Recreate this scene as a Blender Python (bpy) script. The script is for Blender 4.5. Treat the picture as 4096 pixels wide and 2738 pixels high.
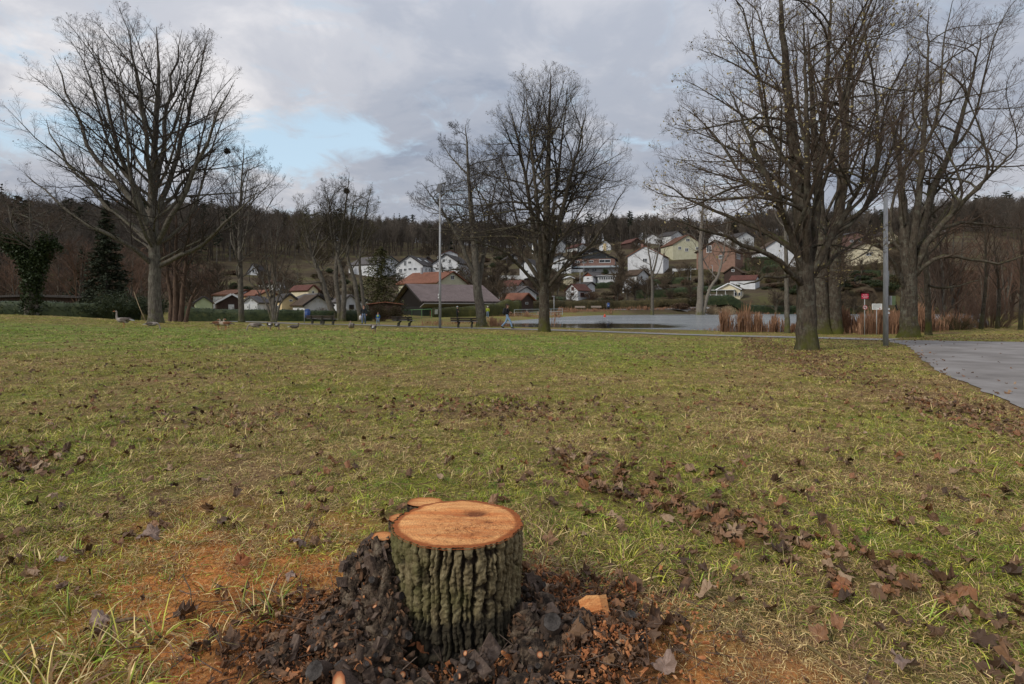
import bpy, math, random
import numpy as np
from mathutils import Vector, Matrix, Euler

for _o in list(bpy.data.objects):
    bpy.data.objects.remove(_o, do_unlink=True)
SC = bpy.context.scene
COL = SC.collection
RAD = math.radians

# ------------------------------------------------------------------ camera, sky, sun, exposure
CAM_H = 1.3
cam_data = bpy.data.cameras.new('camera')
cam = bpy.data.objects.new('camera', cam_data)
COL.objects.link(cam)
cam.location = (0, 0, CAM_H)
cam.rotation_euler = (RAD(90), 0, 0)
cam_data.lens = 20.0
cam_data.sensor_width = 36.0
cam_data.shift_y = -147.0 / 4096.0
cam_data.clip_start = 0.05
cam_data.clip_end = 6000
SC.camera = cam

SUN_EL, SUN_AZ = RAD(34), RAD(232)      # azimuth clockwise from +Y: behind the camera, to the left
SKY_STRENGTH = 0.10
SUN_STRENGTH = 1.5
world = bpy.data.worlds.new('World')
SC.world = world
world.use_nodes = True


def build_world():
    nt = world.node_tree
    nt.nodes.clear()
    N, L = nt.nodes.new, nt.links.new

    def math_(op, a, b=None, c=None):
        n = N('ShaderNodeMath'); n.operation = op
        for i, v in enumerate((a, b, c)):
            if v is None: continue
            if isinstance(v, (int, float)): n.inputs[i].default_value = v
            else: L(v, n.inputs[i])
        return n.outputs[0]

    def mixc(f, a, b):
        n = N('ShaderNodeMix'); n.data_type = 'RGBA'
        if isinstance(f, (int, float)): n.inputs[0].default_value = f
        else: L(f, n.inputs[0])
        for i, v in ((6, a), (7, b)):
            if isinstance(v, tuple): n.inputs[i].default_value = (*v, 1)
            else: L(v, n.inputs[i])
        return n.outputs[2]

    out = N('ShaderNodeOutputWorld')
    sky = N('ShaderNodeTexSky'); sky.sky_type = 'NISHITA'; sky.sun_disc = False
    sky.sun_elevation = SUN_EL; sky.sun_rotation = SUN_AZ; sky.air_density = 1.1; sky.dust_density = 0.8
    tc = N('ShaderNodeTexCoord')
    sep = N('ShaderNodeSeparateXYZ'); L(tc.outputs['Generated'], sep.inputs[0])
    x, y, z = sep.outputs
    zc = math_('MAXIMUM', z, 0.0)
    az = math_('ARCTAN2', x, y)
    el = math_('ARCSINE', zc)
    # flat cloud deck: project the direction on a plane overhead so that clouds flatten towards the horizon
    den = math_('ADD', zc, 0.22)
    cmb = N('ShaderNodeCombineXYZ')
    L(math_('DIVIDE', x, den), cmb.inputs[0]); L(math_('DIVIDE', y, den), cmb.inputs[1])

    def noise(scale, detail, rough, off, dist=0.0):
        mp = N('ShaderNodeMapping'); L(cmb.outputs[0], mp.inputs[0]); mp.inputs['Location'].default_value = off
        n = N('ShaderNodeTexNoise'); L(mp.outputs[0], n.inputs['Vector'])
        n.inputs['Scale'].default_value = scale; n.inputs['Detail'].default_value = detail
        n.inputs['Roughness'].default_value = rough; n.inputs['Distortion'].default_value = dist
        return n.outputs['Fac']

    def ramp(f, stops):
        r = N('ShaderNodeValToRGB'); L(f, r.inputs[0])
        e = r.color_ramp.elements
        while len(e) < len(stops): e.new(0.5)
        for i, (p, c) in enumerate(stops):
            e[i].position = p; e[i].color = (*c, 1) if isinstance(c, tuple) else (c, c, c, 1)
        r.color_ramp.interpolation = 'EASE'
        return r.outputs[0]

    def blob(px, py, sa, se):
        a0 = math.atan((px - 2048) / 2276.0)
        e0 = math.atan((1222 - py) / 2276.0 * math.cos(a0))
        da = math_('DIVIDE', math_('SUBTRACT', az, a0), sa)
        de = math_('DIVIDE', math_('SUBTRACT', el, e0), se)
        return math_('EXPONENT', math_('MULTIPLY', math_('ADD', math_('MULTIPLY', da, da), math_('MULTIPLY', de, de)), -1.0))

    n1 = noise(1.15, 6.0, 0.55, (2.3, 1.1, 0.0), 0.3)
    n2 = noise(3.2, 7.0, 0.6, (7.3, 3.1, 0.0), 0.4)
    nn = math_('ADD', math_('MULTIPLY', n1, 0.72), math_('MULTIPLY', n2, 0.28))
    nn = math_('ADD', nn, math_('MULTIPLY', blob(500, 420, 0.42, 0.13), 0.075))
    cloud = ramp(nn, [(0.35, (0.205, 0.235, 0.295)), (0.455, (0.278, 0.300, 0.350)), (0.54, (0.352, 0.364, 0.402)), (0.66, (0.520, 0.510, 0.520))])
    # overcast deck: grows brighter towards the zenith as a cloud cover does
    lum = math_('ADD', math_('MULTIPLY', zc, 0.75), 0.86)
    vm = N('ShaderNodeVectorMath'); vm.operation = 'SCALE'; L(cloud, vm.inputs[0]); L(lum, vm.inputs[3])
    cloud = vm.outputs[0]

    gap = math_('ADD', math_('ADD', blob(1400, 520, 0.088, 0.030), math_('MULTIPLY', blob(160, 560, 0.16, 0.033), 0.55)), math_('ADD', math_('MULTIPLY', blob(1180, 610, 0.07, 0.03), 0.9), math_('MULTIPLY', blob(150, 300, 0.17, 0.05), 0.35)))
    gap = math_('ADD', gap, math_('MULTIPLY', blob(800, 580, 0.20, 0.036), 0.62))
    rag = noise(5.0, 7.0, 0.62, (1.7, 8.8, 0.0), 0.6)
    gapm = ramp(math_('ADD', gap, math_('MULTIPLY', math_('SUBTRACT', rag, 0.5), 3.0)), [(0.10, 0.0), (1.30, 1.0)])
    bg_sky = N('ShaderNodeVectorMath'); bg_sky.operation = 'SCALE'
    L(sky.outputs[0], bg_sky.inputs[0]); bg_sky.inputs[3].default_value = SKY_STRENGTH
    # thin veil over the gaps
    veil = mixc(0.62, bg_sky.outputs[0], (0.47, 0.60, 0.69))
    col = mixc(gapm, cloud, veil)
    bg = N('ShaderNodeBackground'); L(col, bg.inputs[0]); bg.inputs[1].default_value = 1.0
    L(bg.outputs[0], out.inputs[0])


build_world()
sun_data = bpy.data.lights.new('sun', 'SUN')
sun_data.energy = SUN_STRENGTH
sun_data.angle = RAD(12)
sun_data.color = (1.0, 0.95, 0.87)
sun = bpy.data.objects.new('sun', sun_data)
COL.objects.link(sun)
_sd = Vector((math.sin(SUN_AZ) * math.cos(SUN_EL), math.cos(SUN_AZ) * math.cos(SUN_EL), math.sin(SUN_EL)))
sun.rotation_euler = (-_sd).to_track_quat('-Z', 'Y').to_euler()
sun.location = (-20, -20, 40)

SC.view_settings.view_transform = 'Standard'
SC.view_settings.look = 'None'
SC.view_settings.exposure = 0.55
SC.view_settings.gamma = 1.0
SC.view_settings.use_curve_mapping = False
SC.render.engine = 'CYCLES'
SC.cycles.max_bounces = 5
SC.cycles.diffuse_bounces = 2
SC.cycles.glossy_bounces = 2
SC.cycles.transparent_max_bounces = 4

# ------------------------------------------------------------------ helpers
F4 = 2276.0          # focal length in pixels of the 4096 wide photograph


def W(px, py, Y):
    """Point at distance Y seen at pixel (px, py) of the 4096 wide photograph."""
    return Vector(((px - 2048) / F4 * Y, Y, CAM_H - (py - 1222) / F4 * Y))


def mk_mesh(name, V, faces, mats=(), smooth=False, mat_idx=None, cols=None):
    V = np.asarray(V, dtype=np.float32).reshape(-1, 3)
    fl = [np.asarray(f, dtype=np.int32) for f in faces if len(f)]
    me = bpy.data.meshes.new(name)
    me.vertices.add(len(V)); me.vertices.foreach_set('co', V.ravel())
    if fl:
        loops = np.concatenate([f.ravel() for f in fl])
        tot = np.concatenate([np.full(len(f), f.shape[1], np.int32) for f in fl])
        start = np.concatenate([[0], np.cumsum(tot)[:-1]]).astype(np.int32)
        me.loops.add(len(loops)); me.loops.foreach_set('vertex_index', loops)
        me.polygons.add(len(tot)); me.polygons.foreach_set('loop_start', start)
        try: me.polygons.foreach_set('loop_total', tot)
        except Exception: pass
        if mat_idx is not None: me.polygons.foreach_set('material_index', np.asarray(mat_idx, np.int32))
    me.update(calc_edges=True)
    me.polygons.foreach_set('use_smooth', np.full(len(me.polygons), bool(smooth)))
    if cols is not None:
        a = me.color_attributes.new('tint', 'FLOAT_COLOR', 'POINT')
        c = np.ones((len(V), 4), np.float32); c[:, :np.asarray(cols).shape[1]] = cols
        a.data.foreach_set('color', c.ravel())
    for m in (mats if isinstance(mats, (list, tuple)) else [mats]):
        me.materials.append(m)
    return me


def put(name, me, parent=None, loc=None, rot=None, label=None, cat=None, group=None, kind=None, scale=None):
    o = bpy.data.objects.new(name, me)
    COL.objects.link(o)
    if parent is not None: o.parent = parent
    if loc is not None: o.location = loc
    if rot is not None: o.rotation_euler = rot
    if scale is not None: o.scale = (scale,) * 3 if isinstance(scale, (int, float)) else scale
    tag(o, label, cat, group, kind)
    return o


def tag(o, label=None, cat=None, group=None, kind=None):
    if label: o['label'] = label
    if cat: o['category'] = cat
    if group: o['group'] = group
    if kind: o['kind'] = kind
    return o


def empty(name, loc, label, cat, rotz=0.0, group=None):
    o = put(name, None, None, loc, (0, 0, rotz), label, cat, group)
    o.empty_display_size = 0.2
    return o


def copy_tree(o, parent=None, label=None, loc=None, rotz=None, scale=None):
    c = o.copy(); COL.objects.link(c)
    if parent is not None: c.parent = parent
    if label: c['label'] = label
    if loc is not None: c.location = loc
    if rotz is not None: c.rotation_euler = (0, 0, rotz)
    if scale is not None: c.scale = (scale,) * 3 if isinstance(scale, (int, float)) else scale
    for ch in list(o.children): copy_tree(ch, c)
    return c


class Geo:
    """Collects simple solids into one mesh."""
    def __init__(s): s.v = []; s.f = []; s.m = []

    def add(s, v, f, m=0):
        b = len(s.v); s.v += [tuple(p) for p in v]
        s.f += [tuple(i + b for i in q) for q in f]; s.m += [m] * len(f); return s

    def box(s, c, d, rot=None, m=0):
        hx, hy, hz = d[0] / 2, d[1] / 2, d[2] / 2
        v = [Vector((sx * hx, sy * hy, sz * hz)) for sz in (-1, 1) for sx, sy in ((-1, -1), (1, -1), (1, 1), (-1, 1))]
        if rot is not None:
            R = Euler(rot).to_matrix(); v = [R @ p for p in v]
        v = [p + Vector(c) for p in v]
        return s.add(v, [(3, 2, 1, 0), (4, 5, 6, 7), (0, 1, 5, 4), (1, 2, 6, 5), (2, 3, 7, 6), (3, 0, 4, 7)], m)

    def tube(s, pts, r, n=8, m=0, caps=True):
        pts = [Vector(p) for p in pts]
        rs = r if isinstance(r, (list, tuple)) else [r] * len(pts)
        rings = []
        for i, p in enumerate(pts):
            t = (pts[min(i + 1, len(pts) - 1)] - pts[max(i - 1, 0)]).normalized()
            ref = Vector((0, 0, 1)) if abs(t.z) < 0.9 else Vector((1, 0, 0))
            a = t.cross(ref).normalized(); b = a.cross(t)
            rings += [p + (a * math.cos(2 * math.pi * k / n) + b * math.sin(2 * math.pi * k / n)) * rs[i] for k in range(n)]
        f = []
        for i in range(len(pts) - 1):
            for k in range(n):
                k2 = (k + 1) % n
                f.append((i * n + k, i * n + k2, (i + 1) * n + k2, (i + 1) * n + k))
        if caps:
            f.append(tuple(range(n - 1, -1, -1))); f.append(tuple((len(pts) - 1) * n + k for k in range(n)))
        return s.add(rings, f, m)

    def prism(s, poly, y0, y1, m=0):
        """poly in (x, z), extruded along y."""
        n = len(poly)
        v = [(x, y0, z) for x, z in poly] + [(x, y1, z) for x, z in poly]
        f = [tuple(range(n)), tuple(range(2 * n - 1, n - 1, -1))]
        for i in range(n):
            j = (i + 1) % n
            f.append((i, i + n, j + n, j))
        return s.add(v, f, m)

    def sphere(s, c, r, nu=12, nv=8, m=0):
        rx, ry, rz = r if isinstance(r, (tuple, list)) else (r, r, r)
        v = [(c[0], c[1], c[2] - rz)]
        for j in range(1, nv):
            ph = -math.pi / 2 + math.pi * j / nv
            for i in range(nu):
                th = 2 * math.pi * i / nu
                v.append((c[0] + rx * math.cos(ph) * math.cos(th), c[1] + ry * math.cos(ph) * math.sin(th), c[2] + rz * math.sin(ph)))
        v.append((c[0], c[1], c[2] + rz))
        f = [(0, 1 + (i + 1) % nu, 1 + i) for i in range(nu)]
        for j in range(nv - 2):
            for i in range(nu):
                a = 1 + j * nu + i; b = 1 + j * nu + (i + 1) % nu
                f.append((a, b, b + nu, a + nu))
        t = len(v) - 1; o = 1 + (nv - 2) * nu
        f += [(o + i, o + (i + 1) % nu, t) for i in range(nu)]
        return s.add(v, f, m)

    def mesh(s, name, mats, smooth=False):
        me = bpy.data.meshes.new(name)
        me.from_pydata(s.v, [], s.f)
        for m in (mats if isinstance(mats, (list, tuple)) else [mats]): me.materials.append(m)
        for p, i in zip(me.polygons, s.m): p.material_index = i; p.use_smooth = smooth
        me.update()
        return me


# ---- procedural materials
MATS = {}


def mat(name, stops, scale=8.0, rough=0.85, bump=0.0, bump_scale=None, coords='Object', spec=0.25, detail=6.0, stretch=None, tint=False, random_val=0.0, metallic=0.0, distort=0.0):
    """Noise driven colour; stops = [(pos, (r, g, b)), ...] or one colour."""
    if name in MATS: return MATS[name]
    m = bpy.data.materials.new(name); m.use_nodes = True
    nt = m.node_tree; nt.nodes.clear(); N, L = nt.nodes.new, nt.links.new
    out = N('ShaderNodeOutputMaterial'); b = N('ShaderNodeBsdfPrincipled'); L(b.outputs[0], out.inputs[0])
    b.inputs['Roughness'].default_value = rough; b.inputs['Specular IOR Level'].default_value = spec
    b.inputs['Metallic'].default_value = metallic
    if isinstance(stops, tuple):
        c = stops; stops = [(0.35, tuple(v * 0.82 for v in c)), (0.65, tuple(min(1, v * 1.15) for v in c))]
    if coords == 'World':
        g = N('ShaderNodeNewGeometry'); vec = g.outputs['Position']
    else:
        t = N('ShaderNodeTexCoord'); vec = t.outputs['Object']
    if stretch:
        mp = N('ShaderNodeMapping'); L(vec, mp.inputs[0]); mp.inputs['Scale'].default_value = stretch; vec = mp.outputs[0]
    nz = N('ShaderNodeTexNoise'); L(vec, nz.inputs['Vector']); nz.inputs['Scale'].default_value = scale; nz.inputs['Detail'].default_value = detail
    nz.inputs['Roughness'].default_value = 0.62; nz.inputs['Distortion'].default_value = distort
    r = N('ShaderNodeValToRGB'); L(nz.outputs['Fac'], r.inputs[0]); e = r.color_ramp.elements
    while len(e) < len(stops): e.new(0.5)
    for i, (p, c) in enumerate(stops): e[i].position = p; e[i].color = (*c, 1)
    col = r.outputs[0]
    if tint:
        at = N('ShaderNodeVertexColor'); at.layer_name = 'tint'
        mx = N('ShaderNodeMix'); mx.data_type = 'RGBA'; mx.blend_type = 'MULTIPLY'; mx.inputs[0].default_value = 1
        L(col, mx.inputs[6]); L(at.outputs[0], mx.inputs[7]); col = mx.outputs[2]
    if random_val:
        oi = N('ShaderNodeObjectInfo'); hs = N('ShaderNodeHueSaturation')
        mr = N('ShaderNodeMapRange'); L(oi.outputs['Random'], mr.inputs[0]); mr.inputs[3].default_value = 1 - random_val; mr.inputs[4].default_value = 1 + random_val
        L(mr.outputs[0], hs.inputs['Value']); L(col, hs.inputs['Color']); col = hs.outputs[0]
    L(col, b.inputs['Base Color'])
    if bump:
        n2 = N('ShaderNodeTexNoise'); L(vec, n2.inputs['Vector']); n2.inputs['Scale'].default_value = bump_scale or scale * 3; n2.inputs['Detail'].default_value = 5
        bp = N('ShaderNodeBump'); bp.inputs['Strength'].default_value = bump; bp.inputs['Distance'].default_value = 0.02
        L(n2.outputs['Fac'], bp.inputs['Height']); L(bp.outputs[0], b.inputs['Normal'])
    MATS[name] = m
    return m


def roof_mat(name, c, row=0.34, colw=0.25, rough=0.8):
    """Tiled roof: rows and columns in the roof's own object space (x along the eave, z up the slope)."""
    if name in MATS: return MATS[name]
    m = bpy.data.materials.new(name); m.use_nodes = True
    nt = m.node_tree; nt.nodes.clear(); N, L = nt.nodes.new, nt.links.new
    out = N('ShaderNodeOutputMaterial'); b = N('ShaderNodeBsdfPrincipled'); L(b.outputs[0], out.inputs[0])
    b.inputs['Roughness'].default_value = rough; b.inputs['Specular IOR Level'].default_value = 0.2
    t = N('ShaderNodeTexCoord'); sp = N('ShaderNodeSeparateXYZ'); L(t.outputs['Object'], sp.inputs[0])
    cb = N('ShaderNodeCombineXYZ'); L(sp.outputs[1], cb.inputs[0]); L(sp.outputs[2], cb.inputs[1])
    br = N('ShaderNodeTexBrick'); L(cb.outputs[0], br.inputs['Vector'])
    br.inputs['Color1'].default_value = (*[v * 0.85 for v in c], 1); br.inputs['Color2'].default_value = (*[min(1, v * 1.15) for v in c], 1)
    br.inputs['Mortar'].default_value = (*[v * 0.5 for v in c], 1)
    br.inputs['Scale'].default_value = 1; br.inputs['Brick Width'].default_value = colw; br.inputs['Row Height'].default_value = row * 0.6
    br.inputs['Mortar Size'].default_value = 0.03; br.offset = 0.0
    nz = N('ShaderNodeTexNoise'); L(t.outputs['Object'], nz.inputs['Vector']); nz.inputs['Scale'].default_value = 0.8; nz.inputs['Detail'].default_value = 6
    mx = N('ShaderNodeMix'); mx.data_type = 'RGBA'; mx.blend_type = 'MULTIPLY'; mx.inputs[0].default_value = 0.55
    r = N('ShaderNodeValToRGB'); L(nz.outputs['Fac'], r.inputs[0]); r.color_ramp.elements[0].position = 0.3; r.color_ramp.elements[0].color = (0.5, 0.5, 0.48, 1); r.color_ramp.elements[1].position = 0.7
    L(br.outputs['Color'], mx.inputs[6]); L(r.outputs[0], mx.inputs[7]); L(mx.outputs[2], b.inputs['Base Color'])
    bp = N('ShaderNodeBump'); bp.inputs['Strength'].default_value = 0.5; bp.inputs['Distance'].default_value = 0.03
    L(br.outputs['Fac'], bp.inputs['Height']); bp.invert = True; L(bp.outputs[0], b.inputs['Normal'])
    MATS[name] = m
    return m


# ---- numpy noise
def vnoise(u, v, seed, pu=None):
    """Smooth value noise in [0, 1]; pu = period in u (integer) or None."""
    rg = np.random.default_rng(seed)
    n = 512
    tab = rg.random((n, n))
    u = np.asarray(u, float); v = np.asarray(v, float)
    iu = np.floor(u).astype(int); iv = np.floor(v).astype(int)
    fu = u - iu; fv = v - iv
    fu = fu * fu * (3 - 2 * fu); fv = fv * fv * (3 - 2 * fv)
    p = pu or n
    a = tab[(iu % p) % n, iv % n]; b = tab[((iu + 1) % p) % n, iv % n]
    c = tab[(iu % p) % n, (iv + 1) % n]; d = tab[((iu + 1) % p) % n, (iv + 1) % n]
    return (a * (1 - fu) + b * fu) * (1 - fv) + (c * (1 - fu) + d * fu) * fv


def fbm(u, v, seed, oct=4, pu=None, gain=0.5):
    s = 0; a = 1; t = 0
    for k in range(oct):
        s = s + a * vnoise(u * 2 ** k, v * 2 ** k, seed + 17 * k, None if pu is None else pu * 2 ** k); t += a; a *= gain
    return s / t


def tubes(P, R, M):
    """P (N,K,3), R (N,K) -> vertices, quads of N tubes with M sides."""
    N_, K = P.shape[:2]
    T = np.gradient(P, axis=1)
    T /= np.linalg.norm(T, axis=2, keepdims=True) + 1e-9
    mean = P[:, -1] - P[:, 0]
    ref = np.where((np.abs(mean[:, 2]) > 0.7 * np.linalg.norm(mean, axis=1))[:, None], np.array([[1.0, 0, 0]]), np.array([[0, 0, 1.0]]))
    A = np.cross(T, ref[:, None, :]); A /= np.linalg.norm(A, axis=2, keepdims=True) + 1e-9
    B = np.cross(A, T)
    th = np.arange(M) * 2 * np.pi / M
    V = P[:, :, None, :] + R[:, :, None, None] * (A[:, :, None, :] * np.cos(th)[None, None, :, None] + B[:, :, None, :] * np.sin(th)[None, None, :, None])
    base = (np.arange(N_) * K * M)[:, None, None] + (np.arange(K - 1) * M)[None, :, None]
    k = np.arange(M)[None, None, :]; k2 = (k + 1) % M
    Fq = np.stack([base + k, base + k2, base + M + k2, base + M + k], axis=-1).reshape(-1, 4)
    return V.reshape(-1, 3), Fq


def merge(parts):
    vs, fs, o = [], {}, 0
    for v, f in parts:
        vs.append(v); fs.setdefault(f.shape[1], []).append(f + o); o += len(v)
    return np.concatenate(vs), [np.concatenate(a) for a in fs.values()]
# ------------------------------------------------------------------ ground
def _w(px, py, Y): p = W(px, py, Y); return (p.x, p.y, p.z)


CTRL = [(0, 0.6, 0), (3, 0.8, 0), (-3, 0.8, 0.02), (-0.2, 2.3, 0), (3, 4, -0.01), (-4.5, 5, 0.04), (0, 6, 0), (6, 7, -0.03), (-9, 10, 0.12), (0, 11, 0.0),
        (10, 10, -0.06), (-3, 17, 0.07), (3, 20, -0.12), (-14, 18, 0.2), (9, 13, -0.07), (13, 18, -0.13), (16, 23, -0.2), (24, 28, -0.2),
        (-0, -6, 0), (8, -5, 0), (-8, -5, 0.05), (18, 6, -0.05), (-16, 6, 0.15)]
CTRL += [_w(475, 1312, 28), _w(640, 1314, 28), _w(880, 1322, 27), _w(1400, 1330, 25), _w(620, 1292, 34), _w(122, 1262, 45), _w(-200, 1256, 46), _w(300, 1268, 50),
         _w(800, 1287, 60), _w(1100, 1287, 60), _w(970, 1287, 58), _w(500, 1280, 52)]
for _px, _py in ((1225, 1298), (1460, 1301), (1600, 1307), (1860, 1314), (2100, 1319), (2400, 1327), (2700, 1340), (3100, 1350), (3400, 1357), (3550, 1362)):
    CTRL.append(_w(_px, _py, 1.74 * F4 / (_py - 1222)))
CTRL += [_w(2177, 1328, 36), _w(3230, 1402, 18), _w(3542, 1386, 21), _w(3632, 1350, 30), _w(3730, 1342, 33), _w(4000, 1322, 36), _w(4300, 1322, 38), _w(3320, 1337, 36), _w(3150, 1335, 37.5),
         _w(1830, 1273, 80), _w(1650, 1277, 76), _w(1500, 1286, 66), _w(1950, 1269, 84), _w(2080, 1266, 88), (-60, 90, 0.3), (-30, 95, -0.2), (-5, 100, -0.3), (60, 60, 0.2), (90, 100, 0.6), (-100, 60, 1.2), (-60, 50, 0.8)]
CTRL = np.array(CTRL, float)


def _feat(x, y):
    r = np.sqrt(x * x + (y + 3.0) ** 2)
    return np.stack([np.arctan2(x, y + 3.0) * 2.0, np.log(r + 0.5)], -1)


def _tps(a, b):
    d2 = ((a[:, None, :] - b[None, :, :]) ** 2).sum(-1)
    return 0.5 * d2 * np.log(d2 + 1e-9)


_CF = _feat(CTRL[:, 0], CTRL[:, 1])
_n = len(CTRL)
_A = np.zeros((_n + 3, _n + 3)); _A[:_n, :_n] = _tps(_CF, _CF) + np.eye(_n) * 2e-3
_A[:_n, _n] = 1; _A[:_n, _n + 1:] = _CF; _A[_n:, :_n] = _A[:_n, _n:].T
_WT = np.linalg.solve(_A, np.concatenate([CTRL[:, 2], np.zeros(3)]))

POND_Z = -0.7
_pp = [(1960, 1300), (2050, 1284), (2150, 1276.5), (2250, 1268), (2400, 1262), (2600, 1259.5), (2800, 1258), (3000, 1256.5), (3300, 1256), (3700, 1255.5), (3950, 1256),
       (3960, 1300), (3800, 1328), (3500, 1335), (3250, 1334), (3000, 1329), (2850, 1325.5), (2700, 1322.5), (2500, 1320), (2300, 1317), (2150, 1314.5), (2000, 1309)]
POND = np.array([((px - 2048) / F4 * (2.0 * F4 / (py - 1222)), 2.0 * F4 / (py - 1222)) for px, py in _pp])


def poly_sd(x, y, poly):
    """Signed distance (negative inside) to a polygon, vectorised."""
    x = np.asarray(x, float); y = np.asarray(y, float)
    best = np.full(x.shape, 1e9); inside = np.zeros(x.shape, bool)
    n = len(poly)
    for i in range(n):
        ax, ay = poly[i]; bx, by = poly[(i + 1) % n]
        ex, ey = bx - ax, by - ay
        t = np.clip(((x - ax) * ex + (y - ay) * ey) / (ex * ex + ey * ey + 1e-12), 0, 1)
        best = np.minimum(best, np.hypot(x - ax - t * ex, y - ay - t * ey))
        c = ((ay > y) != (by > y)) & (x < (bx - ax) * (y - ay) / (by - ay + 1e-12) + ax)
        inside ^= c
    return np.where(inside, -best, best)


def sstep(a, b, x):
    t = np.clip((np.asarray(x, float) - a) / (b - a), 0, 1); return t * t * (3 - 2 * t)


def GZ(x, y):
    """Ground height."""
    x = np.atleast_1d(np.asarray(x, float)); y = np.atleast_1d(np.asarray(y, float))
    sh = x.shape; x = x.ravel(); y = y.ravel()
    z = np.empty_like(x)
    for i in range(0, len(x), 20000):
        s = slice(i, i + 20000); f = _feat(x[s], y[s])
        z[s] = _tps(f, _CF) @ _WT[:_n] + _WT[_n] + f @ _WT[_n + 1:]
    z = np.clip(z, -1.0, 2.0)
    r = np.hypot(x, y)
    hill = np.interp(r, [0, 100, 128, 134, 150, 200, 260, 330, 420, 600, 1300], [-0.3, -0.3, 0.2, 0.5, 3.2, 12, 25, 36, 45, 47, 47])
    az = np.arctan2(x, y)
    wob = (vnoise(az * 9 + 40, np.log(r + 1) * 3 + 9, 5) - 0.5) * np.clip((r - 150) / 200, 0, 1) * 9
    wob -= np.clip(az - 0.5, 0, 1) * np.clip((r - 160) / 150, 0, 1) * 16
    hill = hill + wob
    k = sstep(98, 128, r)
    z = z * (1 - k) + hill * k
    sd = poly_sd(x, y, POND)
    z = np.where(sd < 0, np.minimum(POND_Z - 0.03 - np.minimum(0.6, -sd * 0.15), z), z)
    edge = sstep(0.0, 2.2, sd)
    z = np.where((sd >= 0) & (sd < 2.2), (POND_Z + 0.02) * (1 - edge) + z * edge, z)
    return z.reshape(sh)


def gz(x, y): return float(GZ(np.array([x]), np.array([y]))[0])


def fine_relief(x, y):
    r = np.hypot(x, y)
    n = (fbm(x * 2.3 + 50, y * 2.3 + 50, 31, 4) - 0.5) * 0.07 * np.clip(1.4 - r / 22, 0, 1) * sstep(0.0, 0.8, poly_sd(x, y, ROAD_POLY))
    ds = np.hypot(x - STUMP[0], y - STUMP[1])
    n += (fbm(x * 9 + 80, y * 9 + 80, 33, 3) - 0.5) * 0.09 * np.exp(-(ds / 0.8) ** 2)
    side = np.clip(np.abs(x - STUMP[0]) / (ds + 0.02), 0, 1); front = np.clip((STUMP[1] - y) / (ds + 0.02), 0, 1)
    n += 0.05 * np.exp(-((ds - 0.42) / 0.25) ** 2) * (1 - front * (1 - side * 0.5)) - 0.035 * np.exp(-((ds - 0.3) / 0.14) ** 2) * front
    return n


STUMP = (-0.222, 2.33)
ROAD_EDGE = [(3560, 1372), (3610, 1378), (3640, 1392), (3665, 1410), (3690, 1440), (3720, 1468), (3760, 1490), (3830, 1520), (3920, 1560), (4010, 1600), (4096, 1638), (4300, 1760), (4700, 2000)]
ROAD_POLY = None


def on_ground(px, py, ymin=3.0, ymax=600.0):
    """First ground point seen at a pixel beyond ymin."""
    Y = np.exp(np.linspace(math.log(ymin), math.log(ymax), 2500))
    x = (px - 2048) / F4 * Y; z = CAM_H - (py - 1222) / F4 * Y
    g = GZ(x, Y)
    i = np.argmax(g >= z)
    if g[i] < z[i]: i = len(Y) - 1
    return Vector((x[i], Y[i], g[i]))


def drift(x, y):
    """Where fallen leaves lie thick, 0..1."""
    Ys = np.maximum(y, 0.3)
    px = 2048 + x / Ys * F4; q = px / 1.746
    qy = 700 + 1303.6 * 1.3 / Ys
    line = np.interp(q, [1200, 1290, 1400, 1550, 1700, 1900, 2100, 2346, 2700], [1060, 1085, 1110, 1180, 1225, 1310, 1370, 1470, 1600])
    d = 0.62 * np.exp(-((qy - line) / 46.0) ** 2) * sstep(1200, 1300, q) * (0.35 + 1.1 * fbm(x * 2.6 + 15, y * 2.6 + 15, 72, 3))
    d = d + 0.22 * np.exp(-((qy - line) / 150.0) ** 2) * sstep(1300, 1700, q)
    d = d + 0.7 * np.exp(-((qy - 1075) / 45.0) ** 2 - ((q - 40) / 110.0) ** 2)
    d = d + 0.5 * np.exp(-((qy - 945) / 28.0) ** 2 - ((q - 1150) / 240.0) ** 2)
    d = d + 0.6 * np.exp(-((qy - 870) / 22.0) ** 2 - ((q - 350) / 330.0) ** 2) * 0.6
    d = d + 0.75 * sstep(0.2, 1.0, np.exp(-((qy - (840 + (q - 1900) * 0.33)) / 42.0) ** 2)) * (q > 1700)
    d = d + 0.5 * np.exp(-((qy - 812) / 13.0) ** 2 - ((q - 1850) / 380.0) ** 2)
    d = d + 0.3 * np.exp(-((qy - 970) / 30.0) ** 2 - ((q - 500) / 300.0) ** 2)
    return np.clip(d, 0, 1)


def sawdust(x, y):
    dx = x - STUMP[0]; dy = y - STUMP[1]
    a = np.exp(-((x + 1.05) / 0.75) ** 2 - ((y - 2.15) / 0.85) ** 2)
    a = a + 0.55 * np.exp(-((x + 1.7) / 0.9) ** 2 - ((y - 3.0) / 0.8) ** 2)
    a = a + 0.5 * np.exp(-((x - 0.45) / 0.4) ** 2 - ((y - 2.1) / 0.4) ** 2)
    a = a + 0.42 * np.exp(-((x - 0.75) / 0.45) ** 2 - ((y - 1.95) / 0.25) ** 2)
    n = fbm(x * 3 + 20, y * 3 + 20, 71, 4)
    return np.clip(a * (0.35 + 1.4 * (n - 0.2)), 0, 1)


def soil(x, y):
    dx = (x - STUMP[0]) / 1.0; dy = (y - STUMP[1] + 0.2)
    d = np.hypot(dx / 0.75, dy / 0.5)
    return np.clip(1.25 - d, 0, 1) ** 0.7


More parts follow.
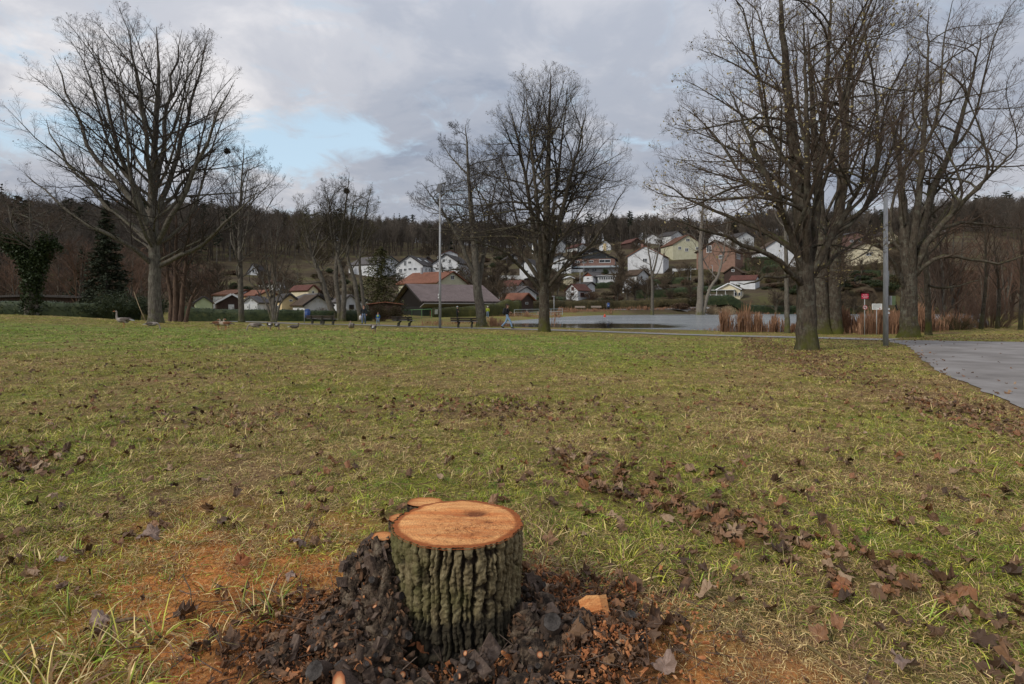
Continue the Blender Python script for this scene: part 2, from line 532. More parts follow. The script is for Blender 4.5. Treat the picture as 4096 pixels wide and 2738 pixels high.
def build_ground():
    naz, nr = 300, 300
    u = np.linspace(-1, 1, naz)
    az = np.sign(u) * (np.abs(u) * 0.62 + np.abs(u) ** 4 * 1.33)
    r = np.exp(np.linspace(math.log(0.45), math.log(1500), nr))
    A, R = np.meshgrid(az, r)
    X = np.sin(A) * R; Y = np.cos(A) * R
    Z = GZ(X, Y) + fine_relief(X, Y)
    V = np.stack([X, Y, Z], -1).reshape(-1, 3)
    i = np.arange(nr - 1)[:, None] * naz + np.arange(naz - 1)[None, :]
    Fq = np.stack([i, i + 1, i + naz + 1, i + naz], -1).reshape(-1, 4)[:, ::-1]
    cols = np.zeros((len(V), 4), np.float32)
    x, y = V[:, 0], V[:, 1]
    cols[:, 0] = sawdust(x, y) * (np.hypot(x, y) < 9)
    cols[:, 1] = soil(x, y)
    sdr = poly_sd(x, y, ROAD_POLY)
    cols[:, 2] = np.clip(drift(x, y) * (y > 0.5) * (y < 34) + 0.9 * np.exp(-(np.maximum(sdr, 0) / 0.45) ** 2) * (np.hypot(x, y) < 45), 0, 1)
    cols[:, 3] = sstep(95, 135, np.hypot(x, y))
    me = mk_mesh('ground', V, [Fq], [ground_material()], True, cols=None)
    a = me.color_attributes.new('mask', 'FLOAT_COLOR', 'POINT'); a.data.foreach_set('color', cols.ravel())
    # hole filler under the camera
    put('ground', me, kind='structure')
    g = Geo(); g.add([(-3, -40, -0.03), (3, -40, -0.03), (3, 0.6, -0.03), (-3, 0.6, -0.03)], [(0, 1, 2, 3)])
    put('ground', g.mesh('ground', [ground_material()]), kind='structure')


def lush_zone(nt, pos):
    """The crest of the lawn, where the geese graze, is greener."""
    N, L = nt.nodes.new, nt.links.new
    sp = N('ShaderNodeSeparateXYZ'); L(pos, sp.inputs[0])

    def mr(o, a, b, c, d):
        n = N('ShaderNodeMapRange'); n.interpolation_type = 'SMOOTHSTEP'; L(o, n.inputs[0])
        for i, v in enumerate((a, b, c, d)): n.inputs[1 + i].default_value = v
        return n.outputs[0]
    m = N('ShaderNodeMath'); m.operation = 'MULTIPLY'; L(mr(sp.outputs[1], 10, 19, 0, 1), m.inputs[0]); L(mr(sp.outputs[1], 27, 31, 1, 0.15), m.inputs[1])
    m2 = N('ShaderNodeMath'); m2.operation = 'MULTIPLY'; L(m.outputs[0], m2.inputs[0]); L(mr(sp.outputs[0], 2, 9, 0.9, 0.25), m2.inputs[1])
    return m2.outputs[0]


def ground_material():
    if 'ground' in MATS: return MATS['ground']
    m = bpy.data.materials.new('ground'); m.use_nodes = True
    nt = m.node_tree; nt.nodes.clear(); N, L = nt.nodes.new, nt.links.new
    out = N('ShaderNodeOutputMaterial'); b = N('ShaderNodeBsdfPrincipled'); L(b.outputs[0], out.inputs[0])
    b.inputs['Roughness'].default_value = 0.95; b.inputs['Specular IOR Level'].default_value = 0.1
    g = N('ShaderNodeNewGeometry'); pos = g.outputs['Position']

    def noise(s, d=6, r=0.6):
        n = N('ShaderNodeTexNoise'); L(pos, n.inputs['Vector']); n.inputs['Scale'].default_value = s; n.inputs['Detail'].default_value = d; n.inputs['Roughness'].default_value = r
        return n.outputs['Fac']

    def ramp(f, *stops):
        n = N('ShaderNodeValToRGB'); L(f, n.inputs[0]); e = n.color_ramp.elements
        while len(e) < len(stops): e.new(0.5)
        for i, (p, c) in enumerate(stops): e[i].position = p; e[i].color = (*c, 1) if isinstance(c, tuple) else (c, c, c, 1)
        return n.outputs[0]

    def mix(f, a, c):
        n = N('ShaderNodeMix'); n.data_type = 'RGBA'; L(f, n.inputs[0])
        for i, v in ((6, a), (7, c)):
            if isinstance(v, tuple): n.inputs[i].default_value = (*v, 1)
            else: L(v, n.inputs[i])
        return n.outputs[2]

    def mul(a, c):
        n = N('ShaderNodeMath'); n.operation = 'MULTIPLY'
        for i, v in enumerate((a, c)):
            if isinstance(v, (int, float)): n.inputs[i].default_value = v
            else: L(v, n.inputs[i])
        return n.outputs[0]
    vc = N('ShaderNodeVertexColor'); vc.layer_name = 'mask'
    sp = N('ShaderNodeSeparateColor'); L(vc.outputs[0], sp.inputs[0])
    patch = noise(0.55, 7, 0.65); blade = noise(38, 5, 0.75); mid = noise(5.5, 6, 0.7)
    grass = ramp(blade, (0.30, (0.045, 0.040, 0.012)), (0.45, (0.14, 0.15, 0.026)), (0.6, (0.27, 0.255, 0.048)), (0.75, (0.44, 0.35, 0.11)))
    straw = ramp(blade, (0.30, (0.060, 0.036, 0.019)), (0.45, (0.19, 0.118, 0.055)), (0.65, (0.33, 0.22, 0.105)), (0.78, (0.48, 0.36, 0.19)))
    lush = ramp(blade, (0.3, (0.06, 0.11, 0.022)), (0.55, (0.16, 0.25, 0.05)), (0.75, (0.30, 0.37, 0.10)))
    c = mix(ramp(patch, (0.42, 0.0), (0.58, 1.0)), grass, straw)
    c = mix(ramp(mid, (0.56, 0.0), (0.68, 0.8)), c, lush)
    c = mix(mul(lush_zone(nt, pos), ramp(mid, (0.30, 0.15), (0.55, 0.85))), c, lush)
    litter = ramp(noise(21, 4, 0.6), (0.3, (0.045, 0.026, 0.013)), (0.5, (0.165, 0.092, 0.047)), (0.7, (0.30, 0.19, 0.105)))
    speck = noise(14, 3, 0.55)
    c = mix(ramp(speck, (0.57, 0.0), (0.62, 0.85)), c, litter)
    c = mix(mul(sp.outputs[2], ramp(mid, (0.35, 0.25), (0.6, 0.95))), c, litter)
    dust = ramp(noise(55, 4, 0.7), (0.3, (0.15, 0.050, 0.016)), (0.47, (0.50, 0.175, 0.046)), (0.66, (0.74, 0.33, 0.11)))
    c = mix(mul(ramp(sp.outputs[0], (0.08, 0.0), (0.55, 0.95)), ramp(mid, (0.30, 0.35), (0.55, 1.0))), c, dust)
    dirt = ramp(noise(26, 6, 0.7), (0.35, (0.012, 0.009, 0.007)), (0.55, (0.05, 0.032, 0.022)), (0.75, (0.13, 0.07, 0.04)))
    c = mix(ramp(sp.outputs[1], (0.1, 0.0), (0.6, 0.95)), c, dirt)
    far = ramp(noise(0.12, 8, 0.7), (0.35, (0.045, 0.033, 0.021)), (0.5, (0.075, 0.056, 0.034)), (0.62, (0.092, 0.086, 0.036)), (0.75, (0.12, 0.085, 0.055)))
    c = mix(vc.outputs[1], c, far)
    L(c, b.inputs['Base Color'])
    bp = N('ShaderNodeBump'); bp.inputs['Strength'].default_value = 0.8; bp.inputs['Distance'].default_value = 0.03
    L(blade, bp.inputs['Height']); L(bp.outputs[0], b.inputs['Normal'])
    MATS['ground'] = m
    return m


def ribbon(name, left, right, n_along, n_across, lift, m):
    """Sheet between two edge curves (world xy), draped lift above the ground."""
    def res(c, n):
        c = np.asarray(c, float); d = np.concatenate([[0], np.cumsum(np.hypot(*np.diff(c, axis=0).T))]); t = np.linspace(0, d[-1], n)
        return np.stack([np.interp(t, d, c[:, 0]), np.interp(t, d, c[:, 1])], -1)
    a, b = res(left, n_along), res(right, n_along)
    t = np.linspace(0, 1, n_across)[None, :, None]
    P = a[:, None, :] * (1 - t) + b[:, None, :] * t
    Z = GZ(P[..., 0], P[..., 1]) + fine_relief(P[..., 0], P[..., 1]) * 0.2 + lift
    V = np.concatenate([P, Z[..., None]], -1).reshape(-1, 3)
    i = np.arange(n_along - 1)[:, None] * n_across + np.arange(n_across - 1)[None, :]
    Fq = np.stack([i, i + 1, i + n_across + 1, i + n_across], -1).reshape(-1, 4)
    me = mk_mesh(name, V, [Fq], [m], True)
    if me.polygons[0].normal.z < 0: me.flip_normals()
    return put(name, me, kind='structure')


def polyline2(P, n):
    P = np.asarray(P, float); d = np.concatenate([[0], np.cumsum(np.hypot(*np.diff(P, axis=0).T))]); t = np.linspace(0, d[-1], n)
    return np.stack([np.interp(t, d, P[:, 0]), np.interp(t, d, P[:, 1])], -1)


def gp(px, py): p = on_ground(px, py, 2.0); return (p.x, p.y)


ASPHALT = lambda: mat('asphalt', [(0.3, (0.15, 0.135, 0.122)), (0.5, (0.225, 0.205, 0.19)), (0.7, (0.30, 0.28, 0.265))], scale=0.8, rough=0.75, bump=0.25, bump_scale=60, coords='World', detail=9)


def build_paths():
    near = polyline2([gp(*p) for p in ROAD_EDGE] + [(4.3, 0.3), (5.4, -1.5)], 260)
    tt = np.linspace(0, 62, 260); near = near + np.stack([fbm(tt, tt * 0 + 3, 81, 4) - 0.5, fbm(tt, tt * 0 + 9, 83, 4) - 0.5], -1) * 0.16
    near = [tuple(p) for p in near]
    far = [gp(*p) for p in ((3560, 1362), (3650, 1363), (3800, 1366), (3950, 1368), (4096, 1370), (4300, 1374), (4700, 1380))]
    far += [(far[-1][0] + 12, far[-1][1] - 4), (near[-1][0] + 14, near[-1][1] + 1)]; far = far[:7] + [(far[7][0], 12.0), far[8]]
    ribbon('road', near, far, 260, 26, 0.012, ASPHALT())
    cen = []
    for px, py in ((900, 1290), (1225, 1298), (1460, 1300.5), (1600, 1306), (1860, 1313.5), (2100, 1319), (2400, 1328.5), (2700, 1339), (3100, 1349), (3400, 1357), (3580, 1363.5)):
        Y = 1.74 * F4 / (py - 1222); cen.append(((px - 2048) / F4 * Y, Y))
    cen = np.array(cen); d = np.gradient(cen, axis=0); d /= np.linalg.norm(d, axis=1, keepdims=True); nrm = np.stack([-d[:, 1], d[:, 0]], -1)
    pm = mat('path_asphalt', [(0.35, (0.19, 0.18, 0.17)), (0.65, (0.28, 0.265, 0.25))], scale=3, rough=0.9, bump=0.2, bump_scale=50, coords='World')
    ribbon('path', cen + nrm * 1.15, cen - nrm * 1.15, 160, 5, 0.03, pm)
    # path along the far shore
    f = []
    for px, py in ((2150, 1246), (2300, 1242), (2500, 1241), (2700, 1241), (2900, 1240), (3150, 1240), (3400, 1239.5), (3700, 1239)):
        Y = 123.0 if px > 2300 else 100 + (px - 2150) * 0.153; f.append(((px - 2048) / F4 * Y, Y + 5))
    f = np.array(f)
    ribbon('path', f + (0, 1.6), f - (0, 1.6), 80, 4, 0.06, pm)


def build_pond():
    m = bpy.data.materials.new('ice'); m.use_nodes = True
    nt = m.node_tree; nt.nodes.clear(); N, L = nt.nodes.new, nt.links.new
    out = N('ShaderNodeOutputMaterial'); b = N('ShaderNodeBsdfPrincipled'); L(b.outputs[0], out.inputs[0])
    g = N('ShaderNodeNewGeometry')
    mp = N('ShaderNodeMapping'); L(g.outputs['Position'], mp.inputs[0]); mp.inputs['Scale'].default_value = (0.10, 0.15, 1); mp.inputs['Rotation'].default_value = (0, 0, RAD(-6))
    n = N('ShaderNodeTexNoise'); L(mp.outputs[0], n.inputs['Vector']); n.inputs['Scale'].default_value = 1.0; n.inputs['Detail'].default_value = 8; n.inputs['Roughness'].default_value = 0.6; n.inputs['Distortion'].default_value = 0.8
    sp = N('ShaderNodeSeparateXYZ'); L(g.outputs['Position'], sp.inputs[0])
    # a strip near this shore has thawed: open dark water (in world coordinates)
    a = N('ShaderNodeMapRange'); a.interpolation_type = 'SMOOTHSTEP'; L(sp.outputs[1], a.inputs[0]); a.inputs[1].default_value = 49; a.inputs[2].default_value = 51
    c_ = N('ShaderNodeMapRange'); c_.interpolation_type = 'SMOOTHSTEP'; L(sp.outputs[1], c_.inputs[0]); c_.inputs[1].default_value = 60; c_.inputs[2].default_value = 64; c_.inputs[3].default_value = 1; c_.inputs[4].default_value = 0
    x_ = N('ShaderNodeMapRange'); x_.interpolation_type = 'SMOOTHSTEP'; L(sp.outputs[0], x_.inputs[0]); x_.inputs[1].default_value = 11; x_.inputs[2].default_value = 21; x_.inputs[3].default_value = 1; x_.inputs[4].default_value = 0
    mm = N('ShaderNodeMath'); mm.operation = 'MULTIPLY'; L(a.outputs[0], mm.inputs[0]); L(c_.outputs[0], mm.inputs[1])
    m2 = N('ShaderNodeMath'); m2.operation = 'MULTIPLY'; L(mm.outputs[0], m2.inputs[0]); L(x_.outputs[0], m2.inputs[1])
    m3 = N('ShaderNodeMath'); m3.operation = 'MULTIPLY_ADD'; L(m2.outputs[0], m3.inputs[0]); m3.inputs[1].default_value = -0.45; L(n.outputs['Fac'], m3.inputs[2])
    r = N('ShaderNodeValToRGB'); L(m3.outputs[0], r.inputs[0]); e = r.color_ramp.elements
    for i, (p, c) in enumerate(((0.20, (0.018, 0.022, 0.020)), (0.31, (0.13, 0.145, 0.148)), (0.5, (0.205, 0.222, 0.225)), (0.66, (0.29, 0.305, 0.305)))):
        if i > 1: e.new(p)
    for i, (p, c) in enumerate(((0.20, (0.018, 0.022, 0.020)), (0.31, (0.13, 0.145, 0.148)), (0.5, (0.205, 0.222, 0.225)), (0.66, (0.29, 0.305, 0.305)))):
        e[i].position = p; e[i].color = (*c, 1)
    L(r.outputs[0], b.inputs['Base Color'])
    rr = N('ShaderNodeMapRange'); L(m3.outputs[0], rr.inputs[0]); rr.inputs[1].default_value = 0.22; rr.inputs[2].default_value = 0.34; rr.inputs[3].default_value = 0.06; rr.inputs[4].default_value = 0.25
    L(rr.outputs[0], b.inputs['Roughness'])
    bp = N('ShaderNodeBump'); bp.inputs['Strength'].default_value = 0.15; bp.inputs['Distance'].default_value = 0.02; L(n.outputs['Fac'], bp.inputs['Height']); L(bp.outputs[0], b.inputs['Normal'])
    # sheet, a little larger than the basin so that the bank cuts it
    ctr = POND.mean(0)
    P = ctr + (POND - ctr) * 1.004
    g_ = Geo(); g_.add([(x, y, POND_Z) for x, y in P], [tuple(range(len(P)))])
    me = g_.mesh('water', [m])
    if me.polygons[0].normal.z < 0: me.flip_normals()
    put('water', me, kind='structure')


ROAD_POLY = np.array([gp(*p) for p in ROAD_EDGE] + [(4.3, 0.3), (5.4, -1.5), (30, -1)] + [gp(*p) for p in ((4700, 1380), (4300, 1374), (4096, 1370), (3950, 1368), (3800, 1366), (3650, 1363), (3560, 1362))])
build_ground()
build_paths()
build_pond()
# ------------------------------------------------------------------ trees
def bark_mat(name, dark, light, moss, moss_amt=0.5, zmoss=1.2):
    """Ridged bark with algae and moss that keep to the lower trunk and upper sides of limbs."""
    if name in MATS: return MATS[name]
    m = bpy.data.materials.new(name); m.use_nodes = True
    nt = m.node_tree; nt.nodes.clear(); N, L = nt.nodes.new, nt.links.new
    out = N('ShaderNodeOutputMaterial'); b = N('ShaderNodeBsdfPrincipled'); L(b.outputs[0], out.inputs[0])
    b.inputs['Roughness'].default_value = 0.92; b.inputs['Specular IOR Level'].default_value = 0.12
    g = N('ShaderNodeNewGeometry'); pos = g.outputs['Position']
    mp = N('ShaderNodeMapping'); L(pos, mp.inputs[0]); mp.inputs['Scale'].default_value = (1, 1, 0.22)
    n1 = N('ShaderNodeTexNoise'); L(mp.outputs[0], n1.inputs['Vector']); n1.inputs['Scale'].default_value = 14; n1.inputs['Detail'].default_value = 7; n1.inputs['Roughness'].default_value = 0.7
    r = N('ShaderNodeValToRGB'); L(n1.outputs['Fac'], r.inputs[0]); e = r.color_ramp.elements
    e[0].position = 0.33; e[0].color = (*dark, 1); e[1].position = 0.66; e[1].color = (*light, 1)
    n2 = N('ShaderNodeTexNoise'); L(pos, n2.inputs['Vector']); n2.inputs['Scale'].default_value = 2.1; n2.inputs['Detail'].default_value = 7; n2.inputs['Roughness'].default_value = 0.65
    lich = N('ShaderNodeTexNoise'); L(pos, lich.inputs['Vector']); lich.inputs['Scale'].default_value = 4.5; lich.inputs['Roughness'].default_value = 0.75; lich.inputs['Detail'].default_value = 6
    lr = N('ShaderNodeValToRGB'); L(lich.outputs['Fac'], lr.inputs[0]); lr.color_ramp.elements[0].position = 0.50; lr.color_ramp.elements[0].color = (0, 0, 0, 1); lr.color_ramp.elements[1].position = 0.80; lr.color_ramp.elements[1].color = (0.6, 0.6, 0.6, 1)
    m0 = N('ShaderNodeMix'); m0.data_type = 'RGBA'; L(lr.outputs[0], m0.inputs[0]); L(r.outputs[0], m0.inputs[6]); m0.inputs[7].default_value = (0.25, 0.26, 0.205, 1)
    s = N('ShaderNodeSeparateXYZ'); L(g.outputs['Normal'], s.inputs[0]); sz = N('ShaderNodeSeparateXYZ'); L(pos, sz.inputs[0])
    low = N('ShaderNodeMapRange'); L(sz.outputs[2], low.inputs[0]); low.inputs[1].default_value = -0.6; low.inputs[2].default_value = zmoss; low.inputs[3].default_value = 0.36; low.inputs[4].default_value = 0.0
    up = N('ShaderNodeMath'); up.operation = 'MULTIPLY_ADD'; L(s.outputs[2], up.inputs[0]); up.inputs[1].default_value = 0.22; L(low.outputs[0], up.inputs[2])
    ad = N('ShaderNodeMath'); ad.operation = 'ADD'; L(up.outputs[0], ad.inputs[0]); L(n2.outputs['Fac'], ad.inputs[1])
    mr = N('ShaderNodeMapRange'); L(ad.outputs[0], mr.inputs[0]); mr.inputs[1].default_value = 0.72 - 0.25 * moss_amt; mr.inputs[2].default_value = 1.04 - 0.2 * moss_amt
    m1 = N('ShaderNodeMix'); m1.data_type = 'RGBA'; L(mr.outputs[0], m1.inputs[0]); L(m0.outputs[2], m1.inputs[6]); m1.inputs[7].default_value = (*moss, 1)
    L(m1.outputs[2], b.inputs['Base Color'])
    bp = N('ShaderNodeBump'); bp.inputs['Strength'].default_value = 0.9; bp.inputs['Distance'].default_value = 0.03; L(n1.outputs['Fac'], bp.inputs['Height']); L(bp.outputs[0], b.inputs['Normal'])
    MATS[name] = m
    return m


BARK_GREY = bark_mat('bark_grey', (0.045, 0.037, 0.030), (0.17, 0.15, 0.125), (0.085, 0.088, 0.022), 0.45)
BARK_DARK = bark_mat('bark_dark', (0.026, 0.020, 0.015), (0.105, 0.085, 0.064), (0.072, 0.075, 0.016), 0.55)
BARK_PALE = bark_mat('bark_pale', (0.10, 0.085, 0.068), (0.24, 0.21, 0.175), (0.09, 0.09, 0.03), 0.1)
TWIG_DARK = mat('twig_dark', (0.040, 0.031, 0.025), scale=3, rough=0.9)
TWIG_BROWN = mat('twig_brown', (0.088, 0.062, 0.045), scale=3, rough=0.9)
TWIG_OLIVE = mat('twig_olive', [(0.35, (0.045, 0.036, 0.018)), (0.6, (0.075, 0.065, 0.026))], scale=1.5, rough=0.9)
TWIG_RED = mat('twig_red', [(0.3, (0.10, 0.058, 0.040)), (0.7, (0.17, 0.105, 0.072))], scale=0.7, rough=0.9)
SEED = mat('dry_seed', [(0.35, (0.16, 0.13, 0.05)), (0.65, (0.33, 0.27, 0.13))], scale=4, rough=0.8)
DEAD_LEAF = mat('dead_leaf_on_twig', [(0.35, (0.06, 0.03, 0.018)), (0.65, (0.17, 0.08, 0.04))], scale=4, rough=0.8)


def polyline(P, K):
    P = np.asarray(P, float); d = np.concatenate([[0], np.cumsum(np.linalg.norm(np.diff(P, axis=0), axis=1))])
    t = np.linspace(0, d[-1], K)
    # smooth resampling: linear, then two passes of averaging
    Q = np.stack([np.interp(t, d, P[:, k]) for k in range(3)], -1)
    for _ in range(2): Q[1:-1] = 0.25 * Q[:-2] + 0.5 * Q[1:-1] + 0.25 * Q[2:]
    return Q


class Env:
    """Crown outline: left and right reach at each height round a vertical axis; depth is their mean."""
    def __init__(s, rows, ax, Y, ox=0.0, oz=0.0):
        rows = sorted(rows, key=lambda r: -r[0])
        s.h = np.array([CAM_H - (q - 700) / 1303.6 * Y for q, _, _ in rows])
        s.l = np.array([max(0.02, (ax - a) / 1303.6 * Y) for _, a, _ in rows])
        s.r = np.array([max(0.02, (b - ax) / 1303.6 * Y) for _, _, b in rows])
        s.x = (ax - 1173) / 1303.6 * Y; s.y = Y

    def reach(s, z, phi):
        l = np.interp(z, s.h, s.l); r = np.interp(z, s.h, s.r)
        out = (z < s.h[0] - 0.6) | (z > s.h[-1] + 0.3)
        c = np.cos(phi); d = 0.5 * (l + r)
        side = np.where(c > 0, r, l)
        v = side * d / np.sqrt((d * c) ** 2 + (side * np.sin(phi)) ** 2 + 1e-9)
        return np.where(out, 0.0, v)

    def shrink(s, P0, D):
        """Largest of a few shrink factors that keeps P0 + D in the outline."""
        f = np.ones(len(P0))
        for _ in range(5):
            E = P0 + D * f[:, None]
            rr = np.hypot(E[:, 0] - s.x, E[:, 1] - s.y); ph = np.arctan2(E[:, 1] - s.y, E[:, 0] - s.x)
            bad = rr > s.reach(E[:, 2], ph) * 1.06 + 0.15
            f = np.where(bad, f * 0.66, f)
        return f


def path_from(P0, D, L, K, up, wob, rg, droop=None):
    """Bent twigs: start P0, unit direction D, length L."""
    n = len(P0); t = np.linspace(0, 1, K)[None, :, None]
    C = np.zeros((n, 1, 3)); C[:, 0, 2] = up
    P = P0[:, None, :] + D[:, None, :] * t * L[:, None, None] + C * (t ** 2) * L[:, None, None]
    j = rg.normal(0, 1, (n, K, 3)) * (wob * L)[:, None, None] * t
    j[:, 0] = 0
    return P + np.cumsum(j, axis=1) * 0.6


def children(P, R, n, t0, ang, la, lb, up, wob, K, env, rg, minlen=0.12, maxlen=9.0, rk=0.012, rfrac=0.6, tip=0.0022, thin=1.0):
    N_, KK = P.shape[:2]
    t = t0 + (1 - t0) * ((np.arange(n)[None, :] + rg.random((N_, n))) / n) ** 0.9
    t = np.clip(t, 0, 0.995)
    f = t * (KK - 1); i = np.minimum(f.astype(int), KK - 2); w = (f - i)[..., None]
    idx = np.arange(N_)[:, None]
    A, B = P[idx, i], P[idx, i + 1]
    P0 = (A * (1 - w) + B * w).reshape(-1, 3)
    T = (B - A); T /= np.linalg.norm(T, axis=-1, keepdims=True) + 1e-9; T = T.reshape(-1, 3)
    R0 = (R[idx, i] * (1 - w[..., 0]) + R[idx, i + 1] * w[..., 0]).reshape(-1)
    Lp = np.linalg.norm(P[:, -1] - P[:, 0], axis=1)
    az = (np.arange(n)[None, :] * 2.4 + rg.random((N_, 1)) * 6.28 + rg.normal(0, 0.5, (N_, n))).reshape(-1)
    ref = np.where(np.abs(T[:, 2:3]) > 0.85, np.array([[1.0, 0, 0]]), np.array([[0, 0, 1.0]]))
    U = np.cross(T, ref); U /= np.linalg.norm(U, axis=1, keepdims=True) + 1e-9
    V_ = np.cross(U, T)
    perp = U * np.cos(az)[:, None] + V_ * np.sin(az)[:, None]
    a = RAD(ang) * rg.uniform(0.7, 1.25, len(T))
    D = T * np.cos(a)[:, None] + perp * np.sin(a)[:, None]
    D[:, 2] += up * 0.45
    D /= np.linalg.norm(D, axis=1, keepdims=True)
    L = (Lp[:, None] * (la * (1 - t) + lb)).reshape(-1) * rg.uniform(0.6, 1.25, len(T))
    L = np.clip(L, minlen, maxlen)
    if env is not None: L = L * env.shrink(P0, D * L[:, None])
    keep = L > minlen * 0.5
    P0, D, L, R0 = P0[keep], D[keep], L[keep], R0[keep]
    Q = path_from(P0, D, L, K, up * 0.5, wob, rg)
    r0 = np.minimum(R0 * rfrac, rk * L * thin + tip)
    s = np.linspace(0, 1, K)[None, :]
    RR = r0[:, None] * (1 - s) + tip * s
    return Q, RR


def trunk_mesh(P, R, M, seed, flare_h=0.5, flare=0.55, lobes=5):
    """Tapered trunk with root flare and ridged bark."""
    K = len(P); rg = np.random.default_rng(seed)
    V, Fq = tubes(P[None], R[None], M)
    V = V.reshape(K, M, 3)
    th = np.arange(M) / M
    hgt = P[:, 2] - P[0, 2]
    nn = fbm(th[None, :] * 12, hgt[:, None] * 1.1 + seed, seed, 3, pu=12) - 0.5
    lob = np.cos(th * 2 * np.pi * lobes + rg.random() * 6) * 0.5 + np.cos(th * 2 * np.pi * (lobes - 2) + rg.random() * 6) * 0.5
    fl = np.exp(-np.maximum(hgt, 0) / flare_h)
    k = 1 + 0.22 * nn + fl[:, None] * flare * (0.55 + 0.6 * lob[None, :])
    V = P[:, None, :] + (V - P[:, None, :]) * k[..., None]
    return V.reshape(-1, 3), Fq


def tree(name, label, base, env, stems, r0, nlimb=24, limb_t=(0.25, 1.0), n2=12, n3=9, n4=5, seed=1, bark=None, twig=None, limbs=(), out_mix=0.55, end_up=0.55,
         limb_len=1.0, up2=0.25, ang2=42, seeds=0, seed_mat=None, group=None, cat='tree', K4=1, sub=None, limb_mesh=True, tipr=0.0032, rise=(0.25, 0.75), sink=0.12, stem_r=None, ang3=45, rbias=1.0):
    """base (qx, qy, Y) in the 2346 wide view; stems: polylines of (qx, qy, dy); limbs: extra drawn limbs (qx, qy, dy)."""
    rg = np.random.default_rng(seed)
    qx, qy, Y = base
    bark = bark or BARK_GREY; twig = twig or TWIG_DARK

    def wp(p):
        y = Y + (p[2] if len(p) > 2 else 0)
        return ((p[0] - 1173) / 1303.6 * y, y, CAM_H - (p[1] - 700) / 1303.6 * y)
    X0 = (qx - 1173) / 1303.6 * Y; Z0 = gz(X0, Y)
    root = empty(name, (X0, Y, Z0), label, cat, group=group)
    o = np.array([X0, Y, Z0])
    E = Env(env, qx, Y)
    stemP, stemR = [], []
    tparts = []
    for si, s in enumerate(stems):
        pts = np.array([wp(p) for p in s])
        if abs(s[0][1] - qy) < 25: pts[0, 2] = gz(pts[0, 0], pts[0, 1]) - sink
        Kp = 34
        P = polyline(pts, Kp)
        P[1:-1, :2] += (rg.normal(0, 1, (Kp - 2, 2)) * r0 * 0.05)
        t = np.linspace(0, 1, Kp)
        rr = (stem_r[si] if stem_r else (r0 if si == 0 else r0 * 0.7))
        Rr = rr * ((1 - t) ** 0.85 * 0.96 + 0.02) + 0.008
        stemP.append(P); stemR.append(Rr)
        flr = 0.5 if abs(s[0][1] - qy) < 25 else 0.0
        tparts.append(trunk_mesh(P, Rr, 14 if rr > 0.15 else 8, seed + si * 7, flare=flr, flare_h=max(0.18, rr * 0.9)))
    v, f = merge(tparts)
    put('trunk', mk_mesh('trunk', v - o, f, [bark], True), root)
    # limbs
    LP, LR = [], []
    K = 12
    for l in limbs:
        P = polyline([wp(p) for p in l], K); Ln = np.linalg.norm(np.diff(P, axis=0), axis=1).sum()
        P[2:] += rg.normal(0, 0.012 * Ln, (K - 2, 3)) * np.array([0.5, 1, 0.5])
        t = np.linspace(0, 1, K); LP.append(P); LR.append((0.0125 * Ln + 0.03) * (1 - t) ** 0.8 + 0.008)
    for i in range(nlimb):
        si = i % len(stems) if len(stems) > 1 else 0
        P, R = stemP[si], stemR[si]
        t = limb_t[0] + (limb_t[1] - limb_t[0]) * ((i + rg.random()) / nlimb)
        f_ = t * (len(P) - 1); k = min(int(f_), len(P) - 2); w = f_ - k
        p0 = P[k] * (1 - w) + P[k + 1] * w; T = P[k + 1] - P[k]; T /= np.linalg.norm(T)
        phi = i * 2.39996 + rg.normal(0, 0.3)
        top = E.h[-1]
        ze = p0[2] + (top - p0[2]) * (rise[0] + (rise[1] - rise[0]) * rg.random() ** rbias)
        rad = E.reach(np.array([ze]), np.array([phi]))[0] * rg.uniform(0.9, 1.0) * limb_len
        p3 = np.array([E.x + math.cos(phi) * rad, E.y + math.sin(phi) * rad, ze])
        v_ = p3 - p0; Ln = np.linalg.norm(v_)
        outw = np.array([math.cos(phi), math.sin(phi), 0.0])
        d1 = T * (1 - out_mix) + outw * out_mix; d1 /= np.linalg.norm(d1)
        d2 = outw * (1 - end_up) + np.array([0, 0, 1.0]) * end_up; d2 /= np.linalg.norm(d2)
        p1 = p0 + d1 * Ln * 0.36; p2 = p3 - d2 * Ln * 0.34
        s = np.linspace(0, 1, K)[:, None]
        B = (1 - s) ** 3 * p0 + 3 * (1 - s) ** 2 * s * p1 + 3 * (1 - s) * s ** 2 * p2 + s ** 3 * p3
        j = np.cumsum(rg.normal(0, 0.008 * Ln, (K, 3)), axis=0); j[0] = 0
        B = B + j * s
        r_st = (R[k] * (1 - w) + R[k + 1] * w)
        rl = min(0.58 * r_st, 0.0080 * Ln + 0.012)
        LP.append(B); LR.append(rl * (1 - s[:, 0]) ** 0.85 + 0.006)
    LP = np.array(LP); LR = np.array(LR)
    if limb_mesh:
        for P, R in zip(LP, LR):
            v, f = tubes(P[None], R[None], 7 if R[0] > 0.05 else 5)
            put('limb', mk_mesh('limb', v - o, [f], [bark], True), root)
    # the leaders carry side branches like limbs do
    ST = np.array([P[10:] for P in stemP]); SR = np.array([R[10:] for R in stemR])
    parts = []
    Q2, R2 = children(LP, LR, n2, 0.16, ang2, 0.42, 0.10, up2, 0.035, 7, E, rg, 0.4, 4.5)
    QS, RS = children(ST, SR, max(6, n2), 0.35, 48, 0.10, 0.06, 0.3, 0.035, 7, E, rg, 0.5, 3.0)
    Q2 = np.concatenate([Q2, QS]); R2 = np.concatenate([R2, RS])
    Q3, R3 = children(Q2, R2, n3, 0.12, ang3, 0.42, 0.12, up2 * 0.8, 0.05, 3, E, rg, 0.22, 1.8, tip=tipr)
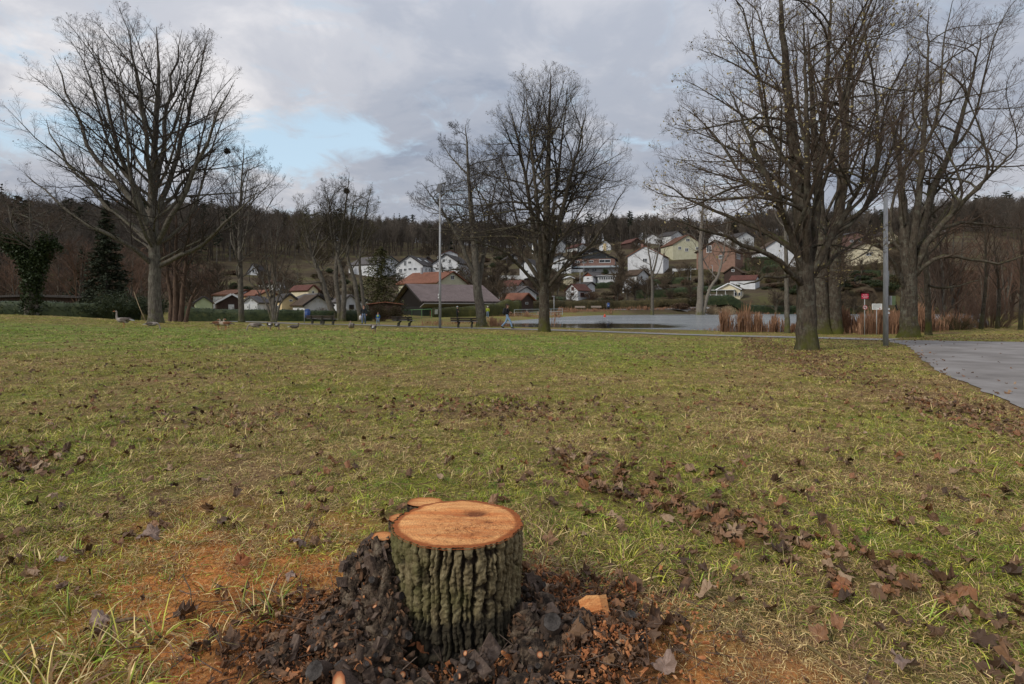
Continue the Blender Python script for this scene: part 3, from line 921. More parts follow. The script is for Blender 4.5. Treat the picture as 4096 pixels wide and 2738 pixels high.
    if not limb_mesh:
        vl, fl_ = tubes(LP, LR, 5); parts.append((vl, fl_))
    parts.append(tubes(Q2, R2, 4))
    parts.append(tubes(Q3, R3, 3))
    last = Q3
    if n4:
        Q4, R4 = children(Q3, R3, n4, 0.15, 45, 0.45, 0.16, up2 * 0.8, 0.06, K4 + 1, E, rg, 0.12, 0.9, tip=tipr * 0.8)
        parts.append(ribbons(Q4[:, 0], Q4[:, -1], np.maximum(R4[:, 0], tipr * 0.8), tipr * 0.55, rg)); last = Q4
    v, f = merge(parts)
    put('twigs', mk_mesh('twigs', v - o, f, [twig], False), root, kind='stuff')
    if seeds:
        ii = rg.integers(0, len(last), seeds)
        c = last[ii, -1] + rg.normal(0, 0.03, (seeds, 3))
        v, f = flakes(c, 0.045, rg)
        put('seed_clusters', mk_mesh('seed_clusters', v - o, [f], [seed_mat or SEED], False), root, kind='stuff')
    return root


def ribbons(a, b, r0, r1, rg):
    """Hair-thin end twigs: one slim tapering face each, turned every way."""
    d = b - a; w = np.cross(d, rg.normal(0, 1, d.shape)); w /= np.linalg.norm(w, axis=1, keepdims=True) + 1e-9
    V = np.stack([a - w * r0[:, None], a + w * r0[:, None], b + w * r1, b - w * r1], 1).reshape(-1, 3)
    return V, (np.arange(len(a)) * 4)[:, None] + np.arange(4)[None, :]


def flakes(c, size, rg, flat=0.0, aspect=0.55):
    """One small random quad at every centre."""
    n = len(c)
    a = rg.normal(0, 1, (n, 3)); a /= np.linalg.norm(a, axis=1, keepdims=True)
    b = np.cross(a, rg.normal(0, 1, (n, 3))); b /= np.linalg.norm(b, axis=1, keepdims=True) + 1e-9
    if flat: a[:, 2] *= 1 - flat; b[:, 2] *= 1 - flat
    s = size * rg.uniform(0.5, 1.3, (n, 1)) if np.isscalar(size) else size[:, None]
    a = a * s; b = b * s * aspect
    V = np.stack([c - a, c + b * 0.9, c + a, c - b * 0.9], 1).reshape(-1, 3)
    Fq = (np.arange(n) * 4)[:, None] + np.arange(4)[None, :]
    return V, Fq


# --- the big park trees
tree('maple_tree', 'tall spreading bare tree with straight grey trunk, on the lawn behind the upright goose', (355, 741, 34),
     [(625, 335, 375), (600, 230, 440), (570, 150, 510), (520, 70, 565), (450, 15, 600), (380, 5, 615), (300, 40, 575), (230, 110, 568), (150, 120, 530), (80, 220, 490), (15, 340, 380)],
     [[(355, 741), (355, 660), (354, 600), (349, 480), (352, 360, .3), (360, 250), (364, 150), (358, 62)]], 0.37, nlimb=34, limb_t=(0.2, 0.8), n2=14, n3=9, n4=8, seed=11,
     bark=BARK_GREY, twig=TWIG_DARK, out_mix=0.64, end_up=0.48, rise=(0.08, 0.85), seeds=2600, seed_mat=DEAD_LEAF,
     limbs=[[(360, 612), (400, 592), (445, 573), (490, 540, -1), (540, 492, -2), (600, 430, -2)], [(350, 608), (330, 590, -.5), (308, 565, -1), (240, 535, -2), (150, 485, -2.5), (60, 400, -2)],
            [(352, 560), (300, 520, 1), (230, 455, 2), (150, 370, 3), (100, 270, 3)], [(352, 500), (390, 450, 1), (450, 380, 1), (520, 300, 2)], [(354, 570), (332, 480, -1), (292, 390, -1.6), (252, 290, -2), (225, 170, -2), (222, 90, -2)], [(352, 520), (290, 450, .6), (215, 350, 1), (160, 240, 1.2), (130, 130, 1.2)],
            [(358, 560), (410, 470, -1), (458, 360, -1.6), (505, 250, -2), (545, 185, -2)], [(354, 500), (392, 400, 1), (425, 280, 1.6), (455, 170, 1.8), (478, 85, 1.8)], [(352, 460), (340, 350, -1.2), (322, 220, -1.8), (300, 90, -2), (290, 60, -2)], [(353, 450), (372, 330, 1.4), (392, 200, 2), (415, 70, 2.2)]])

tree('linden_tree', 'bare dome-crowned tree with steep fanning limbs, standing alone in front of the pond', (1247, 762, 36),
     [(690, 1230, 1262), (650, 1160, 1320), (600, 1050, 1410), (550, 985, 1450), (480, 1000, 1462), (400, 1050, 1455), (330, 1085, 1430), (280, 1113, 1385), (220, 1122, 1360), (180, 1150, 1310), (150, 1195, 1270)],
     [[(1247, 762), (1246, 700), (1245, 640), (1252, 540), (1254, 420), (1258, 300), (1262, 165)], [(1246, 665), (1226, 560, .4), (1212, 450, .8), (1190, 330, 1), (1165, 240, 1)],
      [(1247, 660), (1275, 540, -.5), (1300, 430, -1), (1328, 330, -1.2), (1345, 240, -1.2)], [(1247, 655), (1258, 560, 1.2), (1275, 430, 2), (1290, 300, 2.4), (1300, 200, 2.4)], [(1245, 660), (1238, 560, -1), (1228, 440, -2), (1215, 320, -2.5), (1205, 200, -2.6)]],
     0.36, nlimb=54, limb_t=(0.17, 0.8), n2=15, n3=9, n4=8, seed=23, bark=BARK_DARK, twig=TWIG_DARK, out_mix=0.56, end_up=0.42, rise=(0.0, 0.92), rbias=1.5, seeds=3200, tipr=0.0027,
     stem_r=[0.36, 0.2, 0.19, 0.17, 0.17],
     limbs=[[(1240, 668), (1195, 612, -.6), (1150, 575, -1.5), (1090, 552, -2.5), (1035, 548, -3)], [(1252, 662), (1290, 615, -.4), (1325, 590, -.8), (1385, 520, -2), (1430, 435, -2.5)],
            [(1242, 650), (1200, 590, 1), (1150, 520, 2), (1100, 450, 2), (1070, 400, 2)], [(1255, 655), (1300, 600, 1.5), (1360, 560, 2.5), (1420, 540, 3)]])

tree('linden_tree', 'big bare tree with mossy foot nearest to the camera, left of the grey lamp post', (1850, 803, 18),
     [(690, 1825, 1872), (650, 1770, 1905), (600, 1630, 1980), (550, 1520, 2050), (480, 1450, 2080), (400, 1450, 2095), (330, 1515, 2100), (250, 1520, 2090), (180, 1560, 2095), (100, 1585, 2080), (20, 1590, 2055), (-60, 1640, 2000), (-140, 1720, 1930)],
     [[(1850, 803), (1849, 740), (1846, 650), (1840, 560), (1832, 450), (1818, 330, .2), (1803, 200, .3), (1792, 60, .3), (1785, -90, .3)], [(1848, 640), (1868, 520, .3), (1880, 380, .6), (1890, 220, .8), (1902, 60, .9), (1908, -90, .9)],
      [(1846, 640), (1810, 530, -.3), (1765, 420, -.6), (1715, 310, -.9), (1670, 200, -1)], [(1852, 640), (1905, 545, -.4), (1965, 440, -.8), (2030, 340, -1)], [(1848, 620), (1850, 500, -.8), (1850, 350, -1.4), (1845, 200, -1.7), (1840, 30, -1.8)]],
     0.31, nlimb=50, limb_t=(0.18, 0.85), n2=13, n3=9, n4=7, seed=37, bark=BARK_DARK, twig=TWIG_BROWN, out_mix=0.58, end_up=0.36, rise=(0.0, 0.85), rbias=1.7, seeds=4200, stem_r=[0.31, 0.15, 0.14, 0.13, 0.13], tipr=0.0028,
     limbs=[[(1846, 662), (1823, 630, -.3), (1754, 580, -.8), (1671, 543, -1.2), (1600, 522, -1.4), (1535, 505, -1.5)], [(1820, 628, -.3), (1780, 640, -.5), (1745, 630, -.8), (1728, 655, -1), (1690, 648, -1.1)],
            [(1846, 600), (1790, 545, .8), (1700, 510, 1.2), (1600, 470, 1.5), (1510, 420, 1.5)], [(1855, 640), (1900, 600, .4), (1950, 560, .8), (2010, 520, 1)]])

tree('linden_tree', 'bare double-trunked tree at the pond edge, just behind the tree with the mossy foot', (1897, 766, 36),
     [(690, 1860, 1930), (650, 1830, 1965), (550, 1760, 2040), (400, 1720, 2080), (200, 1740, 2060), (50, 1780, 2020), (-30, 1840, 1960)],
     [[(1886, 766), (1882, 700), (1880, 650), (1884, 560), (1874, 420, .5), (1862, 250, .8), (1850, 60, .9)], [(1912, 766), (1909, 700), (1908, 650), (1916, 540), (1930, 400, -.5), (1942, 220, -.8), (1950, 60, -.8)]],
     0.5, nlimb=30, limb_t=(0.3, 0.95), n2=9, n3=7, n4=6, seed=41, bark=BARK_DARK, twig=TWIG_BROWN, out_mix=0.4, end_up=0.5, rise=(0.05, 0.9), stem_r=[0.46, 0.48], tipr=0.005)

tree('linden_tree', 'thick mossy tree with broken upright top and long crooked limb reaching over the road', (2083, 772, 30),
     [(650, 2000, 2190), (580, 1975, 2370), (450, 1965, 2450), (350, 1985, 2450), (250, 2040, 2430), (150, 2100, 2400), (50, 2120, 2350), (-20, 2160, 2280)],
     [[(2083, 772), (2082, 700), (2084, 640), (2074, 560), (2070, 470), (2062, 390), (2050, 300)], [(2086, 655), (2104, 560, .4), (2135, 440, .6), (2185, 330, .8), (2225, 200, .9), (2250, 70, .9)],
      [(2088, 650), (2094, 540, -.6), (2108, 420, -1), (2118, 300, -1.3), (2125, 160, -1.4), (2128, 20, -1.4)], [(2090, 640), (2120, 560, -.5), (2190, 480, -1), (2270, 400, -1.4), (2340, 330, -1.5)]],
     0.42, nlimb=40, limb_t=(0.32, 0.97), n2=11, n3=8, n4=7, seed=53, bark=BARK_DARK, twig=TWIG_BROWN, out_mix=0.5, end_up=0.45, rise=(0.05, 0.85), stem_r=[0.44, 0.24, 0.2, 0.2], tipr=0.004,
     limbs=[[(2092, 640), (2102, 618, -.2), (2127, 593, -.5), (2168, 578, -.9), (2214, 599, -1.2), (2248, 591, -1.4), (2289, 612, -1.6), (2314, 610, -1.7), (2345, 585, -1.8), (2400, 545, -2)],
            [(2076, 668), (2055, 625, -.3), (2035, 585, -.6), (2018, 555, -.9), (1992, 548, -1), (1985, 590, -1.1), (1960, 600, -1.2), (1925, 603, -1.2)],
            [(2098, 570), (2150, 522, .4), (2205, 506, .7), (2270, 520, 1), (2360, 528, 1.1)], [(2050, 305), (2040, 285), (2030, 272), (2008, 264)],
            [(2128, 655, 2), (2160, 662, 2), (2200, 655, 2), (2250, 640, 2)]])

tree('park_tree', 'slim dark upright tree with mossy foot, right of the tree with the crooked limb', (2128, 768, 33),
     [(600, 2090, 2170), (500, 2060, 2230), (400, 2060, 2240), (300, 2090, 2220)],
     [[(2128, 768), (2126, 690), (2122, 620), (2120, 540), (2128, 430), (2140, 320)]], 0.17, nlimb=14, limb_t=(0.4, 0.95), n2=7, n3=6, n4=3, seed=59, bark=BARK_DARK, twig=TWIG_BROWN, tipr=0.004)

tree('park_tree', 'thin straight tree in the reeds between the pond and the mossy-footed tree', (1803, 764, 38),
     [(520, 1770, 1840), (430, 1740, 1860), (330, 1750, 1860), (260, 1780, 1830)],
     [[(1804, 764), (1803, 700), (1801, 600), (1799, 500), (1800, 400), (1804, 270)]], 0.17, nlimb=14, limb_t=(0.45, 0.95), n2=7, n3=6, n4=3, seed=61, bark=BARK_GREY, twig=TWIG_DARK, tipr=0.005)

tree('pollard_tree', 'gnarled thick tree with drooping mossy limb, behind the long bench by the pond', (1103, 747, 48),
     [(650, 1060, 1150), (600, 970, 1165), (540, 940, 1175), (470, 925, 1180), (400, 935, 1180), (340, 990, 1180), (300, 1005, 1150), (280, 1040, 1100)],
     [[(1104, 747), (1098, 690), (1092, 655), (1088, 580), (1080, 480), (1073, 400), (1070, 340), (1066, 285)], [(1095, 660), (1106, 600, .5), (1120, 500, 1), (1140, 400, 1.2)], [(1090, 640), (1050, 545, -.6), (1005, 470, -1), (965, 420, -1.2)]],
     0.42, nlimb=34, limb_t=(0.34, 0.96), n2=13, n3=9, n4=7, seed=67, bark=BARK_GREY, twig=TWIG_DARK, out_mix=0.6, end_up=0.5, rise=(0.05, 0.6), stem_r=[0.43, 0.22, 0.2], tipr=0.0055,
     limbs=[[(1090, 656), (1067, 634, -.3), (1054, 610, -.6), (1035, 621, -.9), (1014, 626, -1.1), (998, 610, -1.3), (976, 607, -1.5)], [(1014, 625, -1.1), (1010, 600, -1.2), (1003, 580, -1.3), (990, 560, -1.4)],
            [(1072, 400), (1050, 380), (1025, 350, .5), (1010, 320, .8)]])

tree('park_tree', 'slender tall bare tree in front of the dark hedge, left of the blue bin', (552, 739, 54),
     [(600, 490, 610), (540, 465, 680), (480, 480, 690), (420, 490, 665), (360, 525, 645), (320, 560, 630)],
     [[(553, 739), (551, 640), (548, 540), (552, 440), (560, 330)]], 0.28, nlimb=26, limb_t=(0.25, 0.95), n2=9, n3=7, n4=6, seed=71, bark=BARK_GREY, twig=TWIG_DARK, out_mix=0.6, end_up=0.45, tipr=0.006,
     limbs=[[(551, 648), (541, 625, -.4), (540, 610, -.5), (560, 592, -.6), (580, 575, -.8)]])

tree('park_tree', 'low many-stemmed bare tree splitting at knee height, in front of the hedge', (625, 736, 55),
     [(700, 600, 650), (640, 560, 690), (580, 565, 700), (500, 590, 690), (440, 610, 670)],
     [[(625, 736), (622, 700), (600, 640), (575, 590)], [(627, 736), (625, 700), (614, 630), (605, 560), (600, 520)], [(626, 736), (627, 695), (630, 620), (634, 540), (640, 470)], [(628, 736), (632, 700), (650, 640), (668, 590)], [(630, 736), (640, 700), (665, 660), (690, 630)], [(624, 736), (612, 700), (585, 660), (566, 640)]],
     0.16, nlimb=26, limb_t=(0.35, 0.97), n2=7, n3=6, n4=3, seed=73, bark=BARK_GREY, twig=TWIG_BROWN, stem_r=[.16, .14, .16, .14, .12, .12], tipr=0.006)

tree('park_tree', 'left-leaning bare tree with long horizontal mossy limb, behind the two benches', (767, 736, 64),
     [(640, 690, 790), (580, 660, 800), (500, 655, 810), (440, 680, 800), (400, 720, 790)],
     [[(768, 736), (762, 715), (751, 687), (742, 655), (732, 626), (719, 598), (711, 573), (700, 520), (690, 470)]], 0.36, nlimb=20, limb_t=(0.4, 0.97), n2=9, n3=7, n4=6, seed=79, bark=BARK_GREY, twig=TWIG_OLIVE, tipr=0.007,
     limbs=[[(740, 648), (728, 645, -.5), (713, 650, -1), (690, 652, -1.4), (660, 640, -1.8), (630, 628, -2)], [(715, 590), (735, 530), (760, 470), (770, 420)]])
tree('park_tree', 'bare tree forking low in two mossy trunks, with a ball-shaped nest, behind the benches', (781, 736, 64),
     [(640, 740, 820), (560, 715, 850), (480, 715, 865), (420, 740, 860), (388, 775, 830)],
     [[(779, 736), (776, 687), (769, 649), (770, 600), (785, 520), (795, 450), (800, 395)], [(785, 736), (788, 687), (789, 649), (782, 623), (773, 592), (765, 520), (750, 450)]], 0.34, nlimb=26, limb_t=(0.4, 0.97), n2=9, n3=7, n4=6, seed=83, bark=BARK_GREY, twig=TWIG_DARK, stem_r=[.32, .34], tipr=0.007)
tree('park_tree', 'bare tree with two close upright trunks right behind the man in the dark jacket', (829, 736, 64),
     [(640, 800, 870), (560, 770, 890), (480, 780, 880), (420, 800, 865)],
     [[(828, 736), (818, 687), (814, 649), (805, 621), (796, 592), (800, 520), (815, 440)], [(834, 736), (833, 699), (828, 655), (824, 617), (824, 585), (835, 500), (850, 430)]], 0.28, nlimb=20, limb_t=(0.4, 0.97), n2=9, n3=7, n4=6, seed=89, bark=BARK_GREY, twig=TWIG_OLIVE, stem_r=[.3, .22], tipr=0.007)

tree('park_tree', 'clump of brown leaning trunks right behind the tall spreading tree on the left lawn', (408, 738, 41),
     [(640, 360, 470), (560, 340, 500), (480, 350, 500), (420, 380, 470)],
     [[(392, 738), (394, 690), (385, 640), (375, 560), (365, 500)], [(402, 738), (404, 680), (402, 600), (405, 520), (400, 450)], [(414, 738), (418, 680), (425, 610), (435, 520), (440, 450)], [(424, 738), (436, 690), (455, 650), (475, 620)]],
     0.22, nlimb=24, limb_t=(0.3, 0.97), n2=8, n3=6, n4=3, seed=97, bark=mat('bark_brown', [(0.35, (0.045, 0.03, 0.022)), (0.65, (0.13, 0.085, 0.06))], scale=9, rough=0.95, coords='World', bump=0.6, stretch=(1, 1, 0.25)), twig=TWIG_DARK, stem_r=[.2, .24, .2, .15], tipr=0.006)

tree('ash_tree', 'pale grey trunk with lopped leaning fork, on the far shore of the pond', (1602, 709, 119),
     [(650, 1570, 1690), (560, 1555, 1690), (500, 1565, 1685), (440, 1585, 1660), (400, 1600, 1640)],
     [[(1602, 709), (1606, 640), (1605, 560), (1610, 480), (1616, 400)], [(1608, 690), (1625, 662), (1645, 635), (1656, 590), (1664, 540), (1668, 500)]], 0.72, nlimb=16, limb_t=(0.35, 0.95), n2=7, n3=6, n4=2, seed=101, bark=BARK_PALE, twig=TWIG_BROWN, stem_r=[.75, .42], tipr=0.012)
tree('ash_tree', 'small twisted bare tree at the far hedge, left of the pale lopped trunk', (1494, 709, 120),
     [(640, 1475, 1520), (600, 1440, 1550), (540, 1425, 1560), (500, 1440, 1545), (470, 1470, 1530)],
     [[(1494, 709), (1495, 680), (1494, 640), (1490, 600), (1483, 560), (1478, 520)], [(1494, 635), (1503, 600), (1512, 560), (1520, 520)]], 0.36, nlimb=14, limb_t=(0.4, 0.95), n2=7, n3=5, n4=2, seed=103, bark=BARK_GREY, twig=TWIG_BROWN, out_mix=0.7, tipr=0.012,
     limbs=[[(1492, 630), (1475, 618), (1455, 612), (1445, 600)]])
# ------------------------------------------------------------------ the stump
def simple_attr_mat(name, build):
    m = bpy.data.materials.new(name); m.use_nodes = True
    nt = m.node_tree; nt.nodes.clear()
    out = nt.nodes.new('ShaderNodeOutputMaterial'); b = nt.nodes.new('ShaderNodeBsdfPrincipled'); nt.links.new(b.outputs[0], out.inputs[0])
    b.inputs['Specular IOR Level'].default_value = 0.2
    build(nt, nt.nodes.new, nt.links.new, b)
    MATS[name] = m
    return m


def _ramp(nt, f, stops):
    n = nt.nodes.new('ShaderNodeValToRGB'); nt.links.new(f, n.inputs[0]); e = n.color_ramp.elements
    while len(e) < len(stops): e.new(0.5)
    for i, (p, c) in enumerate(stops): e[i].position = p; e[i].color = (*c, 1) if isinstance(c, tuple) else (c, c, c, 1)
    return n.outputs[0]


def _noise(nt, vec, s, d=6, r=0.62, dist=0.0, stretch=None):
    if stretch:
        mp = nt.nodes.new('ShaderNodeMapping'); nt.links.new(vec, mp.inputs[0]); mp.inputs['Scale'].default_value = stretch; vec = mp.outputs[0]
    n = nt.nodes.new('ShaderNodeTexNoise'); nt.links.new(vec, n.inputs['Vector']); n.inputs['Scale'].default_value = s
    n.inputs['Detail'].default_value = d; n.inputs['Roughness'].default_value = r; n.inputs['Distortion'].default_value = dist
    return n.outputs['Fac']


def _mixc(nt, f, a, b, mode='MIX'):
    n = nt.nodes.new('ShaderNodeMix'); n.data_type = 'RGBA'; n.blend_type = mode
    if isinstance(f, (int, float)): n.inputs[0].default_value = f
    else: nt.links.new(f, n.inputs[0])
    for i, v in ((6, a), (7, b)):
        if isinstance(v, tuple): n.inputs[i].default_value = (*v, 1)
        else: nt.links.new(v, n.inputs[i])
    return n.outputs[2]


def _b_bark(nt, N, L, b):
    t = N('ShaderNodeTexCoord'); o = t.outputs['Object']
    vc = N('ShaderNodeVertexColor'); vc.layer_name = 'tint'; sp = N('ShaderNodeSeparateColor'); L(vc.outputs[0], sp.inputs[0])
    n1 = _noise(nt, o, 42, 7, 0.7, 0.4, (1, 1, 0.45)); n2 = _noise(nt, o, 7, 6); n3 = _noise(nt, o, 90, 5)
    plate = _ramp(nt, n1, [(0.3, (0.098, 0.072, 0.038)), (0.5, (0.205, 0.160, 0.085)), (0.7, (0.33, 0.275, 0.16))])
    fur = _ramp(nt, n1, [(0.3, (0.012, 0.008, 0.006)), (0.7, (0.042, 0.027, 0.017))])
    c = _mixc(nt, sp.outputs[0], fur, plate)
    # algae on the side that faces away from the afternoon sun, as the tree grew it
    s = N('ShaderNodeSeparateXYZ'); L(o, s.inputs[0])
    side = N('ShaderNodeMapRange'); L(s.outputs[0], side.inputs[0]); side.inputs[1].default_value = 0.16; side.inputs[2].default_value = -0.12; side.inputs[3].default_value = -0.12; side.inputs[4].default_value = 0.06
    ad = N('ShaderNodeMath'); ad.operation = 'ADD'; L(side.outputs[0], ad.inputs[0]); L(n2, ad.inputs[1])
    c = _mixc(nt, _ramp(nt, ad.outputs[0], [(0.44, 0.0), (0.72, 0.75)]), c, _ramp(nt, n3, [(0.3, (0.052, 0.055, 0.014)), (0.7, (0.15, 0.155, 0.045))]))
    # black foot: bark goes darker towards the bottom
    low_dark = N('ShaderNodeMapRange'); L(s.outputs[2], low_dark.inputs[0]); low_dark.inputs[1].default_value = 0.17; low_dark.inputs[2].default_value = 0.03
    w2 = N('ShaderNodeMath'); w2.operation = 'MULTIPLY_ADD'; L(n2, w2.inputs[0]); w2.inputs[1].default_value = 1.2; L(low_dark.outputs[0], w2.inputs[2])
    c = _mixc(nt, _ramp(nt, w2.outputs[0], [(0.85, 0.0), (1.25, 0.85)]), c, (0.018, 0.015, 0.012))
    L(c, b.inputs['Base Color']); b.inputs['Roughness'].default_value = 0.85
    bp = N('ShaderNodeBump'); bp.inputs['Strength'].default_value = 1.0; bp.inputs['Distance'].default_value = 0.014; L(n1, bp.inputs['Height']); L(bp.outputs[0], b.inputs['Normal'])


def _b_cut(nt, N, L, b):
    t = N('ShaderNodeTexCoord'); o = t.outputs['Object']
    vc = N('ShaderNodeVertexColor'); vc.layer_name = 'tint'; sp = N('ShaderNodeSeparateColor'); L(vc.outputs[0], sp.inputs[0])
    # growth rings round an off-centre pith
    mp = N('ShaderNodeMapping'); L(o, mp.inputs[0]); mp.inputs['Location'].default_value = (-0.03, 0.05, 0)
    ln = N('ShaderNodeVectorMath'); ln.operation = 'LENGTH'
    fl = N('ShaderNodeVectorMath'); fl.operation = 'MULTIPLY'; L(mp.outputs[0], fl.inputs[0]); fl.inputs[1].default_value = (1, 1, 0); L(fl.outputs[0], ln.inputs[0])
    n0 = _noise(nt, o, 6, 4)
    rr = N('ShaderNodeMath'); rr.operation = 'MULTIPLY_ADD'; L(n0, rr.inputs[0]); rr.inputs[1].default_value = 0.03; L(ln.outputs['Value'], rr.inputs[2])
    sn = N('ShaderNodeMath'); sn.operation = 'SINE'; ml = N('ShaderNodeMath'); ml.operation = 'MULTIPLY'; L(rr.outputs[0], ml.inputs[0]); ml.inputs[1].default_value = 620; L(ml.outputs[0], sn.inputs[0])
    big = _noise(nt, o, 4.2, 6, 0.6, 0.3, (0.7, 1.7, 1)); saw = _noise(nt, o, 11, 6, 0.7, 0.2, (0.35, 2.6, 1)); fine = _noise(nt, o, 160, 4, 0.7)
    c = _ramp(nt, big, [(0.3, (0.40, 0.115, 0.032)), (0.48, (0.58, 0.205, 0.062)), (0.62, (0.70, 0.31, 0.11)), (0.8, (0.80, 0.46, 0.21))])
    c = _mixc(nt, _ramp(nt, saw, [(0.40, 0.0), (0.66, 0.75)]), c, (0.82, 0.47, 0.185))
    c = _mixc(nt, _ramp(nt, sn.outputs[0], [(0.35, 0.0), (1.0, 0.30)]), c, (0.34, 0.12, 0.045))
    c = _mixc(nt, _ramp(nt, fine, [(0.50, 0.0), (0.66, 0.7)]), c, (0.28, 0.10, 0.038))
    # the fresh inner bark is deep orange, and two knots are dark
    c = _mixc(nt, sp.outputs[0], c, _ramp(nt, fine, [(0.3, (0.20, 0.052, 0.014)), (0.7, (0.36, 0.115, 0.034))]))
    c = _mixc(nt, sp.outputs[1], c, (0.13, 0.040, 0.015))
    L(c, b.inputs['Base Color']); b.inputs['Roughness'].default_value = 0.8
    bp = N('ShaderNodeBump'); bp.inputs['Strength'].default_value = 0.9; bp.inputs['Distance'].default_value = 0.006; L(saw, bp.inputs['Height']); L(bp.outputs[0], b.inputs['Normal'])


def _b_end(nt, N, L, b):
    """Cut end of a shoot: ring of bark, orange cambium, pale heart with a dark pith."""
    t = N('ShaderNodeTexCoord'); o = t.outputs['Object']
    vc = N('ShaderNodeVertexColor'); vc.layer_name = 'tint'; sp = N('ShaderNodeSeparateColor'); L(vc.outputs[0], sp.inputs[0])
    oi = N('ShaderNodeObjectInfo')
    r = _ramp(nt, sp.outputs[0], [(0.0, (0.20, 0.07, 0.03)), (0.14, (0.60, 0.36, 0.20)), (0.5, (0.52, 0.27, 0.13)), (0.72, (0.38, 0.13, 0.05)), (0.95, (0.16, 0.06, 0.03))])
    old = _ramp(nt, sp.outputs[0], [(0.0, (0.04, 0.035, 0.03)), (0.5, (0.10, 0.088, 0.08)), (0.95, (0.05, 0.04, 0.033))])
    gt = N('ShaderNodeMath'); gt.operation = 'GREATER_THAN'; L(oi.outputs['Random'], gt.inputs[0]); gt.inputs[1].default_value = 0.62
    c = _mixc(nt, gt.outputs[0], r, old)
    n = _noise(nt, o, 60, 4); c = _mixc(nt, _ramp(nt, n, [(0.45, 0.0), (0.7, 0.5)]), c, (0.10, 0.05, 0.03))
    L(c, b.inputs['Base Color']); b.inputs['Roughness'].default_value = 0.8


OLD_END = mat('old_cut', [(0.35, (0.022, 0.018, 0.015)), (0.55, (0.075, 0.064, 0.056)), (0.7, (0.13, 0.115, 0.10))], scale=1.6, rough=0.8, bump=0.6, bump_scale=7)
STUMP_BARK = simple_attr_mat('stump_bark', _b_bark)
STUMP_CUT = simple_attr_mat('stump_cut', _b_cut)
SHOOT_END = simple_attr_mat('shoot_end', _b_end)
BURL = mat('burl_bark', [(0.36, (0.014, 0.009, 0.006)), (0.46, (0.052, 0.035, 0.023)), (0.54, (0.125, 0.088, 0.058)), (0.62, (0.20, 0.155, 0.11)), (0.72, (0.14, 0.13, 0.05))], scale=20, rough=0.85, bump=1.0, bump_scale=90, detail=8)
SHOOT_BARK = mat('shoot_bark', [(0.3, (0.035, 0.024, 0.018)), (0.55, (0.095, 0.065, 0.048)), (0.72, (0.16, 0.12, 0.095))], scale=22, rough=0.8, bump=0.5, bump_scale=70, random_val=0.45)
CHIP = mat('wood_chip', [(0.32, (0.13, 0.048, 0.02)), (0.45, (0.30, 0.11, 0.04)), (0.56, (0.46, 0.19, 0.075)), (0.70, (0.66, 0.37, 0.18))], scale=14, rough=0.85, coords='World')
DARKBARK = mat('bark_crumb', [(0.35, (0.022, 0.014, 0.009)), (0.5, (0.085, 0.050, 0.030)), (0.62, (0.19, 0.10, 0.052)), (0.72, (0.27, 0.16, 0.095))], scale=18, rough=0.9, coords='World')


def icos(sub=3):
    import bmesh
    bm = bmesh.new(); bmesh.ops.create_icosphere(bm, subdivisions=sub, radius=1.0)
    V = np.array([v.co for v in bm.verts]); Fi = np.array([[v.index for v in f.verts] for f in bm.faces]); bm.free()
    return V, Fi


def lump_mesh(name, r, seed, m, sub=4, amp=0.35, freq=2.4):
    V, Fi = icos(sub)
    n = fbm(V[:, 0] * freq + 30 + seed, V[:, 1] * freq + V[:, 2] * 1.7 * freq + 30, seed, 4) - 0.5
    n2 = fbm(V[:, 2] * freq * 2 + 20, V[:, 0] * freq * 2 - V[:, 1] * 3 + 40, seed + 3, 4) - 0.5
    n3 = fbm(V[:, 0] * 11 + V[:, 2] * 7 + 60, V[:, 1] * 11 - V[:, 2] * 6 + 60, seed + 5, 3) - 0.5
    pit = np.clip((vnoise(V[:, 0] * 3.4 + V[:, 1] * 2 + 40, V[:, 2] * 3.4 + 40, seed + 8) - 0.72) * 5, 0, 1)
    V = V * (1 + amp * 1.6 * n + amp * 0.9 * n2 + 0.30 * n3 - 0.22 * pit)[:, None] * np.array(r)[None, :]
    return mk_mesh(name, V, [Fi], [m], True)


def shoot_meshes():
    """Variants of short sawn shoots: bark stub and its cut end."""
    out = []
    rg = np.random.default_rng(5)
    for k in range(6):
        K, M = 4, 10
        Ln = 1.0; P = np.zeros((K, 3)); P[:, 2] = np.linspace(-0.4, Ln, K); P[:, 0] = rg.normal(0, 0.05) * np.linspace(0, 1, K) ** 2
        R = np.linspace(1.35, 1.0, K) * 0.5
        V, Fq = tubes(P[None], R[None], M)
        V = V * (1 + rg.normal(0, 0.035, (len(V), 1)) * np.array([1, 1, 0]))
        tilt = rg.normal(0, 0.22, 2)
        top = V[-M:]; top[:, 2] += top[:, 0] * tilt[0] + top[:, 1] * tilt[1]; V[-M:] = top
        stub = mk_mesh('shoot_stub', V, [Fq], [SHOOT_BARK], True)
        c = top.mean(0); rings = [c[None]]
        cols = [[0, 0, 0]]
        for s in (0.35, 0.7, 0.97): rings.append(c + (top - c) * s + np.array([0, 0, 0.012])); cols += [[s, s, s]] * M
        EV = np.concatenate(rings)
        ft = np.array([[0, 1 + i, 1 + (i + 1) % M] for i in range(M)])
        fq = np.array([[1 + a * M + i, 1 + (a + 1) * M + i, 1 + (a + 1) * M + (i + 1) % M, 1 + a * M + (i + 1) % M] for a in range(2) for i in range(M)])
        end = mk_mesh('cut_end', EV, [ft, fq], [SHOOT_END], False, cols=np.array(cols))
        out.append((stub, end))
    return out


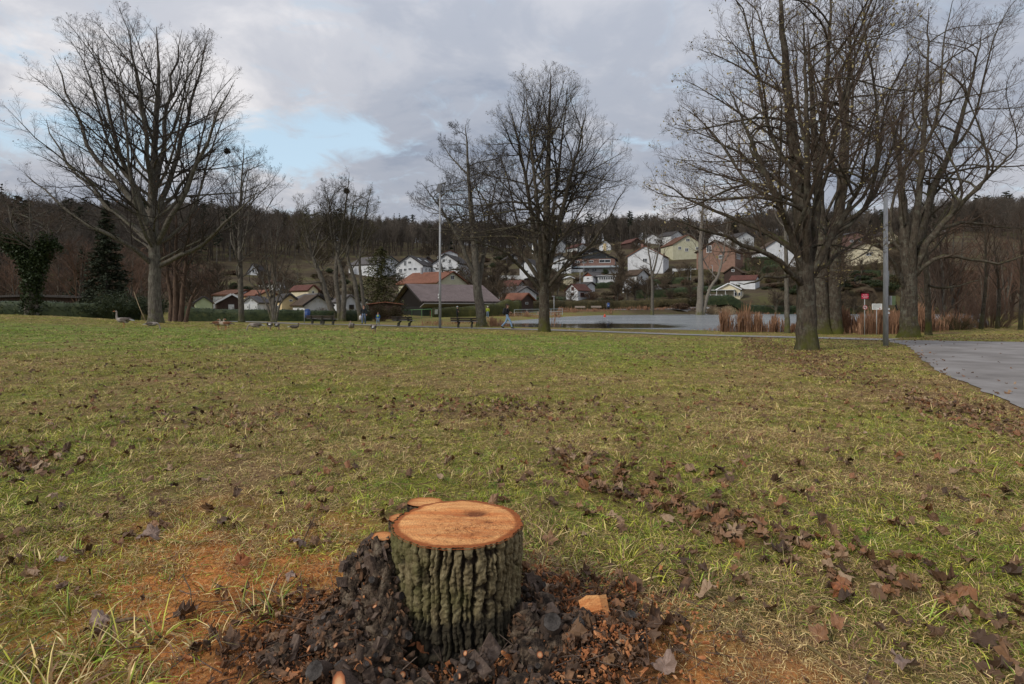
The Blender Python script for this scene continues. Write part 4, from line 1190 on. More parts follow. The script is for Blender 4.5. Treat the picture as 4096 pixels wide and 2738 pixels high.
def build_stump():
    sx, sy = STUMP; z0 = gz(sx, sy)
    root = empty('tree_stump', (sx, sy, z0), 'freshly sawn tree stump with bright orange cut face and deeply furrowed bark', 'tree stump')
    H = 0.412
    M, K = 420, 140
    th = np.linspace(0, 1, M, endpoint=False); zz = np.linspace(-0.06, H, K)
    TH, ZZ = np.meshgrid(th, zz)
    # long interlacing ridges
    # long bark plates with flat tops, parted by deep ragged furrows
    hi = fbm(TH * 110, ZZ * 44 + 5, 12, 3, pu=110) - 0.5
    rough = fbm(TH * 150, ZZ * 100 + 5, 13, 3, pu=150) - 0.5
    warp = (fbm(TH * 14, ZZ * 7 + 10, 3, 3, pu=14) - 0.5) * 0.62 + (fbm(TH * 40, ZZ * 22 + 10, 4, 3, pu=40) - 0.5) * 0.26

    def ridges(n_, w0, w1, seed, keep):
        ph_ = TH * n_ + warp * n_ / 30.0 + hi * 0.46
        d_ = 0.5 - np.abs(ph_ - np.floor(ph_) - 0.5)                     # 0 in the furrow, 0.5 on the crest
        op = np.clip((vnoise(np.floor(ph_ + 0.5) * 5.3 + 60, ZZ * 9 + np.floor(ph_ + 0.5) * 1.9, seed) - keep) * 5, 0, 1)
        return 1 - (1 - sstep(w0, w1, d_)) * op, ph_
    p1, ph = ridges(36, 0.04, 0.20, 15, 0.04)
    p2, _ = ridges(72, 0.05, 0.22, 16, 0.45)
    zc = vnoise(np.floor(ph) * 3.7 + 100, ZZ * 21 + np.floor(ph) * 2.3 + hi * 0.6, 17)
    crack = np.clip((0.20 - zc) * 12, 0, 1) * 0.6
    plate = np.clip(p1 * (0.50 + 0.50 * p2) * (1 - crack), 0, 1)
    lump = fbm(TH * 22, ZZ * 9, 21, 3, pu=22) - 0.5
    body = 0.262 - 0.020 * sstep(0.36, 0.10, ZZ) + 0.028 * np.exp(-np.maximum(ZZ, 0) / 0.05) + 0.012 * np.cos(TH * 2 * np.pi * 3 + 1.0) * sstep(0.3, 0.0, ZZ) + 0.006 * np.cos(TH * 2 * np.pi * 2 + 0.5)
    Rr = body - 0.027 + 0.027 * (0.14 + 0.86 * plate) + 0.007 * lump + 0.014 * rough + 0.008 * hi
    _w = np.ones(17) / 17; _t = np.convolve(np.concatenate([Rr[-1][-8:], Rr[-1], Rr[-1][:8]]), _w, 'valid') + 0.004
    Rr = Rr + (sstep(H - 0.02, H, ZZ)) * 0.72 * (_t[None, :] - Rr)
    a = TH * 2 * np.pi
    X = np.cos(a) * Rr; Y = np.sin(a) * Rr
    tiltz = 0.004 * np.sin(a) * 0
    Z = ZZ + tiltz
    V = np.stack([X, Y, Z], -1).reshape(-1, 3)
    i = np.arange(K - 1)[:, None] * M; k = np.arange(M)[None, :]; k2 = (k + 1) % M
    Fq = np.stack([i + k, i + k2, i + M + k2, i + M + k], -1).reshape(-1, 4)
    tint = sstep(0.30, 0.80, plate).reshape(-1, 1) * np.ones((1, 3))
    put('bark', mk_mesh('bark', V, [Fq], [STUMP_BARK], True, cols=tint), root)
    # cut face follows the bark outline
    Rt = np.convolve(np.concatenate([Rr[-1][-2:], Rr[-1], Rr[-1][:2]]), np.ones(5) / 5, 'valid') * 0.5 + 0.5 * Rr[-1] + 0.002; NR = 48
    s = np.linspace(0, 1, NR) ** 0.8
    S, T2 = np.meshgrid(s, np.arange(M), indexing='ij')
    rad = S * (Rt[None, :] * (0.35 + 0.65 * 1) - 0.0015)
    sm = np.convolve(np.concatenate([Rt[-20:], Rt, Rt[:20]]), np.ones(41) / 41, 'valid')
    rad = S * ((1 - S ** 6) * sm[None, :] + S ** 6 * (Rt[None, :] + 0.0008))
    ang = T2 / M * 2 * np.pi
    cx, cy = np.cos(ang) * rad, np.sin(ang) * rad
    saw = (fbm(cx * 9 + 20, cy * 70 + 20, 44, 3) - 0.5) * 0.007 + (fbm(cx * 60 + 50, cy * 60 + 50, 45, 3) - 0.5) * 0.004
    step = 0.006 * sstep(0.10, 0.13, cy + 0.3 * cx)           # two saw cuts that met a little apart
    cz = H + 0.001 + saw + step - 0.006 * S ** 8
    kn = 1.2 * np.exp(-((cx - 0.070) / 0.046) ** 2 - ((cy - 0.095) / 0.025) ** 2) ** 0.8 + 0.8 * np.exp(-((cx - 0.125) / 0.024) ** 2 - ((cy - 0.01) / 0.02) ** 2) + 0.5 * np.exp(-((cx + 0.075) / 0.016) ** 2 - ((cy - 0.035) / 0.010) ** 2)
    for a_, r0_, r1_, wd_ in ((0.5, 0.02, 0.13, .0016), (2.3, 0.01, 0.10, .0014), (3.9, 0.02, 0.16, .0018), (5.2, 0.01, 0.09, .0013)):
        u_ = (cx - 0.03) * math.cos(a_) + (cy + 0.05) * math.sin(a_); v_ = -(cx - 0.03) * math.sin(a_) + (cy + 0.05) * math.cos(a_) + 0.004 * np.sin(u_ * 70)
        kn = kn + 0.8 * np.exp(-(v_ / wd_) ** 2) * (u_ > r0_) * (u_ < r1_)
    cz = cz - 0.010 * np.clip(kn, 0, 1)
    rim = sstep(0.85, 0.91, S + 0.05 * (fbm(ang / 6.283 * 20, S * 0 + 3, 47, 3, pu=20) - 0.5))
    cols = np.stack([rim, np.clip(kn * 1.4 - 0.25, 0, 0.9), 0 * rim], -1).reshape(-1, 3)
    CV = np.stack([cx, cy, cz], -1).reshape(-1, 3)
    i = np.arange(NR - 1)[:, None] * M
    Fq = np.stack([i + k, i + M + k, i + M + k2, i + k2], -1).reshape(-1, 4)
    put('cut_face', mk_mesh('cut_face', CV, [Fq], [STUMP_CUT], True, cols=cols), root)
    # sawdust left lying on the cut
    rg = np.random.default_rng(9)
    n = 1700
    px = rg.normal(0.06, 0.10, n); py = rg.normal(-0.08, 0.09, n)
    px = np.concatenate([px, rg.uniform(-0.23, 0.23, 350)]); py = np.concatenate([py, rg.uniform(-0.23, 0.2, 350)])
    kk = np.hypot(px, py) < 0.245; px, py = px[kk], py[kk]
    c = np.stack([px, py, np.full(len(px), H + 0.0045)], -1)
    v, f = flakes(c, 0.0042, rg, 0.75, 0.5)
    put('sawdust', mk_mesh('sawdust', v, [f], [CHIP]), root, kind='stuff')
    # second, smaller sawn stem grown on at the back left
    def side_cut(cx, cy, r, h, seed, squash=1.0):
        M2 = 60; a2 = np.arange(M2) / M2 * 2 * np.pi
        rr = r * (1 + 0.25 * (fbm(np.arange(M2) / M2 * 8, np.full(M2, seed * 1.7), seed, 3, pu=8) - 0.5) * 2)
        zs = np.linspace(-0.02, h, 16)
        P = np.stack([np.stack([cx + np.cos(a2) * rr * (1 + 0.06 * (fbm(np.arange(M2) / M2 * 30, np.full(M2, z * 20 + 5), seed, 2, pu=30) - 0.5)), cy + np.sin(a2) * rr * squash, np.full(M2, z)], -1) for z in zs])
        i2 = np.arange(15)[:, None] * M2; k_ = np.arange(M2)[None, :]; k_2 = (k_ + 1) % M2
        fq = np.stack([i2 + k_, i2 + k_2, i2 + M2 + k_2, i2 + M2 + k_], -1).reshape(-1, 4)
        st = put('side_stem', mk_mesh('side_stem', P.reshape(-1, 3), [fq], [BURL], True), root)
        ctr = np.array([cx, cy, h]); rings = [ctr[None]]; cl = [[0, 0, 0]]
        for q in (0.4, 0.75, 0.9, 0.995): rings.append(ctr + (P[-1] - ctr) * q + np.array([0, 0, 0.003 + 0.003 * rg.random()])); cl += [[max(0, (q - 0.7) / 0.3), 0, 0]] * M2
        EV = np.concatenate(rings); ft = np.array([[0, 1 + j, 1 + (j + 1) % M2] for j in range(M2)])
        fq = np.array([[1 + b_ * M2 + j, 1 + (b_ + 1) * M2 + j, 1 + (b_ + 1) * M2 + (j + 1) % M2, 1 + b_ * M2 + (j + 1) % M2] for b_ in range(3) for j in range(M2)])
        put('cut_end', mk_mesh('cut_end', EV, [ft, fq], [STUMP_CUT], True, cols=np.array(cl)), st)
    side_cut(-0.170, 0.235, 0.085, H - 0.004, 3, 0.7)
    side_cut(-0.255, 0.13, 0.05, H - 0.035, 4)
    side_cut(-0.315, 0.02, 0.045, H - 0.07, 6)
    # burls and old wood round the foot: (dx, dy, dz, rx, ry, rz)
    lumps = [(-0.30, -0.01, 0.16, .085, .08, .17), (-0.39, -0.03, 0.12, .07, .07, .16), (-0.37, 0.06, 0.2, .06, .06, .12), (-0.28, -0.12, 0.10, .085, .07, .19), (-0.24, -0.20, 0.06, .09, .07, .13), (-0.36, -0.17, 0.04, .09, .09, .10),
             (-0.46, -0.12, 0.03, .09, .08, .08), (-0.25, -0.32, 0.02, .11, .09, .08), (-0.12, -0.43, -0.02, .09, .07, .05), (-0.40, -0.30, 0.0, .12, .09, .06), (0.28, -0.12, 0.03, .08, .08, .09), (0.34, -0.02, 0.03, .07, .07, .08),
             (0.40, -0.16, 0.0, .10, .09, .07), (0.30, -0.26, 0.0, .10, .08, .07), (0.12, -0.44, -0.03, .10, .07, .05), (0.48, -0.06, 0.0, .09, .09, .06), (0.27, -0.40, -0.02, .1, .08, .06), (-0.55, -0.22, -0.02, .11, .1, .05), (0.30, 0.10, 0.05, .06, .06, .08)]
    for q in range(26):
        an = rg.uniform(-3.4, 0.35); rr = rg.uniform(0.27, 0.5) if q % 3 else rg.uniform(0.45, 0.68); sz = rg.uniform(0.025, 0.055)
        if -2.1 < an < -1.0: rr += 0.2
        lumps.append((math.cos(an) * rr * 1.1, math.sin(an) * rr * 0.78, rg.uniform(-0.01, 0.05), sz * 1.2, sz, sz * rg.uniform(0.7, 1.5)))
    for q, (dx, dy, dz, rx, ry, rz) in enumerate(lumps):
        put('burl', lump_mesh('burl', (rx, ry, rz), 60 + q * 3, BURL, 4 if q < 7 else 3, 0.5, 3.0), root, (dx, dy, dz), (0, 0, rg.uniform(0, 6.28)))
    # crumbs and rotten flakes caught on the burls
    big_l = [l for l in lumps if l[3] > 0.055]
    ii = rg.integers(0, len(big_l), 2600); LA = np.array(big_l)[ii]
    d = rg.normal(0, 1, (2600, 3)); d[:, 1] -= 0.5; d[:, 2] = np.abs(d[:, 2]) * 0.9; d /= np.linalg.norm(d, axis=1, keepdims=True)
    cp = LA[:, :3] + d * LA[:, 3:] * rg.uniform(0.92, 1.12, (2600, 1))
    v, f = scatter_boxes(cp[:1900], 0.0085, rg, (1, 0.5, 0.25)); put('rotten_flakes', mk_mesh('rotten_flakes', v, [f], [DARKBARK]), root, kind='stuff')
    v, f = scatter_boxes(cp[1900:2300], 0.017, rg, (1, 0.5, 0.2)); put('bark_scraps', mk_mesh('bark_scraps', v, [f], [SHOOT_BARK]), root, kind='stuff')
    v, f = scatter_boxes(cp[2300:], 0.005, rg, (1, 0.5, 0.25)); put('wood_chips', mk_mesh('wood_chips', v, [f], [CHIP]), root, kind='stuff')
    # sawn shoots bristling from burls and ground
    var = shoot_meshes()

    olds = []
    for st, en in var:
        c = en.copy(); c.name = 'old_cut_end'; c.materials.clear(); c.materials.append(OLD_END); olds.append(c)

    def shoot(pos, d, r, ln, k, old=False):
        st, en = var[k % 6]; en = olds[k % 6] if old else en
        q = Vector(d).normalized().to_track_quat('Z', 'Y')
        o = put('shoot_stub', st, root, pos, q.to_euler(), scale=(r * 2, r * 2, ln))
        put('cut_end', en, o)
        return o
    for q in range(230):
        if q < 140:
            l = lumps[rg.integers(0, len(lumps))]
            d = rg.normal(0, 1, 3); d[1] -= 0.9; d[2] = abs(d[2]) * 0.7 + 0.15; d /= np.linalg.norm(d)
            p = np.array(l[:3]) + d * np.array(l[3:]) * (1.24 if q % 2 else 1.08)
        else:
            an = rg.uniform(-3.5, 0.5); rr = rg.uniform(0.3, 0.72) if q < 190 else rg.uniform(0.3, 0.5)
            p = np.array([math.cos(an) * rr * 1.1, math.sin(an) * rr * 0.75, 0.0]); p[2] = float(GZ(sx + p[0], sy + p[1])[0] + fine_relief(np.array([sx + p[0]]), np.array([sy + p[1]]))[0]) - z0 - 0.01
            d = rg.normal(0, 1, 3) * np.array([0.7, 0.7, 0.3]); d[1] -= 0.5; d[2] = abs(d[2]) + 0.5
        shoot(tuple(p), d, rg.uniform(0.007, 0.013) * (1.5 if q % 8 == 0 else 1), rg.uniform(0.010, 0.034), q, q % 8 == 0 or q % 4 == 1)
    # three large sawn ends in front
    b_ = shoot((-0.30, -0.47, 0.05), (-0.3, -1, 0.75), 0.04, 0.10, 0); b_.scale = (0.062, 0.098, 0.09); b_.rotation_euler.rotate_axis('Z', 0.7)
    shoot((-0.185, -0.49, 0.06), (0.05, -1, 0.5), 0.02, 0.06, 1)
    shoot((-0.43, -0.40, 0.05), (-0.1, -1, 0.9), 0.032, 0.05, 2, True)
    shoot((0.37, -0.17, 0.085), (0.1, -0.9, 1), 0.035, 0.035, 3, True)
    shoot((0.47, -0.12, 0.05), (0.3, -0.8, 1), 0.026, 0.03, 4, True)
    return root


def scatter_boxes(pts, size, rg, aspect=(1, 0.45, 0.22)):
    """Little crumbs: one skewed box at each point."""
    n = len(pts)
    q = rg.normal(0, 1, (n, 4)); q /= np.linalg.norm(q, axis=1, keepdims=True)
    w, x, y, z = q.T
    Rm = np.stack([1 - 2 * (y * y + z * z), 2 * (x * y - z * w), 2 * (x * z + y * w), 2 * (x * y + z * w), 1 - 2 * (x * x + z * z), 2 * (y * z - x * w), 2 * (x * z - y * w), 2 * (y * z + x * w), 1 - 2 * (x * x + y * y)], -1).reshape(n, 3, 3)
    c = np.array([(sx, sy, sz) for sz in (-1, 1) for sx, sy in ((-1, -1), (1, -1), (1, 1), (-1, 1))], float)
    s = (size * rg.lognormal(0, 0.45, n))[:, None, None] * np.array(aspect)[None, None, :] * rg.uniform(0.6, 1.4, (n, 8, 3))
    V = pts[:, None, :] + np.einsum('nij,nkj->nki', Rm, c[None] * s)
    f = np.array([(3, 2, 1, 0), (4, 5, 6, 7), (0, 1, 5, 4), (1, 2, 6, 5), (2, 3, 7, 6), (3, 0, 4, 7)])
    Fq = (np.arange(n) * 8)[:, None, None] + f[None]
    return V.reshape(-1, 3), Fq.reshape(-1, 4)


def rel_z(x, y): return GZ(x, y) + fine_relief(x, y)


def build_debris():
    rg = np.random.default_rng(77)
    n = 44000
    x = rg.uniform(-3.2, 1.6, n); y = rg.uniform(1.15, 4.3, n)
    p = sawdust(x, y); k = rg.random(n) < p * 1.1
    x, y = x[k], y[k]
    v, f = flakes(np.stack([x, y, rel_z(x, y) + rg.uniform(0, 0.012, len(x))], -1), 0.0070, rg, 0.5, 0.5)
    put('wood_chips', mk_mesh('wood_chips', v, [f], [CHIP]), label='orange wood chips and sawdust strewn on the grass round the stump', kind='stuff')
    n = 5200
    a = rg.uniform(0, 6.283, n); r = 0.26 + np.abs(rg.normal(0, 0.32, n))
    x = STUMP[0] + np.cos(a) * r * 1.15; y = STUMP[1] - 0.1 + np.sin(a) * r * 0.75
    k = rg.random(n) < np.clip(soil(x, y) * 1.6, 0, 1); x, y = x[k], y[k]
    v, f = scatter_boxes(np.stack([x, y, rel_z(x, y) + 0.006], -1), 0.0075, rg)
    put('bark_crumbs', mk_mesh('bark_crumbs', v, [f], [DARKBARK]), label='dark bark crumbs and rotten wood bits heaped round the stump foot', kind='stuff')
    n = 4200
    a = rg.uniform(0, 6.283, n); r = 0.28 + np.abs(rg.normal(0, 0.3, n))
    x = STUMP[0] + np.cos(a) * r * 1.3; y = STUMP[1] - 0.05 + np.sin(a) * r * 0.75
    v, f = scatter_boxes(np.stack([x, y, rel_z(x, y) + 0.012], -1), 0.0042, rg, (1, 0.5, 0.25))
    put('wood_chips', mk_mesh('wood_chips', v, [f], [CHIP]), label='coarse orange chips lying among the dark bark crumbs', kind='stuff')
    n = 1500
    a = rg.normal(-0.35, 0.75, n); r = 0.30 + np.abs(rg.normal(0, 0.28, n))
    x = STUMP[0] + np.cos(a) * r * 1.2; y = STUMP[1] + np.sin(a) * r * 0.8
    v, f = scatter_boxes(np.stack([x, y, rel_z(x, y) + 0.02], -1), 0.0058, rg, (1, 0.5, 0.2))
    put('wood_chips', mk_mesh('wood_chips', v, [f], [CHIP]), label='larger orange chips lying right of the stump', kind='stuff')
    n = 420
    a = rg.uniform(-3.6, 0.7, n); r = 0.30 + np.abs(rg.normal(0, 0.26, n))
    x = STUMP[0] + np.cos(a) * r * 1.25; y = STUMP[1] - 0.02 + np.sin(a) * r * 0.8
    v, f = scatter_boxes(np.stack([x, y, rel_z(x, y) + 0.014], -1), 0.015, rg, (1, 0.42, 0.16))
    put('bark_crumbs', mk_mesh('bark_crumbs', v, [f], [DARKBARK]), label='flat broken pieces of bark lying round the stump foot', kind='stuff')
    n = 340
    a = rg.uniform(-3.7, 0.8, n); r = 0.32 + np.abs(rg.normal(0, 0.32, n))
    x = STUMP[0] + np.cos(a) * r * 1.3; y = STUMP[1] + np.sin(a) * r * 0.8
    d = rg.normal(0, 1, (n, 3)) * np.array([1, 1, 0.28]); d[:, 2] = np.abs(d[:, 2]); d /= np.linalg.norm(d, axis=1, keepdims=True)
    P = path_from(np.stack([x, y, rel_z(x, y) + 0.008], -1), d, rg.uniform(0.05, 0.17, n), 4, 0.0, 0.05, rg)
    v, f = tubes(P, np.linspace(1, 0.5, 4)[None, :] * rg.uniform(0.0012, 0.0032, (n, 1)), 4)
    put('twig_litter', mk_mesh('twig_litter', v, [f], [SHOOT_BARK]), label='thin dead twigs lying crosswise in the debris round the stump', kind='stuff')
    # split wedge of orange wood right of the stump
    g = Geo()
    prof = [(-0.066, 0.022), (-0.03, -0.004), (0.0, -0.018), (0.03, -0.006), (0.060, 0.022), (0.05, 0.040), (0.018, 0.049), (-0.03, 0.046)]
    g.prism(prof, -0.03, 0.028)
    g.v = [(x + rg.normal(0, .004), y + 0.35 * (z - 0.02) + rg.normal(0, .006), z * (1 if y > 0 else 0.82) + rg.normal(0, .003)) for x, y, z in g.v]
    p = W(2372, 2300, 2.35); zz = gz(p.x, p.y) + 0.05
    put('wood_wedge', g.mesh('wood_wedge', [STUMP_CUT]), None, (p.x, p.y, zz), (0.75, 0.1, 0.25), 'bright orange split wedge of wood lying right of the stump', 'wood chunk')
    # fallen sticks
    PALE = mat('peeled_branch', [(0.35, (0.19, 0.14, 0.08)), (0.65, (0.30, 0.23, 0.14))], scale=6, rough=0.8)
    pa, pb = W(535, 1168, 38), W(582, 1272, 37); pb.z = gz(pb.x, pb.y)
    g = Geo(); g.tube([Vector((0, 0, 0)), (pa - pb) * 0.5 + Vector((-0.05, 0, 0.05)), pa - pb], [0.035, 0.028, 0.014], 6)
    put('branch', g.mesh('branch', [PALE], True), None, pb, None, 'pale peeled branch leaning against the dark shrubs left of the tall spreading tree', 'branch')
    STICK = mat('stick_bark', [(0.35, (0.05, 0.035, 0.022)), (0.65, (0.16, 0.11, 0.065))], scale=30, rough=0.8)
    OLIVE = mat('green_stick', [(0.35, (0.12, 0.085, 0.03)), (0.65, (0.20, 0.15, 0.06))], scale=30, rough=0.7)
    for (x0, y0, x1, y1, r, lab, m) in ((3230, 2590, 3420, 2738, 0.006, 'bent yellowish stick lying in the grass at the bottom edge, right of the stump', OLIVE),
                                       (3010, 2330, 3190, 2395, 0.0025, 'thin yellow stalk lying among brown leaves, right of the wedge', OLIVE),
                                       (440, 2515, 590, 2515, 0.007, 'short tan stick lying on the orange sawdust beside a pale leaf', STICK),
                                       (1190, 2200, 1260, 2060, 0.004, 'thin dark twig sticking up from the debris left of the stump', STICK),
                                       (730, 2320, 770, 2480, 0.003, 'thin black twig standing in the orange sawdust', STICK),
                                       (2590, 2340, 2660, 2230, 0.004, 'forked dark twig sticking up at the edge of the debris right of the stump', STICK)):
        ya = F4 * 1.28 / (y0 - 1222); yb = F4 * 1.28 / (max(y1, y0 - 40) - 1222) if abs(y1 - y0) < 100 or y1 > y0 else ya
        a_ = W(x0, y0, ya); b_ = W(x1, y1, yb)
        if abs(yb - ya) > 1e-6 or abs(y1 - y0) < 30:
            a_.z = gz(a_.x, a_.y) + 0.025; b_.z = gz(b_.x, b_.y) + 0.03
        else:
            a_.z = gz(a_.x, a_.y) - 0.01
        mid = (a_ + b_) / 2 + Vector((rg.normal(0, .012), rg.normal(0, .012), 0.012))
        g = Geo(); g.tube([Vector((0, 0, 0)), mid - a_, b_ - a_], [r, r * 0.85, r * 0.5], 6)
        if 'forked' in lab: g.tube([mid - a_, mid - a_ + Vector((0.035, 0, 0.04))], [r * .7, r * .4], 5)
        put('stick', g.mesh('stick', [m], True), None, a_, None, lab, 'stick', 'sticks near the stump')


build_stump()
build_debris()
# ------------------------------------------------------------------ grass and leaves
def scatter(name, protos, P, rot, sc, idx, label, kind='stuff'):
    """One object whose geometry nodes place copies of the prototype meshes on its points."""
    col = bpy.data.collections.new(name + '_source')
    for k, me in enumerate(protos):
        o = bpy.data.objects.new(f'{name}_{k:02d}', me); col.objects.link(o)
    me = bpy.data.meshes.new(name); me.vertices.add(len(P)); me.vertices.foreach_set('co', np.asarray(P, np.float32).ravel())
    a = me.attributes.new('rot', 'FLOAT_VECTOR', 'POINT'); a.data.foreach_set('vector', np.asarray(rot, np.float32).ravel())
    a = me.attributes.new('sc', 'FLOAT', 'POINT'); a.data.foreach_set('value', np.asarray(sc, np.float32))
    a = me.attributes.new('pick', 'INT', 'POINT'); a.data.foreach_set('value', np.asarray(idx, np.int32))
    ob = put(name, me, label=label, kind=kind)
    ng = bpy.data.node_groups.new(name, 'GeometryNodeTree')
    ng.interface.new_socket('Geometry', in_out='INPUT', socket_type='NodeSocketGeometry'); ng.interface.new_socket('Geometry', in_out='OUTPUT', socket_type='NodeSocketGeometry')
    N, L = ng.nodes.new, ng.links.new
    gi = N('NodeGroupInput'); go = N('NodeGroupOutput')
    ci = N('GeometryNodeCollectionInfo'); ci.inputs[0].default_value = col; ci.inputs['Separate Children'].default_value = True; ci.inputs['Reset Children'].default_value = True
    iop = N('GeometryNodeInstanceOnPoints'); iop.inputs['Pick Instance'].default_value = True

    def attr(nm, t):
        n = N('GeometryNodeInputNamedAttribute'); n.data_type = t; n.inputs[0].default_value = nm
        return n.outputs[0]
    er = N('FunctionNodeEulerToRotation'); L(attr('rot', 'FLOAT_VECTOR'), er.inputs[0])
    L(gi.outputs[0], iop.inputs['Points']); L(ci.outputs[0], iop.inputs['Instance']); L(attr('pick', 'INT'), iop.inputs['Instance Index'])
    L(er.outputs[0], iop.inputs['Rotation']); L(attr('sc', 'FLOAT'), iop.inputs['Scale']); L(iop.outputs[0], go.inputs[0])
    md = ob.modifiers.new('scatter', 'NODES'); md.node_group = ng
    return ob


def _b_grass(nt, N, L, b):
    g = N('ShaderNodeNewGeometry'); pos = g.outputs['Position']
    vc = N('ShaderNodeVertexColor'); vc.layer_name = 'tint'; sp = N('ShaderNodeSeparateColor'); L(vc.outputs[0], sp.inputs[0])
    oi = N('ShaderNodeObjectInfo')
    patch = _noise(nt, pos, 0.55, 7, 0.65); mid = _noise(nt, pos, 5.5, 6, 0.7)
    green = _ramp(nt, sp.outputs[1], [(0.0, (0.10, 0.135, 0.012)), (0.5, (0.275, 0.30, 0.024)), (1.0, (0.54, 0.49, 0.07))])
    lush = _ramp(nt, sp.outputs[1], [(0.0, (0.06, 0.14, 0.013)), (0.5, (0.19, 0.325, 0.022)), (1.0, (0.41, 0.53, 0.065))])
    straw = _ramp(nt, sp.outputs[1], [(0.0, (0.20, 0.118, 0.045)), (0.45, (0.47, 0.315, 0.115)), (1.0, (0.78, 0.61, 0.29))])
    gr = _mixc(nt, _ramp(nt, mid, [(0.50, 0.0), (0.62, 1.0)]), green, lush); zone = lush_zone(nt, pos); gr = _mixc(nt, zone, gr, lush)
    p = _ramp(nt, patch, [(0.38, 0.16), (0.5, 0.36), (0.62, 0.68)])
    zs = N('ShaderNodeMath'); zs.operation = 'MULTIPLY_ADD'; L(zone, zs.inputs[0]); zs.inputs[1].default_value = -0.22; L(p, zs.inputs[2]); p = zs.outputs[0]
    s = N('ShaderNodeMath'); s.operation = 'SUBTRACT'; L(p, s.inputs[0]); L(sp.outputs[0], s.inputs[1])
    s2 = N('ShaderNodeMath'); s2.operation = 'MULTIPLY_ADD'; L(oi.outputs['Random'], s2.inputs[0]); s2.inputs[1].default_value = 0.24; L(s.outputs[0], s2.inputs[2])
    c = _mixc(nt, _ramp(nt, s2.outputs[0], [(0.08, 0.0), (0.16, 1.0)]), gr, straw)
    c = _mixc(nt, _ramp(nt, sp.outputs[2], [(0.80, 0.0), (0.84, 1.0)]), c, (0.215, 0.118, 0.066))
    hs = N('ShaderNodeHueSaturation'); L(c, hs.inputs['Color']); mr = N('ShaderNodeMapRange'); L(oi.outputs['Random'], mr.inputs[0]); mr.inputs[3].default_value = 0.5; mr.inputs[4].default_value = 1.4; L(mr.outputs[0], hs.inputs['Value'])
    L(hs.outputs[0], b.inputs['Base Color']); b.inputs['Roughness'].default_value = 0.55; b.inputs['Specular IOR Level'].default_value = 0.3


GRASS = simple_attr_mat('grass_blade', _b_grass)


def tuft(seed, nb, rad, ln, wd, lean, seg=3, dry=False):
    rg = np.random.default_rng(seed)
    a = rg.uniform(0, 6.283, nb); r = rad * np.sqrt(rg.random(nb))
    b0 = np.stack([np.cos(a) * r, np.sin(a) * r, np.zeros(nb) - 0.006], -1)
    da = a + rg.normal(0, 1.2, nb)
    el = np.clip(rg.normal(lean, 0.28, nb), 0.08, 1.5)
    L_ = ln * rg.lognormal(-0.1, 0.35, nb)
    t = np.linspace(0, 1, seg + 1)
    hd = np.stack([np.cos(da), np.sin(da), np.zeros(nb)], -1)
    e = el[:, None] - (t[None, :] ** 1.3) * rg.uniform(0.3, 1.5, (nb, 1))         # blades bend over
    stp = np.stack([np.cos(e)[..., None] * hd[:, None, :], np.zeros((nb, seg + 1, 3))], 0)[0]
    stp[..., 2] = np.sin(e)
    P = b0[:, None, :] + np.cumsum(stp, 1) * (L_ / (seg + 1))[:, None, None]
    P = np.concatenate([b0[:, None, :], P[:, :-1]], 1)
    P[..., 2] = np.maximum(P[..., 2], 0.002 + 0.012 * rg.random((nb, 1)))
    P[:, 0, 2] = -0.006
    tw = da + np.pi / 2 + rg.normal(0, 0.6, nb)
    wv = np.stack([np.cos(tw), np.sin(tw), rg.normal(0, 0.3, nb)], -1) * (wd * rg.uniform(0.6, 1.3, nb))[:, None] * 0.5
    wt = np.array([0.8, 1.0, 0.8, 0.12])[:seg + 1] if seg == 3 else np.array([0.9, 0.9, 0.12])
    A = P - wv[:, None, :] * wt[None, :, None]; B = P + wv[:, None, :] * wt[None, :, None]
    V = np.stack([A, B], 2).reshape(-1, 3)
    base = (np.arange(nb) * (seg + 1) * 2)[:, None] + (np.arange(seg) * 2)[None, :]
    Fq = np.stack([base, base + 1, base + 3, base + 2], -1).reshape(-1, 4)
    c = np.stack([rg.random(nb), rg.random(nb), rg.random(nb)], -1)
    if dry: c[:, 0] *= 0.12; c[:, 2] = rg.random(nb) ** 0.55; c[:, 1] *= 0.85
    cols = np.repeat(c, (seg + 1) * 2, axis=0)
    return mk_mesh('tuft', V, [Fq], [GRASS], False, cols=cols)


